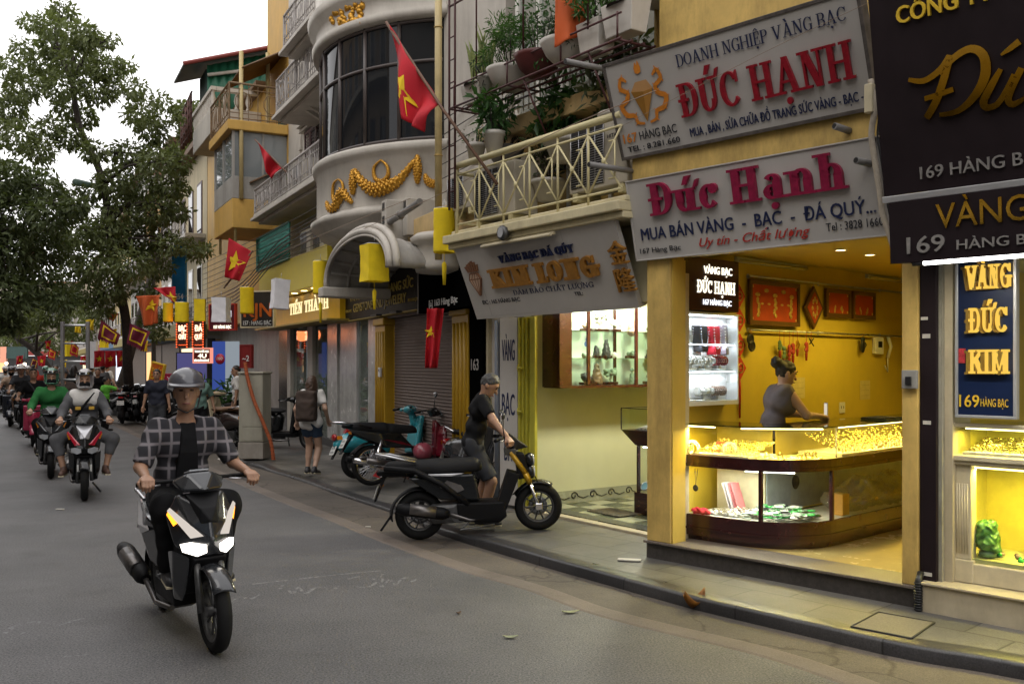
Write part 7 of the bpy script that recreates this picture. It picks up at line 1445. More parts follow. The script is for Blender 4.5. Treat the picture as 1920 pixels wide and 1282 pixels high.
mb = MB(); mb.tube([(.10,-.60,.80),(.12,-.88,.88),(.05,-1.0,.90),(-.05,-1.0,.90),(-.12,-.88,.88),(-.10,-.60,.80)], .016, 8); mb.build('grab_rail', M_STEEL, z); mb = MB(); mb.hull([(.03,-.96,.66),(-.03,-.96,.66),(.03,-1.06,.42),(-.03,-1.06,.42),(.03,-.92,.66),(-.03,-.92,.66),(.03,-1.04,.42),(-.03,-1.04,.42)], .004); mb.build('plate_stay', M_PLAS, z); plate(z, (0,-1.03,.52), .19, .14, -.4); lampset(z, [(.05,-.98,.60),(.12,-.97,.60),(.12,-.96,.56),(.05,-.98,.56)], M_AMB, 'indicator')
muffler(z, (.17,-.30,.26), (.2,-.82,.36), .062); mb = MB(); mb.rbox(-.16,.15,-.5,-.12,.16,.36,.04); mb.tube([(.10,-.2,.25),(.16,-.2,.25)], .09, 16); mb.build('engine', M_ENG, z); mb = MB(); mb.tube([(-.12,-.6,.3),(-.12,-.52,.62)], .03, 10); mb.tube([(.12,-.05,.2),(.2,-.2,.1),(.18,.15,.12)], .014, 6); mb.build('centre_stand', M_ENG, z)
# ------------------------------------------------------------------ people
SKIN = mat('skin', (.36,.20,.125), .5, var=.08, vs=12); SKINP = mat('skin_pale', (.48,.30,.21), .5, var=.08, vs=12); HAIR = mat('black_hair', (.012,.01,.009), .5, var=.3, vs=60, bump=.4, bs=120); HAIRB = mat('brown_hair', (.06,.032,.018), .5, var=.3, vs=60, bump=.4, bs=120)
def cloth(n, c, r=.85, **k): return mat(n, c, r, var=.12, vs=9, bump=.25, bs=35, spec=.12, **k)
def plaid(name):
    m = bpy.data.materials.new(name); m.use_nodes = True; nt = m.node_tree; b = nt.nodes['Principled BSDF']; b.inputs['Roughness'].default_value = .85
    tc = nt.nodes.new('ShaderNodeTexCoord'); out = None
    for rot, sc in (((0,0,0), 4.2), ((0,R(90),0), 3.6)):
        mp = nt.nodes.new('ShaderNodeMapping'); mp.inputs['Rotation'].default_value = rot; w = nt.nodes.new('ShaderNodeTexWave'); w.inputs['Scale'].default_value = sc; w.inputs['Distortion'].default_value = .4
        nt.links.new(tc.outputs['Object'], mp.inputs['Vector']); nt.links.new(mp.outputs['Vector'], w.inputs['Vector'])
        r = nt.nodes.new('ShaderNodeValToRGB'); e = r.color_ramp.elements; e[0].position = .80; e[0].color = (.022,.021,.026,1); e[1].position = .97; e[1].color = (.20,.18,.19,1); nt.links.new(w.outputs['Fac'], r.inputs['Fac'])
        if out is None: out = r.outputs['Color']
        else:
            x = nt.nodes.new('ShaderNodeMix'); x.data_type = 'RGBA'; x.blend_type = 'LIGHTEN'; x.inputs[0].default_value = 1; nt.links.new(out, x.inputs[6]); nt.links.new(r.outputs['Color'], x.inputs[7]); out = x.outputs[2]
    nt.links.new(out, b.inputs['Base Color']); return m
def ik(a, c, l1, l2, hint):
    a, c = Vector(a), Vector(c); d = c - a; L = min(d.length, (l1+l2)*.998); d.normalize(); c = a + d*L
    x = (l1*l1 - l2*l2 + L*L)/(2*L); h = math.sqrt(max(0, l1*l1 - x*x)); hv = Vector(hint); hv = hv - d*hv.dot(d); hv.normalize(); return a + d*x + hv*h, c
def person(label, loc, rz, pel, chest, head, hands, feet, top=None, pants=None, shoes=None, hair=HAIR, S=1.0, yaw=0, hyaw=0, hpitch=0, sleeve=.9, leg=2.0, skin=SKIN, hl='short', helmet=None, mask=None, h=.014, fine=True, ehint=None, khint=None, fem=False, toes=None, grip=True, group=None, wpn=None):
    t = thing('person', label, 'person', loc, rz, group)
    pel, chest, head = Vector(pel), Vector(chest), Vector(head); up = (chest-pel).normalized(); rt = Vector((math.cos(yaw), math.sin(yaw), 0)); rt = (rt - up*rt.dot(up)).normalized(); fw = up.cross(rt)
    hm = Euler((hpitch, 0, hyaw)).to_matrix(); H = lambda x, y, z: head + hm @ Vector((x, y, z))*S
    sh = [chest + up*.11*S + rt*s*(.155 if fem else .175)*S for s in (-1, 1)]; hp = [pel + rt*s*.09*S - up*.02 for s in (-1, 1)]
    el, ha, kn, an = [], [], [], []
    for i, s in enumerate((-1, 1)):
        e, w = ik(sh[i], hands[i], .285*S, .25*S, (ehint or [(-.5,-.3,-1), (.5,-.3,-1)])[i]); el.append(e); ha.append(w)
        k, a = ik(hp[i], Vector(feet[i]) + Vector((0,0,.075*S)), .43*S, .41*S, (khint or [(-.25,1,.2), (.25,1,.2)])[i]); kn.append(k); an.append(a)
    neck = chest + up*.145*S
    def torso(Q, e, low=True):
        if low: Q.cone(pel-rt*.075*S, pel+rt*.075*S, (.105 if not fem else .115)*S+e)
        wst = pel.lerp(chest, .45); w = .062 if not fem else .045; Q.cone(wst-rt*w*S, wst+rt*w*S, (.098 if not fem else .088)*S+e); Q.cone(chest-rt*.085*S, chest+rt*.085*S, .103*S+e); Q.cone(chest+up*.085*S-rt*.12*S, chest+up*.085*S+rt*.12*S, .062*S+e)
        if fem:
            for s in (-1, 1): Q.ell(chest+fw*.085*S+rt*s*.065*S-up*.02*S, (.06*S+e,)*3)
    B_ = SDF(.045*S); torso(B_, 0)
    B_.cone(chest+up*.1*S, neck.lerp(head, .55), .058*S, .050*S)
    k2 = .018*S
    B_.ell(H(0,0,.02), (.076*S,.094*S,.108*S), (hpitch,0,hyaw), k=k2); B_.ell(H(0,.022,-.06), (.056*S,.066*S,.062*S), (hpitch,0,hyaw), k=.025*S); B_.cone(H(0,.088,.012), H(0,.112,-.024), .009*S, .016*S, k=.010*S); B_.ell(H(0,.088,-.062), (.024*S,.012*S,.012*S), k=.01*S)
    for s in (-1, 1): B_.ell(H(s*.078,-.008,-.005), (.012*S,.02*S,.032*S), k=.008*S); B_.ell(H(s*.034,.085,.022), (.018*S,.012*S,.009*S), op='s'); B_.cone(H(s*.014,.093,.04), H(s*.05,.083,.04), .008*S, k=.01*S)
    for i, s in enumerate((-1, 1)):
        B_.cone(sh[i], el[i], .052*S, .041*S); B_.cone(el[i], ha[i], .040*S, .027*S, k=.02); B_.cone(hp[i], kn[i], .085*S, .057*S); B_.cone(kn[i], an[i], .055*S, .036*S, k=.03); B_.cone(kn[i].lerp(an[i],.15), kn[i].lerp(an[i],.5), .05*S, .048*S, k=.03)
        fd = Vector(toes[i]) if toes else Vector((s*.15, 1, 0)); fd.normalize(); hl_ = an[i] - Vector((0,0,.035*S)) - fd*.04*S; tp = Vector(feet[i]) + fd*.17*S + Vector((0,0,.028*S)); B_.cone(hl_, tp, .038*S, .028*S, k=.02); an[i] = (an[i], fd, hl_, tp)
    mb = MB(); B_.into(mb, h)
    for i, s in enumerate((-1, 1)):      # hands: palm, four fingers, thumb
        w = ha[i]; d = (w - el[i]).normalized(); g = Vector((0,0,-1)) if grip else Vector((0,.3,-1)); cd = (g - d*g.dot(d)); cd = cd.normalized() if cd.length > .1 else fw; sd = d.cross(cd)*(-s); 
        Q = SDF(.010); pc = w + d*.045*S; Q.cone(w - d*.03, w + d*.02, .026*S, .024*S); 
        for j in range(4):
            o = sd*(.030 - .020*j)*S; b0 = w + d*.075*S + o; Q.cone(w + d*.02*S + o*.7, b0, .017*S, .0125*S); ln = (.034,.04,.037,.028)[j]*S; c1 = b0 + (d*.55 + cd*.8).normalized()*ln if grip else b0 + (d + cd*.25).normalized()*ln; c2 = c1 + (cd - d*.5).normalized()*ln*.9 if grip else c1 + (d + cd*.6).normalized()*ln*.8
            Q.cone(b0, c1, .0105*S, .0095*S, k=.004); Q.cone(c1, c2, .0095*S, .0085*S, k=.004)
        tb = w + d*.03*S + sd*.032*S; t1 = tb + (d*.7 + sd*.5 + cd*.5).normalized()*.035*S; t2 = t1 + (d*.4 + cd - sd*.35).normalized()*.03*S; Q.cone(tb, t1, .013*S, .0115*S, k=.008); Q.cone(t1, t2, .011*S, .009*S, k=.004)
        Q.into(mb, .006 if fine else .011)
    mb.build('body', skin, t, recalc=False)
    if top:
        Q = SDF(.05*S); torso(Q, .017*S); Q.cone(chest+up*.12*S-rt*.05*S, chest+up*.12*S+rt*.05*S, .055*S)
        for i in (0, 1):
            if sleeve > 0:
                e = sh[i].lerp(el[i], min(1, sleeve)); Q.cone(sh[i], e, .066*S, .062*S, k=.04, flat=sleeve < 1)
                if sleeve >= 1: Q.cone(el[i], el[i].lerp(ha[i], min(.98, sleeve-1)), .058*S, .043*S, k=.03, flat=True)
        Q.cut(pel - up*.13*S, -up); Q.ell(neck + up*.03*S + fw*.035*S, (.066*S,.075*S,.055*S), op='s')
        Q.build('shirt', top, t, h=h*.9, noise=.007, nscale=21)
    if pants:
        Q = SDF(.055*S); Q.cone(pel-rt*.075*S, pel+rt*.075*S, .112*S); Q.cut(pel + up*.10*S, up)
        for i in (0, 1):
            if leg <= 1: Q.cone(hp[i], hp[i].lerp(kn[i], leg), .098*S, .088*S, flat=True)
            else: Q.cone(hp[i], kn[i], .100*S, .086*S); Q.cone(kn[i], kn[i].lerp(an[i][0], min(1, leg-1)), .086*S, .060*S, flat=True)
        Q.build('trousers', pants, t, h=h, noise=.004, nscale=24)
    if shoes:
        for i in (0, 1):
            a, fd, hl_, tp = an[i]; Q = SDF(.02); Q.cone(hl_ - Vector((0,0,.0)), tp, .046*S, .036*S); Q.cone(a - Vector((0,0,.02)), a + Vector((0,0,.015)), .045*S, .043*S); Q.build('shoe', shoes, t, h=.011)
            if fine: mb = MB(); p0 = hl_ - Vector((0,0,.04*S)) - fd*.03; p1 = tp - Vector((0,0,.032*S)) + fd*.03; u = fd.cross(Vector((0,0,1)))*.042*S; mb.hull([p0+u, p0-u, p1+u*.8, p1-u*.8, p0+u+Vector((0,0,.018)), p0-u+Vector((0,0,.018)), p1+u*.8+Vector((0,0,.018)), p1-u*.8+Vector((0,0,.018))], .004); mb.build('sole', M_MOULD, t)
    if hair and not helmet:
        Q = SDF(.02*S); Q.ell(H(0,-.010,.034), (.083*S,.100*S,.101*S), (hpitch,0,hyaw))
        if hl == 'short': Q.ell(H(0,.07,-.05), (.11*S,.07*S,.10*S), (hpitch,0,hyaw), op='s'); Q.cut(H(0,0,.012), hm @ Vector((0,.75,-1))); Q.cut(H(0,0,-.05), hm @ Vector((0,0,-1)))
        elif hl == 'long': Q.cone(H(0,-.05,0), H(0,-.075,-.17), .085*S, .075*S); Q.cone(H(-.06,-.02,-.02), H(-.06,-.04,-.16), .05*S, .04*S); Q.cone(H(.06,-.02,-.02), H(.06,-.04,-.16), .05*S, .04*S); Q.ell(H(0,.09,-.06), (.085*S,.08*S,.13*S), op='s')
        elif hl == 'bun': Q.ell(H(0,.075,-.05), (.11*S,.075*S,.105*S), op='s'); Q.cut(H(0,0,-.075), hm @ Vector((0,0,-1))); Q.ell(H(0,-.115,.085), (.06*S,.055*S,.055*S)); [Q.cone(H(0,-.12,.09), H(.03*math.cos(a*2), -.15-.02*math.sin(a*3), .13+.03*math.sin(a*5)), .016*S, .006*S) for a in range(5)]
        Q.build('hair', hair, t, h=.009 if fine else h, noise=.004, nscale=70)
    if fine or h < .02:
        mb = MB(); [mb.sphere(H(s*.033,.088,.021), (.014*S,.008*S,.0055*S), 8, 6) for s in (-1, 1)]; mb.build('eyes', mat('eye_dark', (.01,.008,.007), .2, var=0), t); mb = MB()
        if not (helmet and mask): [mb.tube([H(s*.014,.099,.043), H(s*.034,.098,.05), H(s*.054,.087,.044)], .0045*S, 5) for s in (-1, 1)]; mb.build('eyebrows', HAIR, t); mb = MB(); mb.tube([H(-.024,.094,-.064), H(0,.1025,-.063), H(.024,.094,-.064)], .0055*S, 6); mb.build('lips', mat('lips', (.30,.11,.09), .45, var=0), t)
    if mask:
        Q = SDF(.02); Q.ell(H(0,.03,-.055), (.072*S,.082*S,.062*S), (hpitch,0,hyaw)); Q.build('mask', mask, t, h=.011)
    if helmet:
        hm_, full, vis = helmet; Q = SDF(.02); Q.ell(H(0,-.008,.045), (.118*S,.135*S,.125*S), (hpitch,0,hyaw))
        if full: Q.ell(H(0,0,-.04), (.115*S,.13*S,.10*S), (hpitch,0,hyaw)); Q.rbox(H(0,.13,.005), (.075*S,.07*S,.035*S if full == 1 else .062*S), .02, (hpitch,0,hyaw), op='s'); Q.cut(H(0,0,-.11), hm @ Vector((0,0,-1)))
        else: Q.cut(H(0,0,.03), hm @ Vector((0,.15,-1))); 
        o = Q.build('helmet', hm_, t, h=.011 if fine else h)
        if vis:
            mb = MB(); mb.grid(lambda u, v: H(.122*math.sin(-1.2+2.4*u), .135*math.cos(-1.2+2.4*u) + .07*v*math.cos((u-.5)*2.2), .066 - .02*v), 10, 3); mb.build('peak', vis, o, solid=.006)
        if full: mb = MB(); mb.grid(lambda u, v: H(.121*math.sin(-1.1+2.2*u), .137*math.cos(-1.1+2.2*u), .075 + .05*v), 12, 4); mb.build('visor', glass('visor_glass', (.4,.42,.45), .25, .4), o, solid=.004)
        else: mb = MB(); mb.tube([H(-.095,.0,.02), H(-.07,.03,-.09), H(0,.05,-.125), H(.07,.03,-.09), H(.095,0,.02)], .006, 6); mb.build('strap', M_BLACK, o)
    return t
def rider(label, bk, top, pants, shoes=None, S=1.0, lift=0, **k):
    k.setdefault('hands', [(-.30,.25,1.06), (.30,.25,1.06)]); k.setdefault('feet', [(-.16,.12,.36), (.16,.12,.36)])
    return person(label, bk[0], bk[1], (0,-.22,.88+lift), (0,-.12,1.26+lift), k.pop('head', (0,-.06,1.57+lift)), top=top, pants=pants, shoes=shoes, S=S, **k)
PLAID = plaid('dark_plaid_cloth'); BLKT = cloth('black_cloth', (.012,.012,.013)); DGR = cloth('dark_grey_cloth', (.05,.052,.058)); DNIM = cloth('blue_denim', (.035,.055,.09)); GRNJ = cloth('green_cloth', (.03,.15,.045)); WHT = cloth('white_cloth', (.6,.58,.55)); BEI = cloth('beige_cloth', (.45,.33,.24)); NAVT = cloth('navy_cloth', (.03,.032,.045)); TEALT = cloth('sage_cloth', (.13,.22,.19)); LIME = cloth('lime_cloth', (.16,.55,.07)); GREYV = cloth('grey_uniform', (.10,.10,.105)); REDC = cloth('red_cloth', (.35,.03,.02)); BRNC = cloth('taupe_cloth', (.065,.048,.04))
SHO = mat('black_shoe', (.02,.02,.022), .5, var=.1); HGREY = mat('helmet_grey', (.06,.06,.072), .3, var=.05, coat=.7); HSIL = mat('helmet_silver', (.35,.33,.33), .2, .3, var=.1, coat=.7); HGRN = mat('helmet_green', (.05,.16,.10), .2, .2, var=.1, coat=.7); HWHT = mat('helmet_white', (.7,.68,.66), .25, var=.03, coat=.5)
p1 = rider('man in dark plaid shirt and grey peaked helmet riding the nearest scooter', HERO, PLAID, BLKT, SHO, S=1.04, helmet=(HGREY, 0, HGREY), hyaw=R(-14), h=.011, head=(.01,-.02,1.60), hands=[(-.33,.24,1.07),(.33,.24,1.07)], sleeve=.93)
mb = MB(); mb.hull([(-.05,-.02,1.40),(.05,-.02,1.40),(-.045,.018,1.30),(.045,.018,1.30),(-.06,.02,1.20),(.06,.02,1.20),(-.075,-.035,1.02),(.075,-.035,1.02),(-.05,-.06,1.4),(.05,-.06,1.4),(-.07,-.08,1.02),(.07,-.08,1.02)], .006); mb.build('tee_shirt', BLKT, p1)
p2 = rider('helmeted man with dark mask and grey work vest on the white and red scooter', BK2, GREYV, GREYV, mat('brown_sandal', (.09,.045,.03), .6), helmet=(HSIL, 2, None), mask=BLKT, sleeve=1.85, leg=1.55, feet=[(-.26,.20,.30),(.26,.20,.30)], khint=[(-.8,.8,.2),(.8,.8,.2)])
mb = MB(); SDF(.03).cone((-.13,-.085,1.37),(.13,-.085,1.37),.085).cone((-.09,-.09,1.30),(.09,-.09,1.30),.108).build('vest_yoke', WHT, p2, h=.014)
for s in (-1, 1): mb = MB(); mb.rbox(s*.085-.035, s*.085+.035, .05, .062, 1.17, 1.215, .005); mb.build('patch', mat('patch_yellow', (.5,.3,.03), .7, var=.1), p2)
mb = MB(); mb.tube([(-.12,-.02,1.40),(-.02,.03,1.27),(.11,.0,1.08)], .016, 6); mb.build('bag_strap', BLKT, p2)
rider('rider in bright green jacket with dark green full helmet', BK3, GRNJ, BLKT, SHO, helmet=(HGRN, 2, None), mask=BLKT, sleeve=1.9, h=.016)
p4 = rider('bareheaded man in black tee shirt with a grey cross strap', BK4, BLKT, BLKT, SHO, h=.018, sleeve=.8, S=1.02, fine=False); mb = MB(); mb.tube([(.10,.0,1.40),(.0,.015,1.25),(-.10,-.06,1.0)], .022, 6); mb.build('bag_strap', DGR, p4)
rider('man in white open faced helmet with one bare leg out', BK5, DGR, BEI, M_WHITE, h=.02, helmet=(HWHT, 0, HWHT), leg=.9, sleeve=.9, fine=False, feet=[(-.42,.45,.18),(.16,.1,.36)], lift=.06)
rider('rider in pale beige top with dark helmet and mask at the far left', BK6, BEI, BLKT, SHO, h=.02, helmet=(mat('helmet_black', (.04,.03,.035), .3, var=0, coat=.5), 0, None), mask=BLKT, sleeve=.6, fine=False, S=.96)
rider('rider in dark clothes with grey helmet behind the white helmeted man', (at(35,715,31)*1, hd(.45,-.89)) if False else (Vector((-15.9,31,0)), hd(.45,-.89)), BLKT, BLKT, SHO, h=.022, helmet=(HGREY, 0, None), fine=False)
# woman walking away with a backpack
wp = g_(583, 889, .1); wz = hd(.12, 1)
w = person('woman with brown hair in white tee and denim shorts walking with a backpack', wp, wz, (0,0,.80), (0,.03,1.14), (0,.045,1.40), [(-.25,.08,.80),(.24,.10,.84)], [(-.10,.14,.0),(.09,-.10,.02)], WHT, DNIM, SHO, HAIRB, S=.92, sleeve=.7, leg=.52, skin=SKINP, hl='long', fem=True, khint=[(0,1,0),(0,1,0)], grip=False, ehint=[(-.4,-1,-.2),(.4,-1,-.2)], toes=[(-.1,1,0),(.1,1,-.12)])
bp = thing('backpack', 'dark brown backpack on the back of the walking woman', 'backpack', wp, wz); SDF(.05).rbox((0,-.20,1.06),(.11,.055,.19),.04).rbox((0,-.265,1.0),(.08,.03,.11),.03).build('bag', BRNC, bp, h=.012, noise=.004); mb = MB()
for s in (-1, 1): mb.tube([(s*.09,-.13,1.24),(s*.105,.0,1.285),(s*.105,.115,1.20),(s*.12,.07,.98),(s*.1,-.12,.92)], .016, 6)
mb.build('strap', BLKT, bp); mb = MB(); mb.tube([(-.09,-.268,1.19),(0,-.275,1.22),(.09,-.268,1.19)], .006, 6); mb.tube([(-.07,-.30,1.08),(.07,-.30,1.08)], .005, 6); mb.build('zip', M_BLACK, bp)
# man astride the naked scooter, bending over the bars
person('grey haired man in black tee and grey shorts leaning over the yellow forked scooter', Vector((-.32,9.845,.05)), hd(1,.04), (-.38,-.08,.92), (-.34,.0,1.27), (-.29,.09,1.52), [(-.36,.27,1.0),(.18,.27,1.0)], [(-.48,-.06,.04),(-.30,.02,.04)], BLKT, DGR, SHO, mat('grey_hair', (.05,.048,.046), .6, var=.5, vs=70), S=1.0, hpitch=R(-36), hyaw=R(-10), sleeve=.72, leg=.92, skin=SKIN, h=.012)
# shopkeeper
kp = F167.P(.44, -1.30, .255); kz = F167.rz + math.atan2(.55, .5) - math.pi/2
kz = hd(.80, .10); k_ = person('shopkeeper with hair in a bun and taupe sleeveless top looking at her phone', kp, kz, (0,-.04,.86), (0,.06,1.19), (0,.13,1.45), [(-.07,.44,1.055),(.08,.44,1.055)], [(-.09,.0,0),(.09,0,0)], cloth('taupe_top', (.15,.13,.135)), BLKT, SHO, HAIR, S=.97, sleeve=.14, hl='bun', fem=True, skin=SKINP, hpitch=R(-14), h=.012, ehint=[(-.8,0,-1),(.8,0,-1)], grip=True)
ph = thing('phone', 'pale phone held by the shopkeeper above the counter', 'phone', kp + Vector((0,0,0)), kz); mb = MB(); mb.rbox(-.036,.036,.525,.533,1.03,1.18,.004); o = mb.build('case', M_WHITE, ph); mb = MB(); mb.box(-.032,.032,.5235,.5245,1.036,1.174); mb.build('screen', glow('phone_screen', (1,.9,.7), .7), ph)
# people by the trees and far along the street
def stand(label, px, Y, S, top, pants, face, zg=.06, h=.022, hands=None, hl='short', **k):
    x = (px - CX)/FPX*Y
    return person(label, Vector((x, Y, zg)), face, (0,0,.93*S), (0,.02,1.28*S), (0,.04,1.57*S), hands or [(-.27,.08,.86*S),(.27,.08,.86*S)], [(-.1,0,0),(.1,0,0)], top, pants, SHO, S=S, h=h, hl=hl, fine=False, grip=False, **k)
stand('man in dark polo shirt standing in front of the orange medicine board', 295, 20.5, .96, NAVT, DGR, hd(.1,-1), h=.017, sleeve=.85)
stand('person in sage green top with hand on hip behind the front rider', 372, 19.5, .93, TEALT, BLKT, hd(.5,-.8), h=.019, hands=[(-.3,.05,.84),(.34,.02,.98)])
stand('child in lime green tee shirt by the parked scooters', 196, 25, .82, LIME, BLKT, hd(.6,.7), hands=[(-.1,.2,1.25),(.1,.2,1.25)]); stand('person in white tee shirt at the left of the far group', 171, 36, .98, WHT, BLKT, hd(.5,.8)); stand('person in white shirt at the right of the far group', 200, 38, 1.0, WHT, DNIM, hd(.2,.9)); stand('man in grey shirt seen from behind in the far group', 192, 33, 1.0, GREYV, BLKT, hd(.2,.9)); stand('person in black with long hair by the ladder', 138, 27, 1.0, BLKT, BLKT, hd(-.2,.9), hl='long'); stand('person in white tee with short hair right of the ladder', 446, 21.5, .98, WHT, BLKT, hd(-.8,-.3), zg=.1, h=.018); stand('person in dark clothes beside the far scooters', 183, 28, .95, BLKT, BLKT, hd(.4,-.8)); stand('person in red far along the left pavement', 62, 42, 1.0, REDC, BLKT, hd(.2,.9)); stand('person in black cap watching from the far pavement', 105, 30, 1.0, BLKT, DGR, hd(.3,-.9))
# ------------------------------------------------------------------ trees
def leaf_mat(name, col, amt=.5, tr_=.25):
    m = mat(name, col, .5, var=amt, vs=2.6, spec=.35); nt = m.node_tree; b = nt.nodes['Principled BSDF']; o = nt.nodes['Material Output']
    tr = nt.nodes.new('ShaderNodeBsdfTranslucent'); tr.inputs[0].default_value = (min(.9, col[0]*1.5), min(.9, col[1]*1.6), col[2]*.7 if col[2] < .5 else .9, 1); mx = nt.nodes.new('ShaderNodeMixShader'); mx.inputs[0].default_value = tr_
    nt.links.new(b.outputs[0], mx.inputs[1]); nt.links.new(tr.outputs[0], mx.inputs[2]); nt.links.new(mx.outputs[0], o.inputs['Surface']); return m
def leaves(name, m, blobs, n, L, parent, seed, droop=.5, W=.42, flat=.75):
    rg = np.random.default_rng(seed); V = []; F = []
    vol = np.array([b[1]**2 for b in blobs]); cnt = np.maximum(4, (n*vol/vol.sum()).astype(int))
    C = np.concatenate([np.repeat(np.array([b[0]]), k, 0) for b, k in zip(blobs, cnt)]); Rr = np.concatenate([np.full(k, b[1]) for b, k in zip(blobs, cnt)]); N = len(C)
    d = rg.normal(size=(N,3)); d /= np.linalg.norm(d, axis=1)[:,None]; C = C + d*(Rr*rg.uniform(.35,1.08,N)**.6)[:,None]*np.array([1,1,flat])
    # leaves sit in small rosettes
    C = C.repeat(1, 0); a = d*.6 + rg.normal(size=(N,3))*.6; a[:,2] -= droop; a /= np.linalg.norm(a, axis=1)[:,None]
    s = np.cross(a, rg.normal(size=(N,3))*.5 + np.array([0,0,1])); s /= np.maximum(np.linalg.norm(s, axis=1), 1e-6)[:,None]; nn = np.cross(s, a); l = L*rg.uniform(.6,1.25,N)[:,None]
    P0 = C; P1 = C + a*l*.5 + s*l*W*.5 + nn*l*.07; P2 = C + a*l; P3 = C + a*l*.5 - s*l*W*.5 + nn*l*.07; PM = C + a*l*.5 - nn*l*.02
    V = np.stack([P0,P1,P2,P3,PM], 1).reshape(-1,3); b = np.arange(N)[:,None]*5; F = np.concatenate([b + np.array([[0,1,4]]), b + np.array([[1,2,4]]), b + np.array([[2,3,4]]), b + np.array([[3,0,4]])]) 
    mb = MB(); mb.v = V.tolist(); mb.f = F.tolist(); mb.sm = [False]*len(mb.f); mb.mi = [0]*len(mb.f); return mb.build(name, m, parent, recalc=False)
M_BARK = mat('bark', (.045,.035,.028), .85, var=.4, vs=14, bump=.8, bs=30)
LF1 = leaf_mat('mango_leaf', (.125,.150,.060)); LF2 = leaf_mat('dark_leaf', (.075,.096,.038)); LF3 = leaf_mat('olive_leaf', (.10,.12,.04))
def tree(label, base, trunk, blobs, Y, n, L, lm, seed, r0=.28, spread=1.6, limbs=14):
    t = thing('street_tree', label, 'tree', base, 0); rg = random.Random(seed); b0 = Vector(base)
    TP = [b0] + [at(x, y, yy) for x, y, yy in trunk]; tp = smooth_line([p - b0 for p in TP], 5); k = len(tp); mb = MB(); mb.tube(tp, [r0*(1.25 if i == 0 else 1 - .55*i/k) for i in range(k)], 12); mb.build('trunk', M_BARK, t)
    bl = []
    for px, py, r in blobs:
        for q in range(2): yy = Y + rg.uniform(-spread, spread); bl.append((tuple(at(px + rg.uniform(-6,6), py + rg.uniform(-6,6), yy) - b0), r/FPX*yy))
    mb = MB(); ends = rg.sample(bl, min(limbs, len(bl)))
    for c, r in ends:
        s = min(tp[k//3:], key=lambda p: (p - Vector(c)).length + max(0, p.z - c[2])*2); c = Vector(c); mid = s.lerp(c, .5) + Vector((rg.uniform(-.3,.3), rg.uniform(-.3,.3), .25)); L_m = smooth_line([s, mid, c], 5); mb.tube(L_m, [max(.015, .11*r0/.28*(1 - .85*i/(len(L_m)-1))) for i in range(len(L_m))], 6)
        for j in range(3): e = c + Vector((rg.uniform(-r,r), rg.uniform(-r,r), rg.uniform(-r,r))); mb.tube([mid.lerp(c,.5), e], [.03, .01], 5)
    mb.build('limbs', M_BARK, t); leaves('crown', lm, bl, n, L, t, seed, droop=.55); return t
tree('large street tree with grey trunk and tall leafy crown against the sky', gnd(246, 784, .08), [(240,700,29),(236,600,28.6),(215,500,28.2),(205,420,28),(190,330,28),(150,240,28),(135,150,28)],
  [(118,20,25),(95,45,27),(150,60,30),(55,48,18),(42,88,18),(100,85,32),(170,80,25),(205,75,15),(140,112,36),(80,120,34),(25,122,22),(205,125,30),(238,126,14),(45,160,36),(115,155,36),(185,165,40),(250,168,24),(20,205,34),(262,212,34),(300,190,18),(30,255,40),(290,250,30),(325,225,15),(180,285,24),(240,290,34),(300,300,36),(335,310,20),(205,345,36),(262,350,42),(318,350,30),(150,372,32),(222,400,38),(292,400,36),(335,392,22),(200,440,42),(262,450,42),(318,455,26),(362,470,20),(150,440,36),(180,492,40),(242,500,42),(300,505,26),(215,545,30),(275,545,20),(388,468,16),(160,545,30),(130,500,30),(110,450,26),(185,575,24),(120,560,24),(95,232,24),(130,255,28),(72,285,30),(160,222,26),(115,200,20),(295,622,20),(312,592,16),(270,600,14)], 28, 27000, .185, LF1, 11, .16, 1.5, 20)
tree('dark broad tree overhanging the street from the left side', (-17.8,24.5,.1), [(-330,640,24),(-300,520,23.5),(-200,430,23),(-80,400,22.5)],
  [(15,330,42),(75,345,38),(25,400,52),(95,405,40),(135,385,24),(15,470,56),(85,462,46),(15,545,52),(75,535,44),(112,560,28),(-60,360,60),(-60,480,70),(-120,420,80),(-40,600,40),(10,600,26),(-160,330,70)], 22, 19000, .175, LF2, 12, .3, 1.6, 14)
tree('leaning tree with bare dark trunk far down the street', (-22.1,45,.07), [(98,712,45),(80,675,45),(58,652,45),(30,632,45)], [(60,600,28),(100,588,30),(28,612,22),(122,615,18),(85,560,26),(10,585,26),(45,570,24)], 45, 6000, .2, LF3, 13, .22, 2, 6)
tree('green tree behind the ochre house', (-16.5,40,.1), [(345,300,40)], [(345,210,22),(352,250,18),(335,285,20),(372,200,12),(360,225,14)], 38, 2500, .22, LF3, 14, .2, 1, 4)
tree('distant tree closing the view at the end of the street', (-40,78,.05), [(35,640,78)], [(30,610,30),(70,630,26),(5,640,30),(110,645,22),(150,620,26),(180,590,24),(140,575,24)], 78, 4000, .4, LF3, 15, .4, 4, 5)
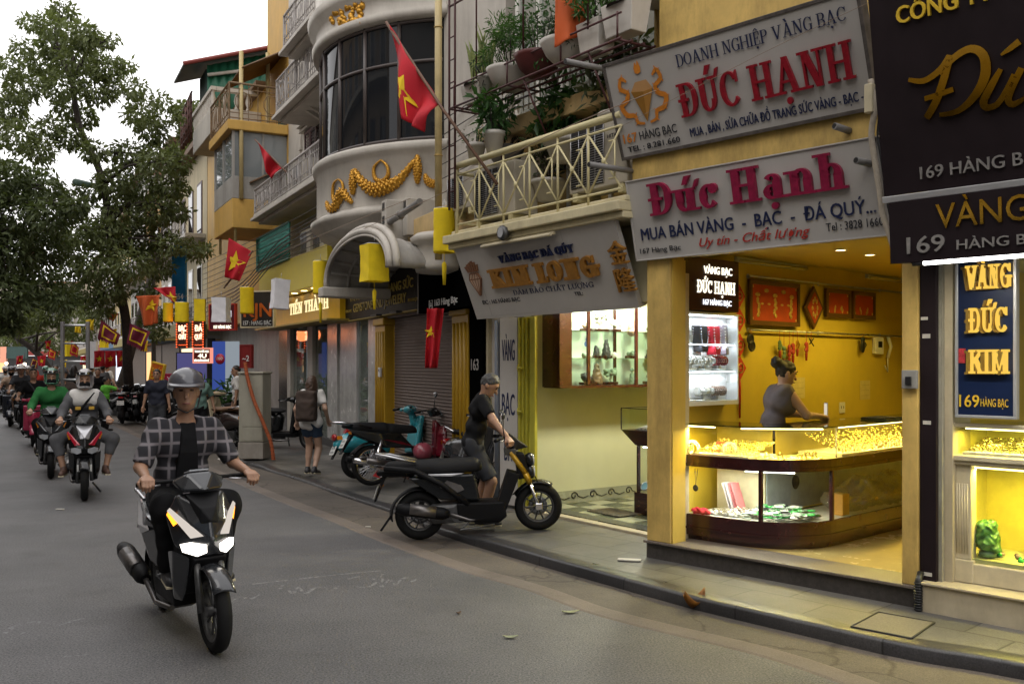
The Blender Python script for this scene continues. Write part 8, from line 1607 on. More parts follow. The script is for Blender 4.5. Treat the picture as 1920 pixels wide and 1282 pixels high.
# ------------------------------------------------------------------ unseen house fronts across the street, added and sized to block sky light
FL = Frame(-12.1, 8.6, -.48, .877); FL.n = Vector((.877, .48, 0)); FN = Frame(-1.5, -2.6, -.68, .733); FN.n = Vector((.733, .68, 0))
for k, (F, s0, s1, h, c, lab) in enumerate(((FN,-16,-9.1,7,(.4,.36,.28),'unseen cream house added across the street, off to the right'),(FN,-9,-3.1,8,(.42,.3,.15),'unseen ochre house front added across the street, behind the viewpoint'),(FN,-3,4.4,8,(.38,.37,.35),'unseen grey house front added across the street, behind the viewpoint'),(FN,4.5,13.5,11,(.45,.4,.33),'unseen pale house front added across the street to the left'),(FL,0,14,13,(.4,.3,.2),'unseen brown house added on the left side of the street'),(FL,14.1,34,13,(.42,.4,.35),'unseen long grey house added on the left side of the street'))):
    F_, F159_ = F159, F; globals()['F159'] = F; far_house(s0, s1, h, c, lab, 10 + 2*k); globals()['F159'] = F_
FE = Frame(-92, 108, 1, .05); F_ = F159
far_house(-110,-72.1,11,(.4,.33,.22),'long ochre house closing the right side of the far street',7); F159 = FE; far_house(0,19,9,(.35,.3,.22),'house across the very end of the street, left part',9); far_house(19.1,44,11,(.42,.38,.3),'house across the very end of the street, right part',21); F159 = F_
# ------------------------------------------------------------------ lanterns, strings, flags
M_LY = mat('yellow_lantern_cloth', (.90,.66,.01), .8, var=.07, vs=7, bump=.5, bs=14); M_LW = mat('white_lantern_cloth', (.80,.78,.80), .8, var=.05, vs=6, bump=.5, bs=14)
def lantern(px, y0, y1, Y, kind, m, label, tassel=.0, w=None, tilt=0):
    c = at(px, y1, Y); H = (y1-y0)/FPX*Y; w = w/FPX*Y/2 if w else H*.24; t = thing('lantern', label, 'lantern', c, rnd.uniform(-.3,.6), 'cloth lanterns strung along the street'); t.rotation_euler = (0, tilt, t.rotation_euler[2]); mb = MB(); rg = random.Random(px)
    if kind == 'cyl':
        n = 24; ph = [rg.uniform(0,6) for _ in range(3)]; mb.grid(lambda u, v: ((w*(1+.025*math.sin(7*u*6.28+ph[0]+v*9)*math.sin(v*12) - .04*(abs(v-.5) < .03)))*math.cos(6.2832*u), (w*(1+.025*math.sin(5*u*6.28+ph[1]+v*7)))*math.sin(6.2832*u), H*v), n, 22)
    else:
        def bx(u, v): a = 6.2832*u + .785; q = 1/max(abs(math.cos(a-.785+.785)), abs(math.sin(a))); k = w*(1-.06*math.sin(math.pi*v) + .012*math.sin(v*15+a*3)); return (k*max(-1, min(1, math.cos(a)*q)), k*max(-1, min(1, math.sin(a)*q)), H*v)
        mb.grid(bx, 32, 14, False)
    mb.build('shade', m, t, solid=.004); r = MB(); r.torus((0,0,H), w*.97, .006, 'z', 20, 5) if kind == 'cyl' else r.tube([(a*w, b*w, H) for a, b in ((1,1),(-1,1),(-1,-1),(1,-1))], .006, 5, closed=True); r.tube([(0,0,H),(0,0,H+.12)], .003, 4); r.tube([(-w,0,H),(w,0,H)], .004, 4); r.build('hoop', M_STEEL, t)
    if tassel: L = tassel/FPX*Y; s = MB(); s.tube([(0,0,.02),(0,0,-L*.3)], .004, 4); s.tube([(0,0,-L*.28),(0,0,-L*.36),(0,0,-L)], [.012,.03,.018], 8); s.build('tassel', m, t)
lantern(833,392,474,11.5,'cyl',M_LY,'tall yellow round lantern with tassel nearest the camera',60,40); lantern(702,459,528,12.6,'box',M_LY,'yellow square lantern in front of the arched hood',52,42); lantern(601,490,551,16,'cyl',M_LY,'yellow round two tier lantern left of the arched hood',54,28)
lantern(523,524,579,17,'box',M_LW,'white square lantern with faint dark flower print',0,29,R(4)); lantern(463,539,588,20,'cyl',M_LY,'yellow round lantern before the number 157 board',0,25); lantern(415,558,604,19,'box',M_LW,'plain white square lantern before the maroon sign',0,28)
lantern(375,561,602,24,'box',M_LY,'yellow square lantern third from the white ones',0,20); lantern(341,567,604,22,'cyl',M_LY,'yellow square lantern between two others by the neon letters',0,25); lantern(315,568,603,27,'cyl',M_LY,'smallest yellow lantern beside the orange flag',0,18); lantern(233,600,630,29,'cyl',M_LY,'yellow lantern by the tree trunk',0,12); lantern(195,636,652,38,'box',M_LY,'tiny yellow lantern far beyond the flags',0,12); lantern(175,640,690,36,'box',M_LW,'white lantern column far behind the ladder',0,14); lantern(124,640,668,40,'box',M_LY,'small yellow lantern left of the ladder',0,12)
def string(label, pts, r=.004, m=None): t = thing('string_line', label, 'string', at(*pts[0]), 0); o = Vector(t.location); mb = MB(); mb.tube(smooth_line([at(*p) - o for p in pts], 6), r, 5); mb.build('cord', m or mat('cord_pale', (.3,.22,.16), .8), t)
string('pale string carrying the lanterns across the street', [(300,556,25),(345,556,23),(415,540,19),(463,520,19.5),(525,490,17),(601,465,16),(702,420,12.6),(780,385,11.8),(833,360,11.5),(960,290,9.8),(1060,240,8.6),(1230,170,7.6)])
string('second string above the first one', [(400,545,21),(520,478,17.5),(640,425,14.2),(770,372,12)], .004); string('thin wire crossing the upper white sign', [(1160,240,8),(1420,105,7),(1640,0,6.3)], .002)
for q in range(5): string('dark power cable sagging towards the tree, %s of the bundle' % ('top','second','third','fourth','lowest')[q], [(610,400+9*q,17),(520,455+8*q,21),(440,540+7*q,24),(330,575+10*q,30)], .012, M_BLACK)
M_FRED = mat('flag_red', (.50,.008,.02), .75, var=.08, vs=3); M_FORG = mat('flag_orange', (.55,.10,.02), .75, var=.08, vs=3); M_FSTAR = mat('flag_yellow', (.8,.55,.01), .75, var=.04)
def flag(label, quad, Y, m=M_FRED, star=None, pole=None, dY=(0,0,0,0), wave=.06, name='flag', festival=False, nf=3.0):
    """quad: top left, top right, bottom right, bottom left pixels of the cloth; star = (u, v, size)"""
    c = [at(p[0], p[1], Y + q) for p, q in zip(quad, dY)]; o = sum(c, Vector())/4; t = thing(name, label, 'flag', o); nrm = (c[1]-c[0]).cross(c[3]-c[0]).normalized(); ph = rnd.uniform(0,6)
    def S(u, v, lift=0): p = (c[0]*(1-u) + c[1]*u)*(1-v) + (c[3]*(1-u) + c[2]*u)*v; return p - o + nrm*(wave*math.sin(nf*6.28*u*.5 + ph + v*2)*(.3+.7*v) + wave*.4*math.sin(9*u+5*v) + lift)
    mb = MB(); nv = 20
    if festival: 
        mb.cur = 1; mb.grid(lambda u, v: S(.0+u, v), 1, 1) if False else None
        for (a, b, k, lf) in ((0,1,0,0),(.14,.86,1,.006),(.22,.78,0,.012)): mb.cur = k; [mb.grid(lambda u, v, s_=s_: S(a+(b-a)*u, a+(b-a)*v, lf*s_), 10, 10) for s_ in ((1,-1) if lf else (1,))]
        mb.cur = 0
        for k in range(9): u = k/8.5; mb.add([S(u,1), S(min(1,u+.12),1), S(u+.06,1.16)], [(0,1,2)])
        mb.build('cloth', [m, M_FSTAR], t)
    else: mb.grid(lambda u, v: S(u, v), 24, nv); mb.build('cloth', m, t, solid=.004)
    if star:
        u0, v0, r, ax = star; W = ((c[1]-c[0]).length + (c[2]-c[3]).length)/2; Hh = ((c[3]-c[0]).length + (c[2]-c[1]).length)/2; mb = MB()
        for lf in (.012, -.012):
            pts = [(u0 + (r if k % 2 == 0 else r*.4)*math.sin(k*math.pi/5 + ax)/W, v0 - (r if k % 2 == 0 else r*.4)*math.cos(k*math.pi/5 + ax)/Hh) for k in range(10)]
            mb.add([S(u, v, lf) for u, v in pts] + [S(u0, v0, lf)], [(k, (k+1) % 10, 10) for k in range(10)])
        mb.build('star', M_FSTAR, t, recalc=False)
    if pole: mb = MB(); mb.tube([at(*p) - o for p in pole], .018, 8); mb.build('pole', mat('pole_wood', (.14,.07,.04), .6), t)
    return t
flag('big red flag hanging from a pole in front of the tinted bay', [(727,45),(826,196),(790,246),(760,225)], 10.6, star=(.22,.62,.24,.5), pole=[(724,42,10.9),(830,205,10.4),(932,345,9.9)], dY=(.2,-.1,-.2,.1), wave=.10)
flag('small red flag on the ochre house beside the iron balcony', [(484,268),(528,316),(510,336),(498,322)], 20, pole=[(478,262,20.2),(532,318,19.8),(556,340,19.5)], wave=.1)
flag('red flag with yellow star on a leaning pole over the eaves', [(429,446),(473,472),(448,527),(422,520)], 19, star=(.45,.52,.23,-.1), pole=[(474,470,19),(420,540,19.2)], wave=.05)
flag('dark red flag with star hanging below the black 163 sign', [(801,578),(832,578),(820,690),(797,690)], 12.2, star=(.3,.40,.085,0), wave=.09, nf=3); flag('orange red flag hanging above the plant rack', [(1042,-40),(1102,-30),(1096,62),(1040,88)], 8.9, M_FRED if False else M_FORG, wave=.05)
flag('orange flag with faint star hanging by the tree', [(254,555),(300,553),(296,606),(270,612)], 23, M_FORG, star=(.6,.35,.16,.2), wave=.08); flag('crimson flag bunched above the blue board', [(288,540),(328,537),(330,570),(318,560)], 26, star=(.7,.7,.2,0), wave=.1)
M_FPUR = mat('flag_purple', (.16,.008,.03), .75, var=.1)
flag('festival flag with purple fringe left of the trunk', [(190,600),(226,628),(218,646),(184,634)], 27, M_FPUR, festival=True, wave=.05); flag('festival flag with purple fringe right of the trunk', [(243,606),(282,622),(270,656),(238,640)], 25, M_FPUR, festival=True, wave=.05); flag('small festival flag glowing red left of the ladder', [(92,652),(105,660),(103,674),(89,668)], 40, M_FRED, festival=True, wave=.04); flag('small festival flag seen between the ladder rungs', [(134,638),(148,652),(146,668),(130,662)], 34, M_FRED, festival=True, wave=.04); flag('pale fringed festival flag at the far left', [(60,670),(72,676),(70,690),(57,686)], 44, M_FPUR, festival=True, wave=.04); flag('orange festival flag high beside the trunk', [(196,575),(222,588),(214,602),(203,596)], 30, M_FORG, festival=True, wave=.04)
for k, (x, lab) in enumerate(((176,'left red star flag in the row behind the trunk'),(197,'middle red star flag in the row behind the trunk'),(218,'right red star flag in the row behind the trunk'))): flag(lab, [(x,658),(x+20,657),(x+20,686),(x+1,689)], 31+.2*k, star=(.5,.5,.11,0), wave=.03)
# ------------------------------------------------------------------ boards and neon along the far shops
def board(label, px0, py0, px1, py1, Y, m, frame=None, yaw=.35, lines=(), lit=None, tilt=0):
    W = (px1-px0)/FPX*Y; H = (py1-py0)/FPX*Y; u = Vector((math.cos(yaw), -math.sin(yaw), 0)); v = Vector((0,0,1)); 
    if tilt: u, v = u*math.cos(tilt)+v*math.sin(tilt), v*math.cos(tilt)-u*math.sin(tilt)
    P = Plane(at(px0, py1, Y), u, v); t = framed_sign('shop_sign', label, P, W/max(.5,math.cos(yaw)), H, m, frame or m, .03, .08); W = W/max(.5,math.cos(yaw))
    for s, a, b, c, d, lm, kw in lines: letter(t, s, P, (a*W, c*H, b*W, d*H), lm, .006, **kw)
    return t, P, W, H
M_NEON = glow('neon_red', (1,.12,.03), 1.8); M_NEONW = glow('neon_pale', (1,.6,.4), 2.5); M_CHAR = mat('charcoal_board', (.03,.027,.025), .4); M_ORN = mat('orange_board', (.62,.13,.015), .5); M_YTX = mat('board_yellow', (.8,.5,.03), .5)
board('charcoal board reading 157 Hàng Bạc with orange letters', 450, 546, 520, 615, 20.5, M_CHAR, M_MOULD, lines=(('KJN',.12,.92,.30,.68,M_ORN,{'bold':.03}),('157 : HÀNG BẠC',.1,.92,.08,.2,M_WLET,{'bold':.01})))
board('maroon lit board reading 157 Hàng Bạc under a white lantern', 391, 570, 447, 620, 21.5, mat('maroon_board', (.09,.01,.015), .4), M_REDS, lines=(('157 HÀNG BẠC',.2,.85,.08,.2,M_LITW,{'bold':.01}),('KJN',.15,.85,.5,.75,M_LITC,{})))
board('small glowing red box sign reading 4U', 361, 652, 400, 681, 22, mat('dark_red_board', (.12,.012,.008), .4), glow('sign_edge_lit', (1,.35,.25), 1.0), lines=(('TRANG SỨC BẠC',.12,.9,.70,.84,M_LITW,{'bold':.01}),('4U',.3,.75,.36,.62,M_LITW,{'bold':.03}),('BÁN BUÔN-BÁN LẺ',.1,.9,.12,.26,M_LITW,{'bold':.01})))
for px, lab, s1, s2 in ((331,'left column of red neon letters above the far shop','BẠC','CHẤT'),(361,'right column of red neon letters above the far shop','ĐÁ','QUÝ')):
    t, P, W, H = board(lab, px, 602, px+24, 652, 27, M_CHAR, M_CHAR, lines=((s1,.2,.85,.62,.85,M_NEONW,{'bold':.04}),(s2,.2,.85,.32,.52,M_NEONW,{'bold':.04}),('~~~',.2,.9,.05,.2,M_NEON,{'bold':.02}))); mb = MB(P.M(0,0).to_3x3().to_4x4()); [mb.sphere((x*W, H*(.03+.094*k), .02), .022, 6, 4) for k in range(11) for x in (.04,.96)]; mb.build('neon_dots', M_NEON, t); lamp('neon_lamp', (.3,-.5,.4), (1,.25,.08), 7, t, .2)
board('leaning orange board reading Thuốc in yellow letters', 276, 676, 304, 724, 23, M_ORN, M_YTX, lines=(('THUỐC',.12,.88,.62,.78,M_YTX,{'bold':.02}),('CAM',.12,.7,.34,.52,M_YTX,{'bold':.02}),('HÀNG',.1,.7,.1,.22,M_YTX,{'bold':.02})), tilt=-.22)
board('crimson board with white lettering behind the front rider', 305, 700, 352, 722, 24, mat('crimson_board', (.45,.02,.07), .5), lines=(('Viet',.2,.7,.5,.75,M_WLET,{}),('nghề',.15,.8,.15,.4,M_WLET,{}))); board('blue board half hidden by the tree', 322, 460, 351, 570, 30, mat('sky_blue_board', (.02,.22,.50), .4), lines=(('254',.25,.85,.08,.18,M_WLET,{'bold':.02}),('HÀNG BẠC',.15,.9,.02,.06,M_WLET,{})))
board('dark red poster with pale emblem on the shop pillar', 449, 646, 474, 690, 20.2, mat('poster_red', (.22,.015,.015), .5), lines=(('~2',.25,.8,.3,.55,M_WLET,{'bold':.02}),)); board('tall blue lit shop panel beyond the street cabinet', 398, 640, 421, 730, 24, glow('blue_panel', (.05,.09,.35), .8), yaw=.3); board('white lit shop panel beyond the street cabinet', 421, 640, 448, 740, 24.3, glow('white_panel', (.75,.85,.95), .35), yaw=.3); board('violet lit display window below the neon', 330, 660, 396, 745, 26, glow('violet_panel', (.16,.15,.4), .5), M_DARKIRON, yaw=.3)
t = thing('round_sign', 'round pink red disc sign reading 180', 'sign', at(413, 673, 22)); P = Plane(Vector((0,0,0)), (.95,-.3,0), (0,0,1)); mb = MB(P.M(0,0)); mb.lathe([(0,.02),(.12,.02),(.12,0),(0,0)], 24); mb.build('disc', mat('disc_red', (.5,.02,.06), .5), t); P.o = Vector(t.location); letter(t, '180', P, (-.075,-.02,.075,.05), M_WLET, .003, .01, lift=.021)
board('glowing white shop sign at the far left end of the street', 0, 650, 14, 680, 60, glow('far_sign_lit', (1,.45,.3), 1.0)); board('dark green awning front at the far end of the street', 12, 650, 60, 672, 58, mat('awning_green', (.03,.07,.06), .6))
for k, (x, y, Y) in enumerate(((46,683,48),(36,686,50),(12,681,55),(98,693,44))): t = thing('lamp_bulb', 'glowing warm lamp far down the street, %s from the left' % ('third','second','first','fourth')[k], 'lamp', at(x, y, Y)); mb = MB(); mb.sphere((0,0,0), .09); mb.build('bulb', glow('far_bulb', (1,.8,.55), 6), t); mb = MB(); mb.tube([(0,0,.05),(0,0,.6)], .015, 6); mb.build('stem', M_BLACK, t)
# ------------------------------------------------------------------ street furniture
M_CAB = mat('street_cabinet_grey', (.36,.34,.27), .5, dirt=.35, vs=5, var=.06); cb = gnd(478, 858, .1); cz = -.12
t = thing('street_cabinet', 'grey green street cabinet with an orange hose beside it', 'cabinet', cb, cz); mb = MB(); mb.rbox(-.225,.225,-.2,.22,.30,1.52,.015); mb.build('body', M_CAB, t); mb = MB(); mb.rbox(-.235,.235,-.21,.23,0,.295,.01); mb.build('base', mat('cabinet_base', (.30,.27,.23), .7, dirt=.4), t); mb = MB(); mb.rbox(-.24,.24,-.225,.24,1.521,1.56,.01); mb.build('lid', M_CAB, t); mb = MB(); mb.rbox(-.15,.21,-.208,-.201,.58,1.48,.003); mb.rbox(-.15,.21,-.208,-.201,.33,.56,.003); mb.build('door', M_CAB, t); mb = MB(); [mb.box(-.227,-.2255,-.15,.1,.40+.16*k,.52+.16*k) for k in range(6)]; mb.build('sticker', M_PAPER, t)
t = thing('orange_hose', 'orange corrugated hose curving down the side of the grey cabinet', 'hose', cb + Vector((.05,-.3,0))); o = Vector(t.location); HP = smooth_line([Vector((a,b,c)) for a,b,c in ((-.15,.02,1.72),(-.10,-.0,1.45),(.02,-.02,1.05),(.20,-.03,.62),(.32,-.02,.30),(.36,0,.0))], 10); mb = MB(); mb.tube(HP, .032, 10); mb.build('hose', mat('hose_orange', (.42,.10,.03), .6, var=.15), t); mb = MB(); [mb.torus(tuple(p), .034, .007, 'z', 12, 5) for p in HP[::2]]; mb.build('ribs', MATS['hose_orange'], t)
t = thing('ladder', 'aluminium ladder standing upright behind the masked riders', 'ladder', at(141, 800, 15.9)*1, 0); t.location.z = .35; mb = MB(); X = .21
Zt = at(0,603,15.9).z - .35
for s, nm in ((-1,'rail'),(1,'rail')): mb = MB(); mb.rbox(s*X-.025,s*X+.025,-.03,.03,0,Zt,.004); mb.build(nm, mat('dull_aluminium', (.22,.21,.21), .4, .4), t)
for k in range(6): mb = MB(); z_ = Zt - .06 - .30*k; mb.tube([(-X,0,z_),(X,0,z_)], .018, 8); mb.build('rung', M_ALU, t)
lp = Vector((-11.2,30,.08)); t = thing('street_lamp', 'tall street lamp with green lamp head over the tree', 'street lamp', lp); Zl = at(270,372,30).z; mb = MB(); mb.tube([(0,0,0),(0,0,Zl)], [.08,.05], 10); mb.build('pole', mat('lamp_pole_grey', (.25,.25,.24), .5), t); mb = MB(); mb.tube([(0,0,Zl-.3),(-.3,-.3,Zl-.15),(-1.0,-1,Zl+.05)], .03, 8); mb.build('arm', M_ALU, t); SDF(.03).cone((-1.0,-1,Zl+.05),(-1.7,-1.6,Zl+.12),.06,.11).build('lamp_head', mat('lamp_head_green', (.16,.24,.2), .4), t, h=.02)
# white car far left
t = thing('parked_car', 'white car at the far left edge behind the riders', 'car', gnd(2, 768, 0), hd(.45,-.89)); M_CARW = mat('car_white', (.6,.6,.6), .2, var=0, coat=.8); mb = MB(); mb.hull([(s*.82,y,z) for s in (-1,1) for y, z in ((-2.1,.35),(2.1,.35),(-2.15,.8),(2.15,.75),(1.2,.95),(-1.9,1.0))], .06); mb.build('body', M_CARW, t); mb = MB(); mb.hull([(s*.7,y,z) for s in (-1,1) for y, z in ((1.1,.96),(.4,1.42),(-1.1,1.45),(-1.8,.98))], .05); mb.build('cabin', glass('car_glass', (.1,.12,.13), .15, .8), t); mb = MB(); mb.rbox(-.6,.6,-1.0,.3,1.44,1.47,.01); mb.build('roof', M_CARW, t)
for s in (-1, 1):
    for y in (-1.35, 1.35): mb = MB(); mb.lathe([(.0,-.09),(.3,-.09),(.31,0),(.3,.09),(0,.09)], 20, (s*.75,y,.31), 'x'); mb.build('wheel', M_TYRE, t)
    mb = MB(); mb.sphere((s*.6,2.14,.68), (.16,.05,.08)); mb.build('headlight', M_LENS, t)
t = thing('litter_heap', 'small heap of pale litter on the pavement beside the kerb', 'litter', gnd(424, 863, .06)); mb = MB(); SDF(.02).ell((0,0,.03),(.1,.07,.05)).ell((.1,.03,.03),(.08,.05,.03)).ell((-.08,-.02,.02),(.06,.05,.03)).into(mb, .012, .012, 50); mb.build('paper', M_PAPER, t); mb = MB(); mb.rbox(-.05,.06,-.08,-.04,0,.05,.01); mb.build('wrapper', mat('wrapper_yellow', (.5,.4,.12), .6), t)
# ------------------------------------------------------------------ air conditioners
def ac(F, s, d, z, label, W=.78, H=.56, D=.30, brand=None, side=1, group=None):
    t = fthing(F, 'air_conditioner', label, 'air conditioner', s, d, z, group); mc = mat('aircon_cream', (.50,.45,.36), .5, dirt=.2); mb = MB(); mb.rbox(0,W,-D/2,D/2,0,H,.012); mb.build('casing', mc, t); mb = MB(); mb.box(.04,W*.62,-D/2-.008,-D/2-.001,.04,H-.04); mb.build('fan_recess', M_BLACK, t); mb = MB(); [mb.tube([(.04,-D/2-.012,.05+k*.022),(W*.62,-D/2-.012,.05+k*.022)], .003, 4) for k in range(int((H-.1)/.022))]; [mb.tube([(.04+W*.145*k,-D/2-.014,.04),(.04+W*.145*k,-D/2-.014,H-.04)], .004, 4) for k in range(5)]; mb.build('grille', M_STEEL, t); mb = MB(); mb.rbox(.05,.12,-D/2,D/2,-.08,-.002,.004); mb.rbox(W-.12,W-.05,-D/2,D/2,-.08,-.002,.004); mb.build('foot', M_RAIL, t)
    if brand: letter(t, brand, Plane(F.P(s+W*.68, d+D/2+.001, z+H*.7), F.t, (0,0,1)), (0,0,W*.27,.035), M_BLKL, .002)
ac(F165, .12, .62, 3.36, 'cream air conditioner at the left end of the cream railing'); ac(F165, 1.78, .60, 3.42, 'large air conditioner behind the right end of the cream railing', .82, .62, .3, 'HITACHI'); ac(F165, -.9, .35, 3.62, 'air conditioner beside the pale rain pipe', .6, .42)
ac(F159, -1.6, .35, 5.3, 'air conditioner in front of the maroon shutters on the iron balcony', 1.1, .7, .4)
for k, s in enumerate((-1.2, -.2, .7)): ac(F159, s, .35, 4.06, 'air conditioner on the mustard fascia, %s' % ('left of the three','middle of the three','right of the three')[k], .75, .5+.04*k)
mb = MB(); n = 30; t = fthing(F159, 'lattice_screen', 'turquoise lattice screen above the mustard fascia', 'screen', -4.9, .62, 4.06); [mb.tube([(3.2*k/n,0,0),(3.2*min(1,(k+4)/n),0,.75)], .012, 4) for k in range(n)]; [mb.tube([(3.2*k/n,0,.75),(3.2*min(1,(k+4)/n),0,0)], .012, 4) for k in range(n)]; M_TUR = mat('turquoise_paint', (.06,.25,.2), .5, var=.2); mb.build('lattice', M_TUR, t); mb = MB(); mb.tube([(0,0,0),(3.2,0,0),(3.2,0,.77),(0,0,.77)], .03, 6, closed=True); mb.build('frame', M_TUR, t)
t = fthing(F165, 'flood_lamp', 'small grey octagonal lamp on the cream ledge', 'lamp', 1.02, 1.0, 3.12); mb = MB(); mb.lathe([(0,-.03),(.07,-.03),(.08,0),(.06,.04),(0,.04)], 8, (0,0,0), 'y'); mb.build('body', M_ENG, t); mb = MB(); mb.lathe([(0,-.035),(.05,-.035)], 12, (0,0,0), 'y'); mb.build('lens', M_LENS, t)

for k, (px, py, lab, tp, hm) in enumerate(((118,845,'rider in a brown jacket half hidden behind the green rider',BRNC,HGREY),(10,772,'far rider in white at the left edge of the traffic',WHT,HWHT),(52,778,'far rider in navy between the two front columns of traffic',NAVT,HSIL),(86,785,'far rider in red behind the bareheaded man',REDC,HGRN),(30,764,'farthest rider in grey along the lane',GREYV,HGREY))):
    b = (gnd(px, py), hd(.45,-.89)); c = copy_tree(pk); c.location = b[0]; c.rotation_euler = (0, 0, b[1]); c['label'] = lab.replace('rider', 'scooter of the rider', 1); c['group'] = 'scooters in the far traffic'; rider(lab, b, tp, BLKT, SHO, h=.024, helmet=(hm, 0, None), fine=False, mask=BLKT if k % 2 else None)
for k in range(6): string('thin black cable over the shop signs, %s of six' % ('lowest','second','third','fourth','fifth','highest')[k], [(1185,150-22*k,8.8),(900,330-30*k,12.5),(600,455-14*k,18),(380,545-10*k,26)], .007, M_BLACK)
for k, (x, y, w, Y) in enumerate(((70,668,16,38),(112,676,14,42),(150,668,14,36),(160,600,16,34),(228,662,18,29),(262,640,16,27),(30,668,14,46),(205,618,14,32),(84,640,12,44),(140,610,12,36))):
    lab = 'small %s flag in the cluster under the trees, %s' % (('red','yellow')[k % 2], ('left of the ladder foot','beside the bare leaning trunk','between the ladder and the trunk','high between the ladder and the trunk','right against the trunk','under the right festival flag','at the far left end','just below the orange festival flag','above the leaning trunk','high above the ladder')[k])
    flag(lab, [(x,y),(x+w,y-2),(x+w-2,y+w*1.2),(x+2,y+w*1.1)], Y, (M_FRED, M_FSTAR)[k % 2], wave=.06, star=(.5,.5,.1,0) if k % 2 == 0 else None)
# ------------------------------------------------------------------ balcony plants
M_POTW = mat('white_pot', (.62,.58,.52), .45, var=.05, dirt=.2); M_POTR = mat('maroon_pot', (.10,.02,.018), .45, var=.1); M_SOIL = mat('soil', (.03,.022,.016), .9); M_RACK = mat('dark_red_iron', (.07,.018,.018), .5, var=.15)
PL1 = leaf_mat('plant_green', (.045,.11,.03)); PL2 = leaf_mat('feathery_green', (.07,.15,.035)); PL3 = leaf_mat('bluish_green', (.05,.085,.055)); M_SNAKE = mat('snake_leaf', (.22,.26,.08), .45, var=.55, vs=14)
def plant(label, s, d, z, pot, w, h, kind, lm, ph=.45, pr=.3, seed=1, n=260, L=.07, pm=M_POTW, hang=0):
    t = fthing(F165, 'potted_plant', label, 'plant', s, d, z); mb = MB(); H = .2*ph/.45*1.1; rg = random.Random(seed)
    if pot == 'box': mb.hull([(a*w*.40, b*.09, 0) for a in (-1,1) for b in (-1,1)] + [(a*w*.5, b*.12, H) for a in (-1,1) for b in (-1,1)], .008)
    elif pot == 'bowl': mb.lathe([(.0,0),(w*.22,0),(w*.40,H*.4),(w*.5,H*.85),(w*.53,H),(w*.48,H),(w*.46,H*.9)], 24)
    else: mb.lathe([(.0,0),(w*.30,0),(w*.42,H*.8),(w*.48,H*.82),(w*.48,H),(w*.43,H),(w*.42,H*.9)], 24)
    mb.build('pot', pm, t); mb = MB(); mb.lathe([(0,H*.9),(w*.42,H*.9)], 16); mb.build('soil', M_SOIL, t)
    if kind == 'snake':
        mb = MB()
        for k in range(16):
            a = rg.uniform(0,6.28); b = (rg.uniform(-.38,.38)*w, rg.uniform(-.05,.05)); ln = h*rg.uniform(.55,1.05); lean = (math.cos(a)*.22, math.sin(a)*.2); tw = rg.uniform(0,3)
            mb.grid(lambda u, v: (b[0]+lean[0]*u*u*ln + math.cos(tw)*.034*(1-u**3)*(v-.5)*2, b[1]+lean[1]*u*u*ln + math.sin(tw)*.034*(1-u**3)*(v-.5)*2, H*.9+ln*u), 8, 2)
        mb.build('leaves', lm, t, solid=.004)
    else:
        bl = [((rg.uniform(-.4,.4)*w, rg.uniform(-.14,.14), H + h*rg.uniform(.15,.85)), h*rg.uniform(.16,.3)) for _ in range(9)] + [((rg.uniform(-.5,.5)*w, -.1, H*rg.uniform(.3,1)), h*.15) for _ in range(hang)]
        mb = MB(); [mb.tube([(b[0][0]*.3,b[0][1]*.3,H*.9), b[0]], [.008,.003], 5) for b in bl]; mb.build('stems', M_BARK, t); leaves('leaves', lm, bl, n, L, t, seed, .2, .35 if kind == 'bush' else .16)
    return t
# rack of dark red iron carrying the upper row
t = fthing(F165, 'plant_rack', 'dark red iron rack fixed outside the upper windows holding white planters', 'rack'); mb = MB(); d0, d1, zf = .55, .95, 4.62
for d in (d0, .68, .82, d1): mb.tube([(-.1,-d,zf),(2.75,-d,zf)], .012, 6)
for z in (zf+.22,): mb.tube([(-.1,-d1,z),(2.75,-d1,z)], .010, 6)
for s in (-.1, .0, 1.02, 1.9, 2.7): mb.tube([(s,-d1,zf),(s,-d1,zf+.24)], .010, 6); mb.tube([(s,-d0,zf),(s,-d1,zf)], .012, 6)
for s in (-.1, .02): mb.tube([(s,-d1,3.5),(s,-d1,7.2)], .014, 6)
for s in (.45, 1.3, 2.3): mb.tube([(s,-d1,zf+.2),(s,-d1,7.2)], .010, 6); mb.tube([(s,-d1,zf),(s,-d0,3.9)], .01, 6)
for z in (5.75, 5.86, 6.6): mb.tube([(-.1,-d1,z),(2.75,-d1,z-.02)], .012, 6)
for z in (3.7,3.95,4.2,4.45,4.9,5.15,5.4): mb.tube([(-.1,-d1,z),(.02,-d1,z)], .008, 5)
mb.build('rack', M_RACK, t)
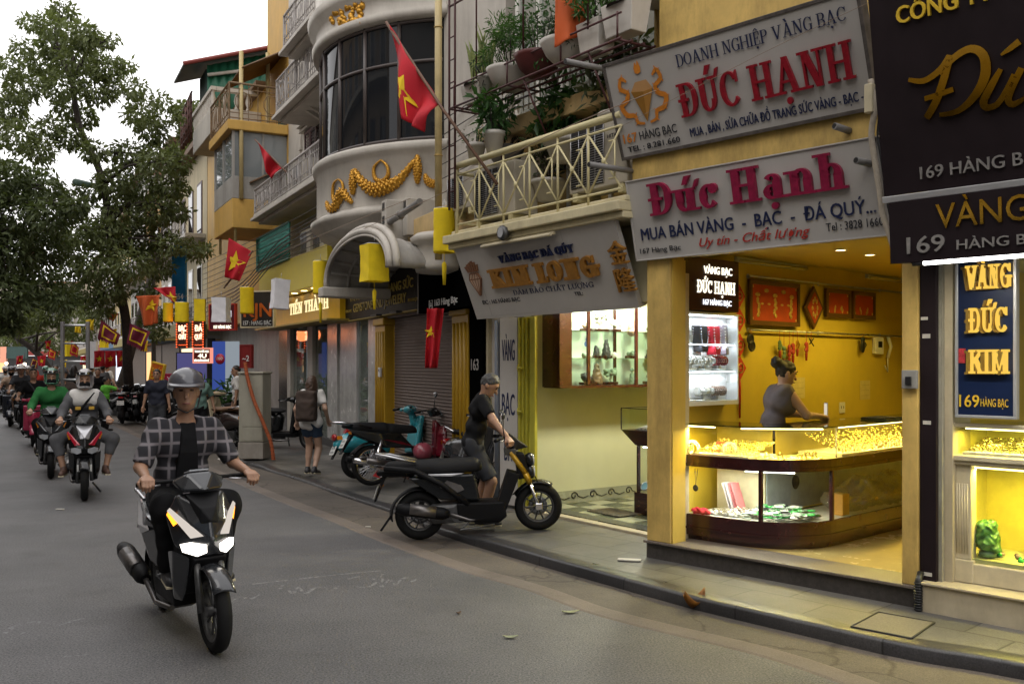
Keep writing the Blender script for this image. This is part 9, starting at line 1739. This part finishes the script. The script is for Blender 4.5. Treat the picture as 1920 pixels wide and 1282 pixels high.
plant('snake plant with tall pointed striped leaves in a white trough', .22, .76, 4.64, 'box', .42, .62, 'snake', M_SNAKE, seed=3); plant('bushy feathery fern in a white bowl right of the snake plant', .82, .76, 4.64, 'bowl', .5, .62, 'fern', PL2, seed=4, n=900, L=.09); plant('leafy shrub in a maroon bowl on the rack', 1.3, .76, 4.66, 'bowl', .48, .55, 'bush', PL1, seed=5, n=420, pm=M_POTR, hang=3); plant('trailing bluish plant in a wide white bowl', 1.78, .78, 4.66, 'bowl', .5, .34, 'bush', PL3, seed=6, n=420, hang=4); plant('bright green plant in a square white planter', 2.22, .78, 4.64, 'box', .32, .55, 'bush', PL2, ph=.6, seed=7, n=380, L=.09); plant('arching plant in the large white planter by the sign', 2.62, .78, 4.7, 'box', .42, .6, 'snake', PL1, ph=.6, seed=8)
plant('small trailing plant spilling over the trough beside the snake plant', .5, .86, 4.64, 'pot', .2, .22, 'bush', PL3, seed=9, n=160, hang=4, L=.05)
plant('hanging white pot with long leaves in the middle of the balcony', .62, .84, 4.02, 'pot', .26, .42, 'bush', PL1, seed=10, n=260, L=.13); plant('small succulent in a white pot at the left end of the rail', .12, .74, 4.0, 'pot', .24, .22, 'bush', PL2, seed=11, n=130, L=.05); plant('large leaved shrub behind the middle of the cream railing', 1.35, .45, 3.85, 'pot', .5, .75, 'bush', PL1, seed=12, n=420, L=.17); plant('dark glossy shrub by the upper sign', 2.15, .4, 3.95, 'pot', .5, .85, 'bush', LF2, seed=13, n=520, L=.16); plant('low dark plant behind the cream railing', 1.0, .4, 3.5, 'pot', .4, .6, 'bush', LF2, seed=14, n=300, L=.1); plant('grey bowl plant behind the left end of the railing', .35, .5, 3.95, 'bowl', .4, .3, 'bush', PL3, seed=15, n=160, pm=MATS['pipe_grey']); plant('dense dark shrub high beside the planters', 2.75, .5, 5.0, 'pot', .5, 1.1, 'bush', LF2, seed=16, n=700, L=.1)
# tendril spikes on the white house balcony and flower pots by the far shops
plant_pot = None
for k, (px, Y, lab) in enumerate(((432,23.5,'dark leafy plant in a pot beyond the grey cabinet'),(384,25,'potted palm in the lit shop window'))):
    x = (px-CX)/FPX*Y; t = thing('potted_plant', lab, 'plant', (x, Y, .1)); mb = MB(); mb.lathe([(0,0),(.14,0),(.2,.35),(.18,.35)], 16); mb.build('pot', M_POTW, t); leaves('leaves', PL1, [((0,0,.8),.35),((.05,0,1.1),.3)], 160, .28, t, 30+k, .1, .25)
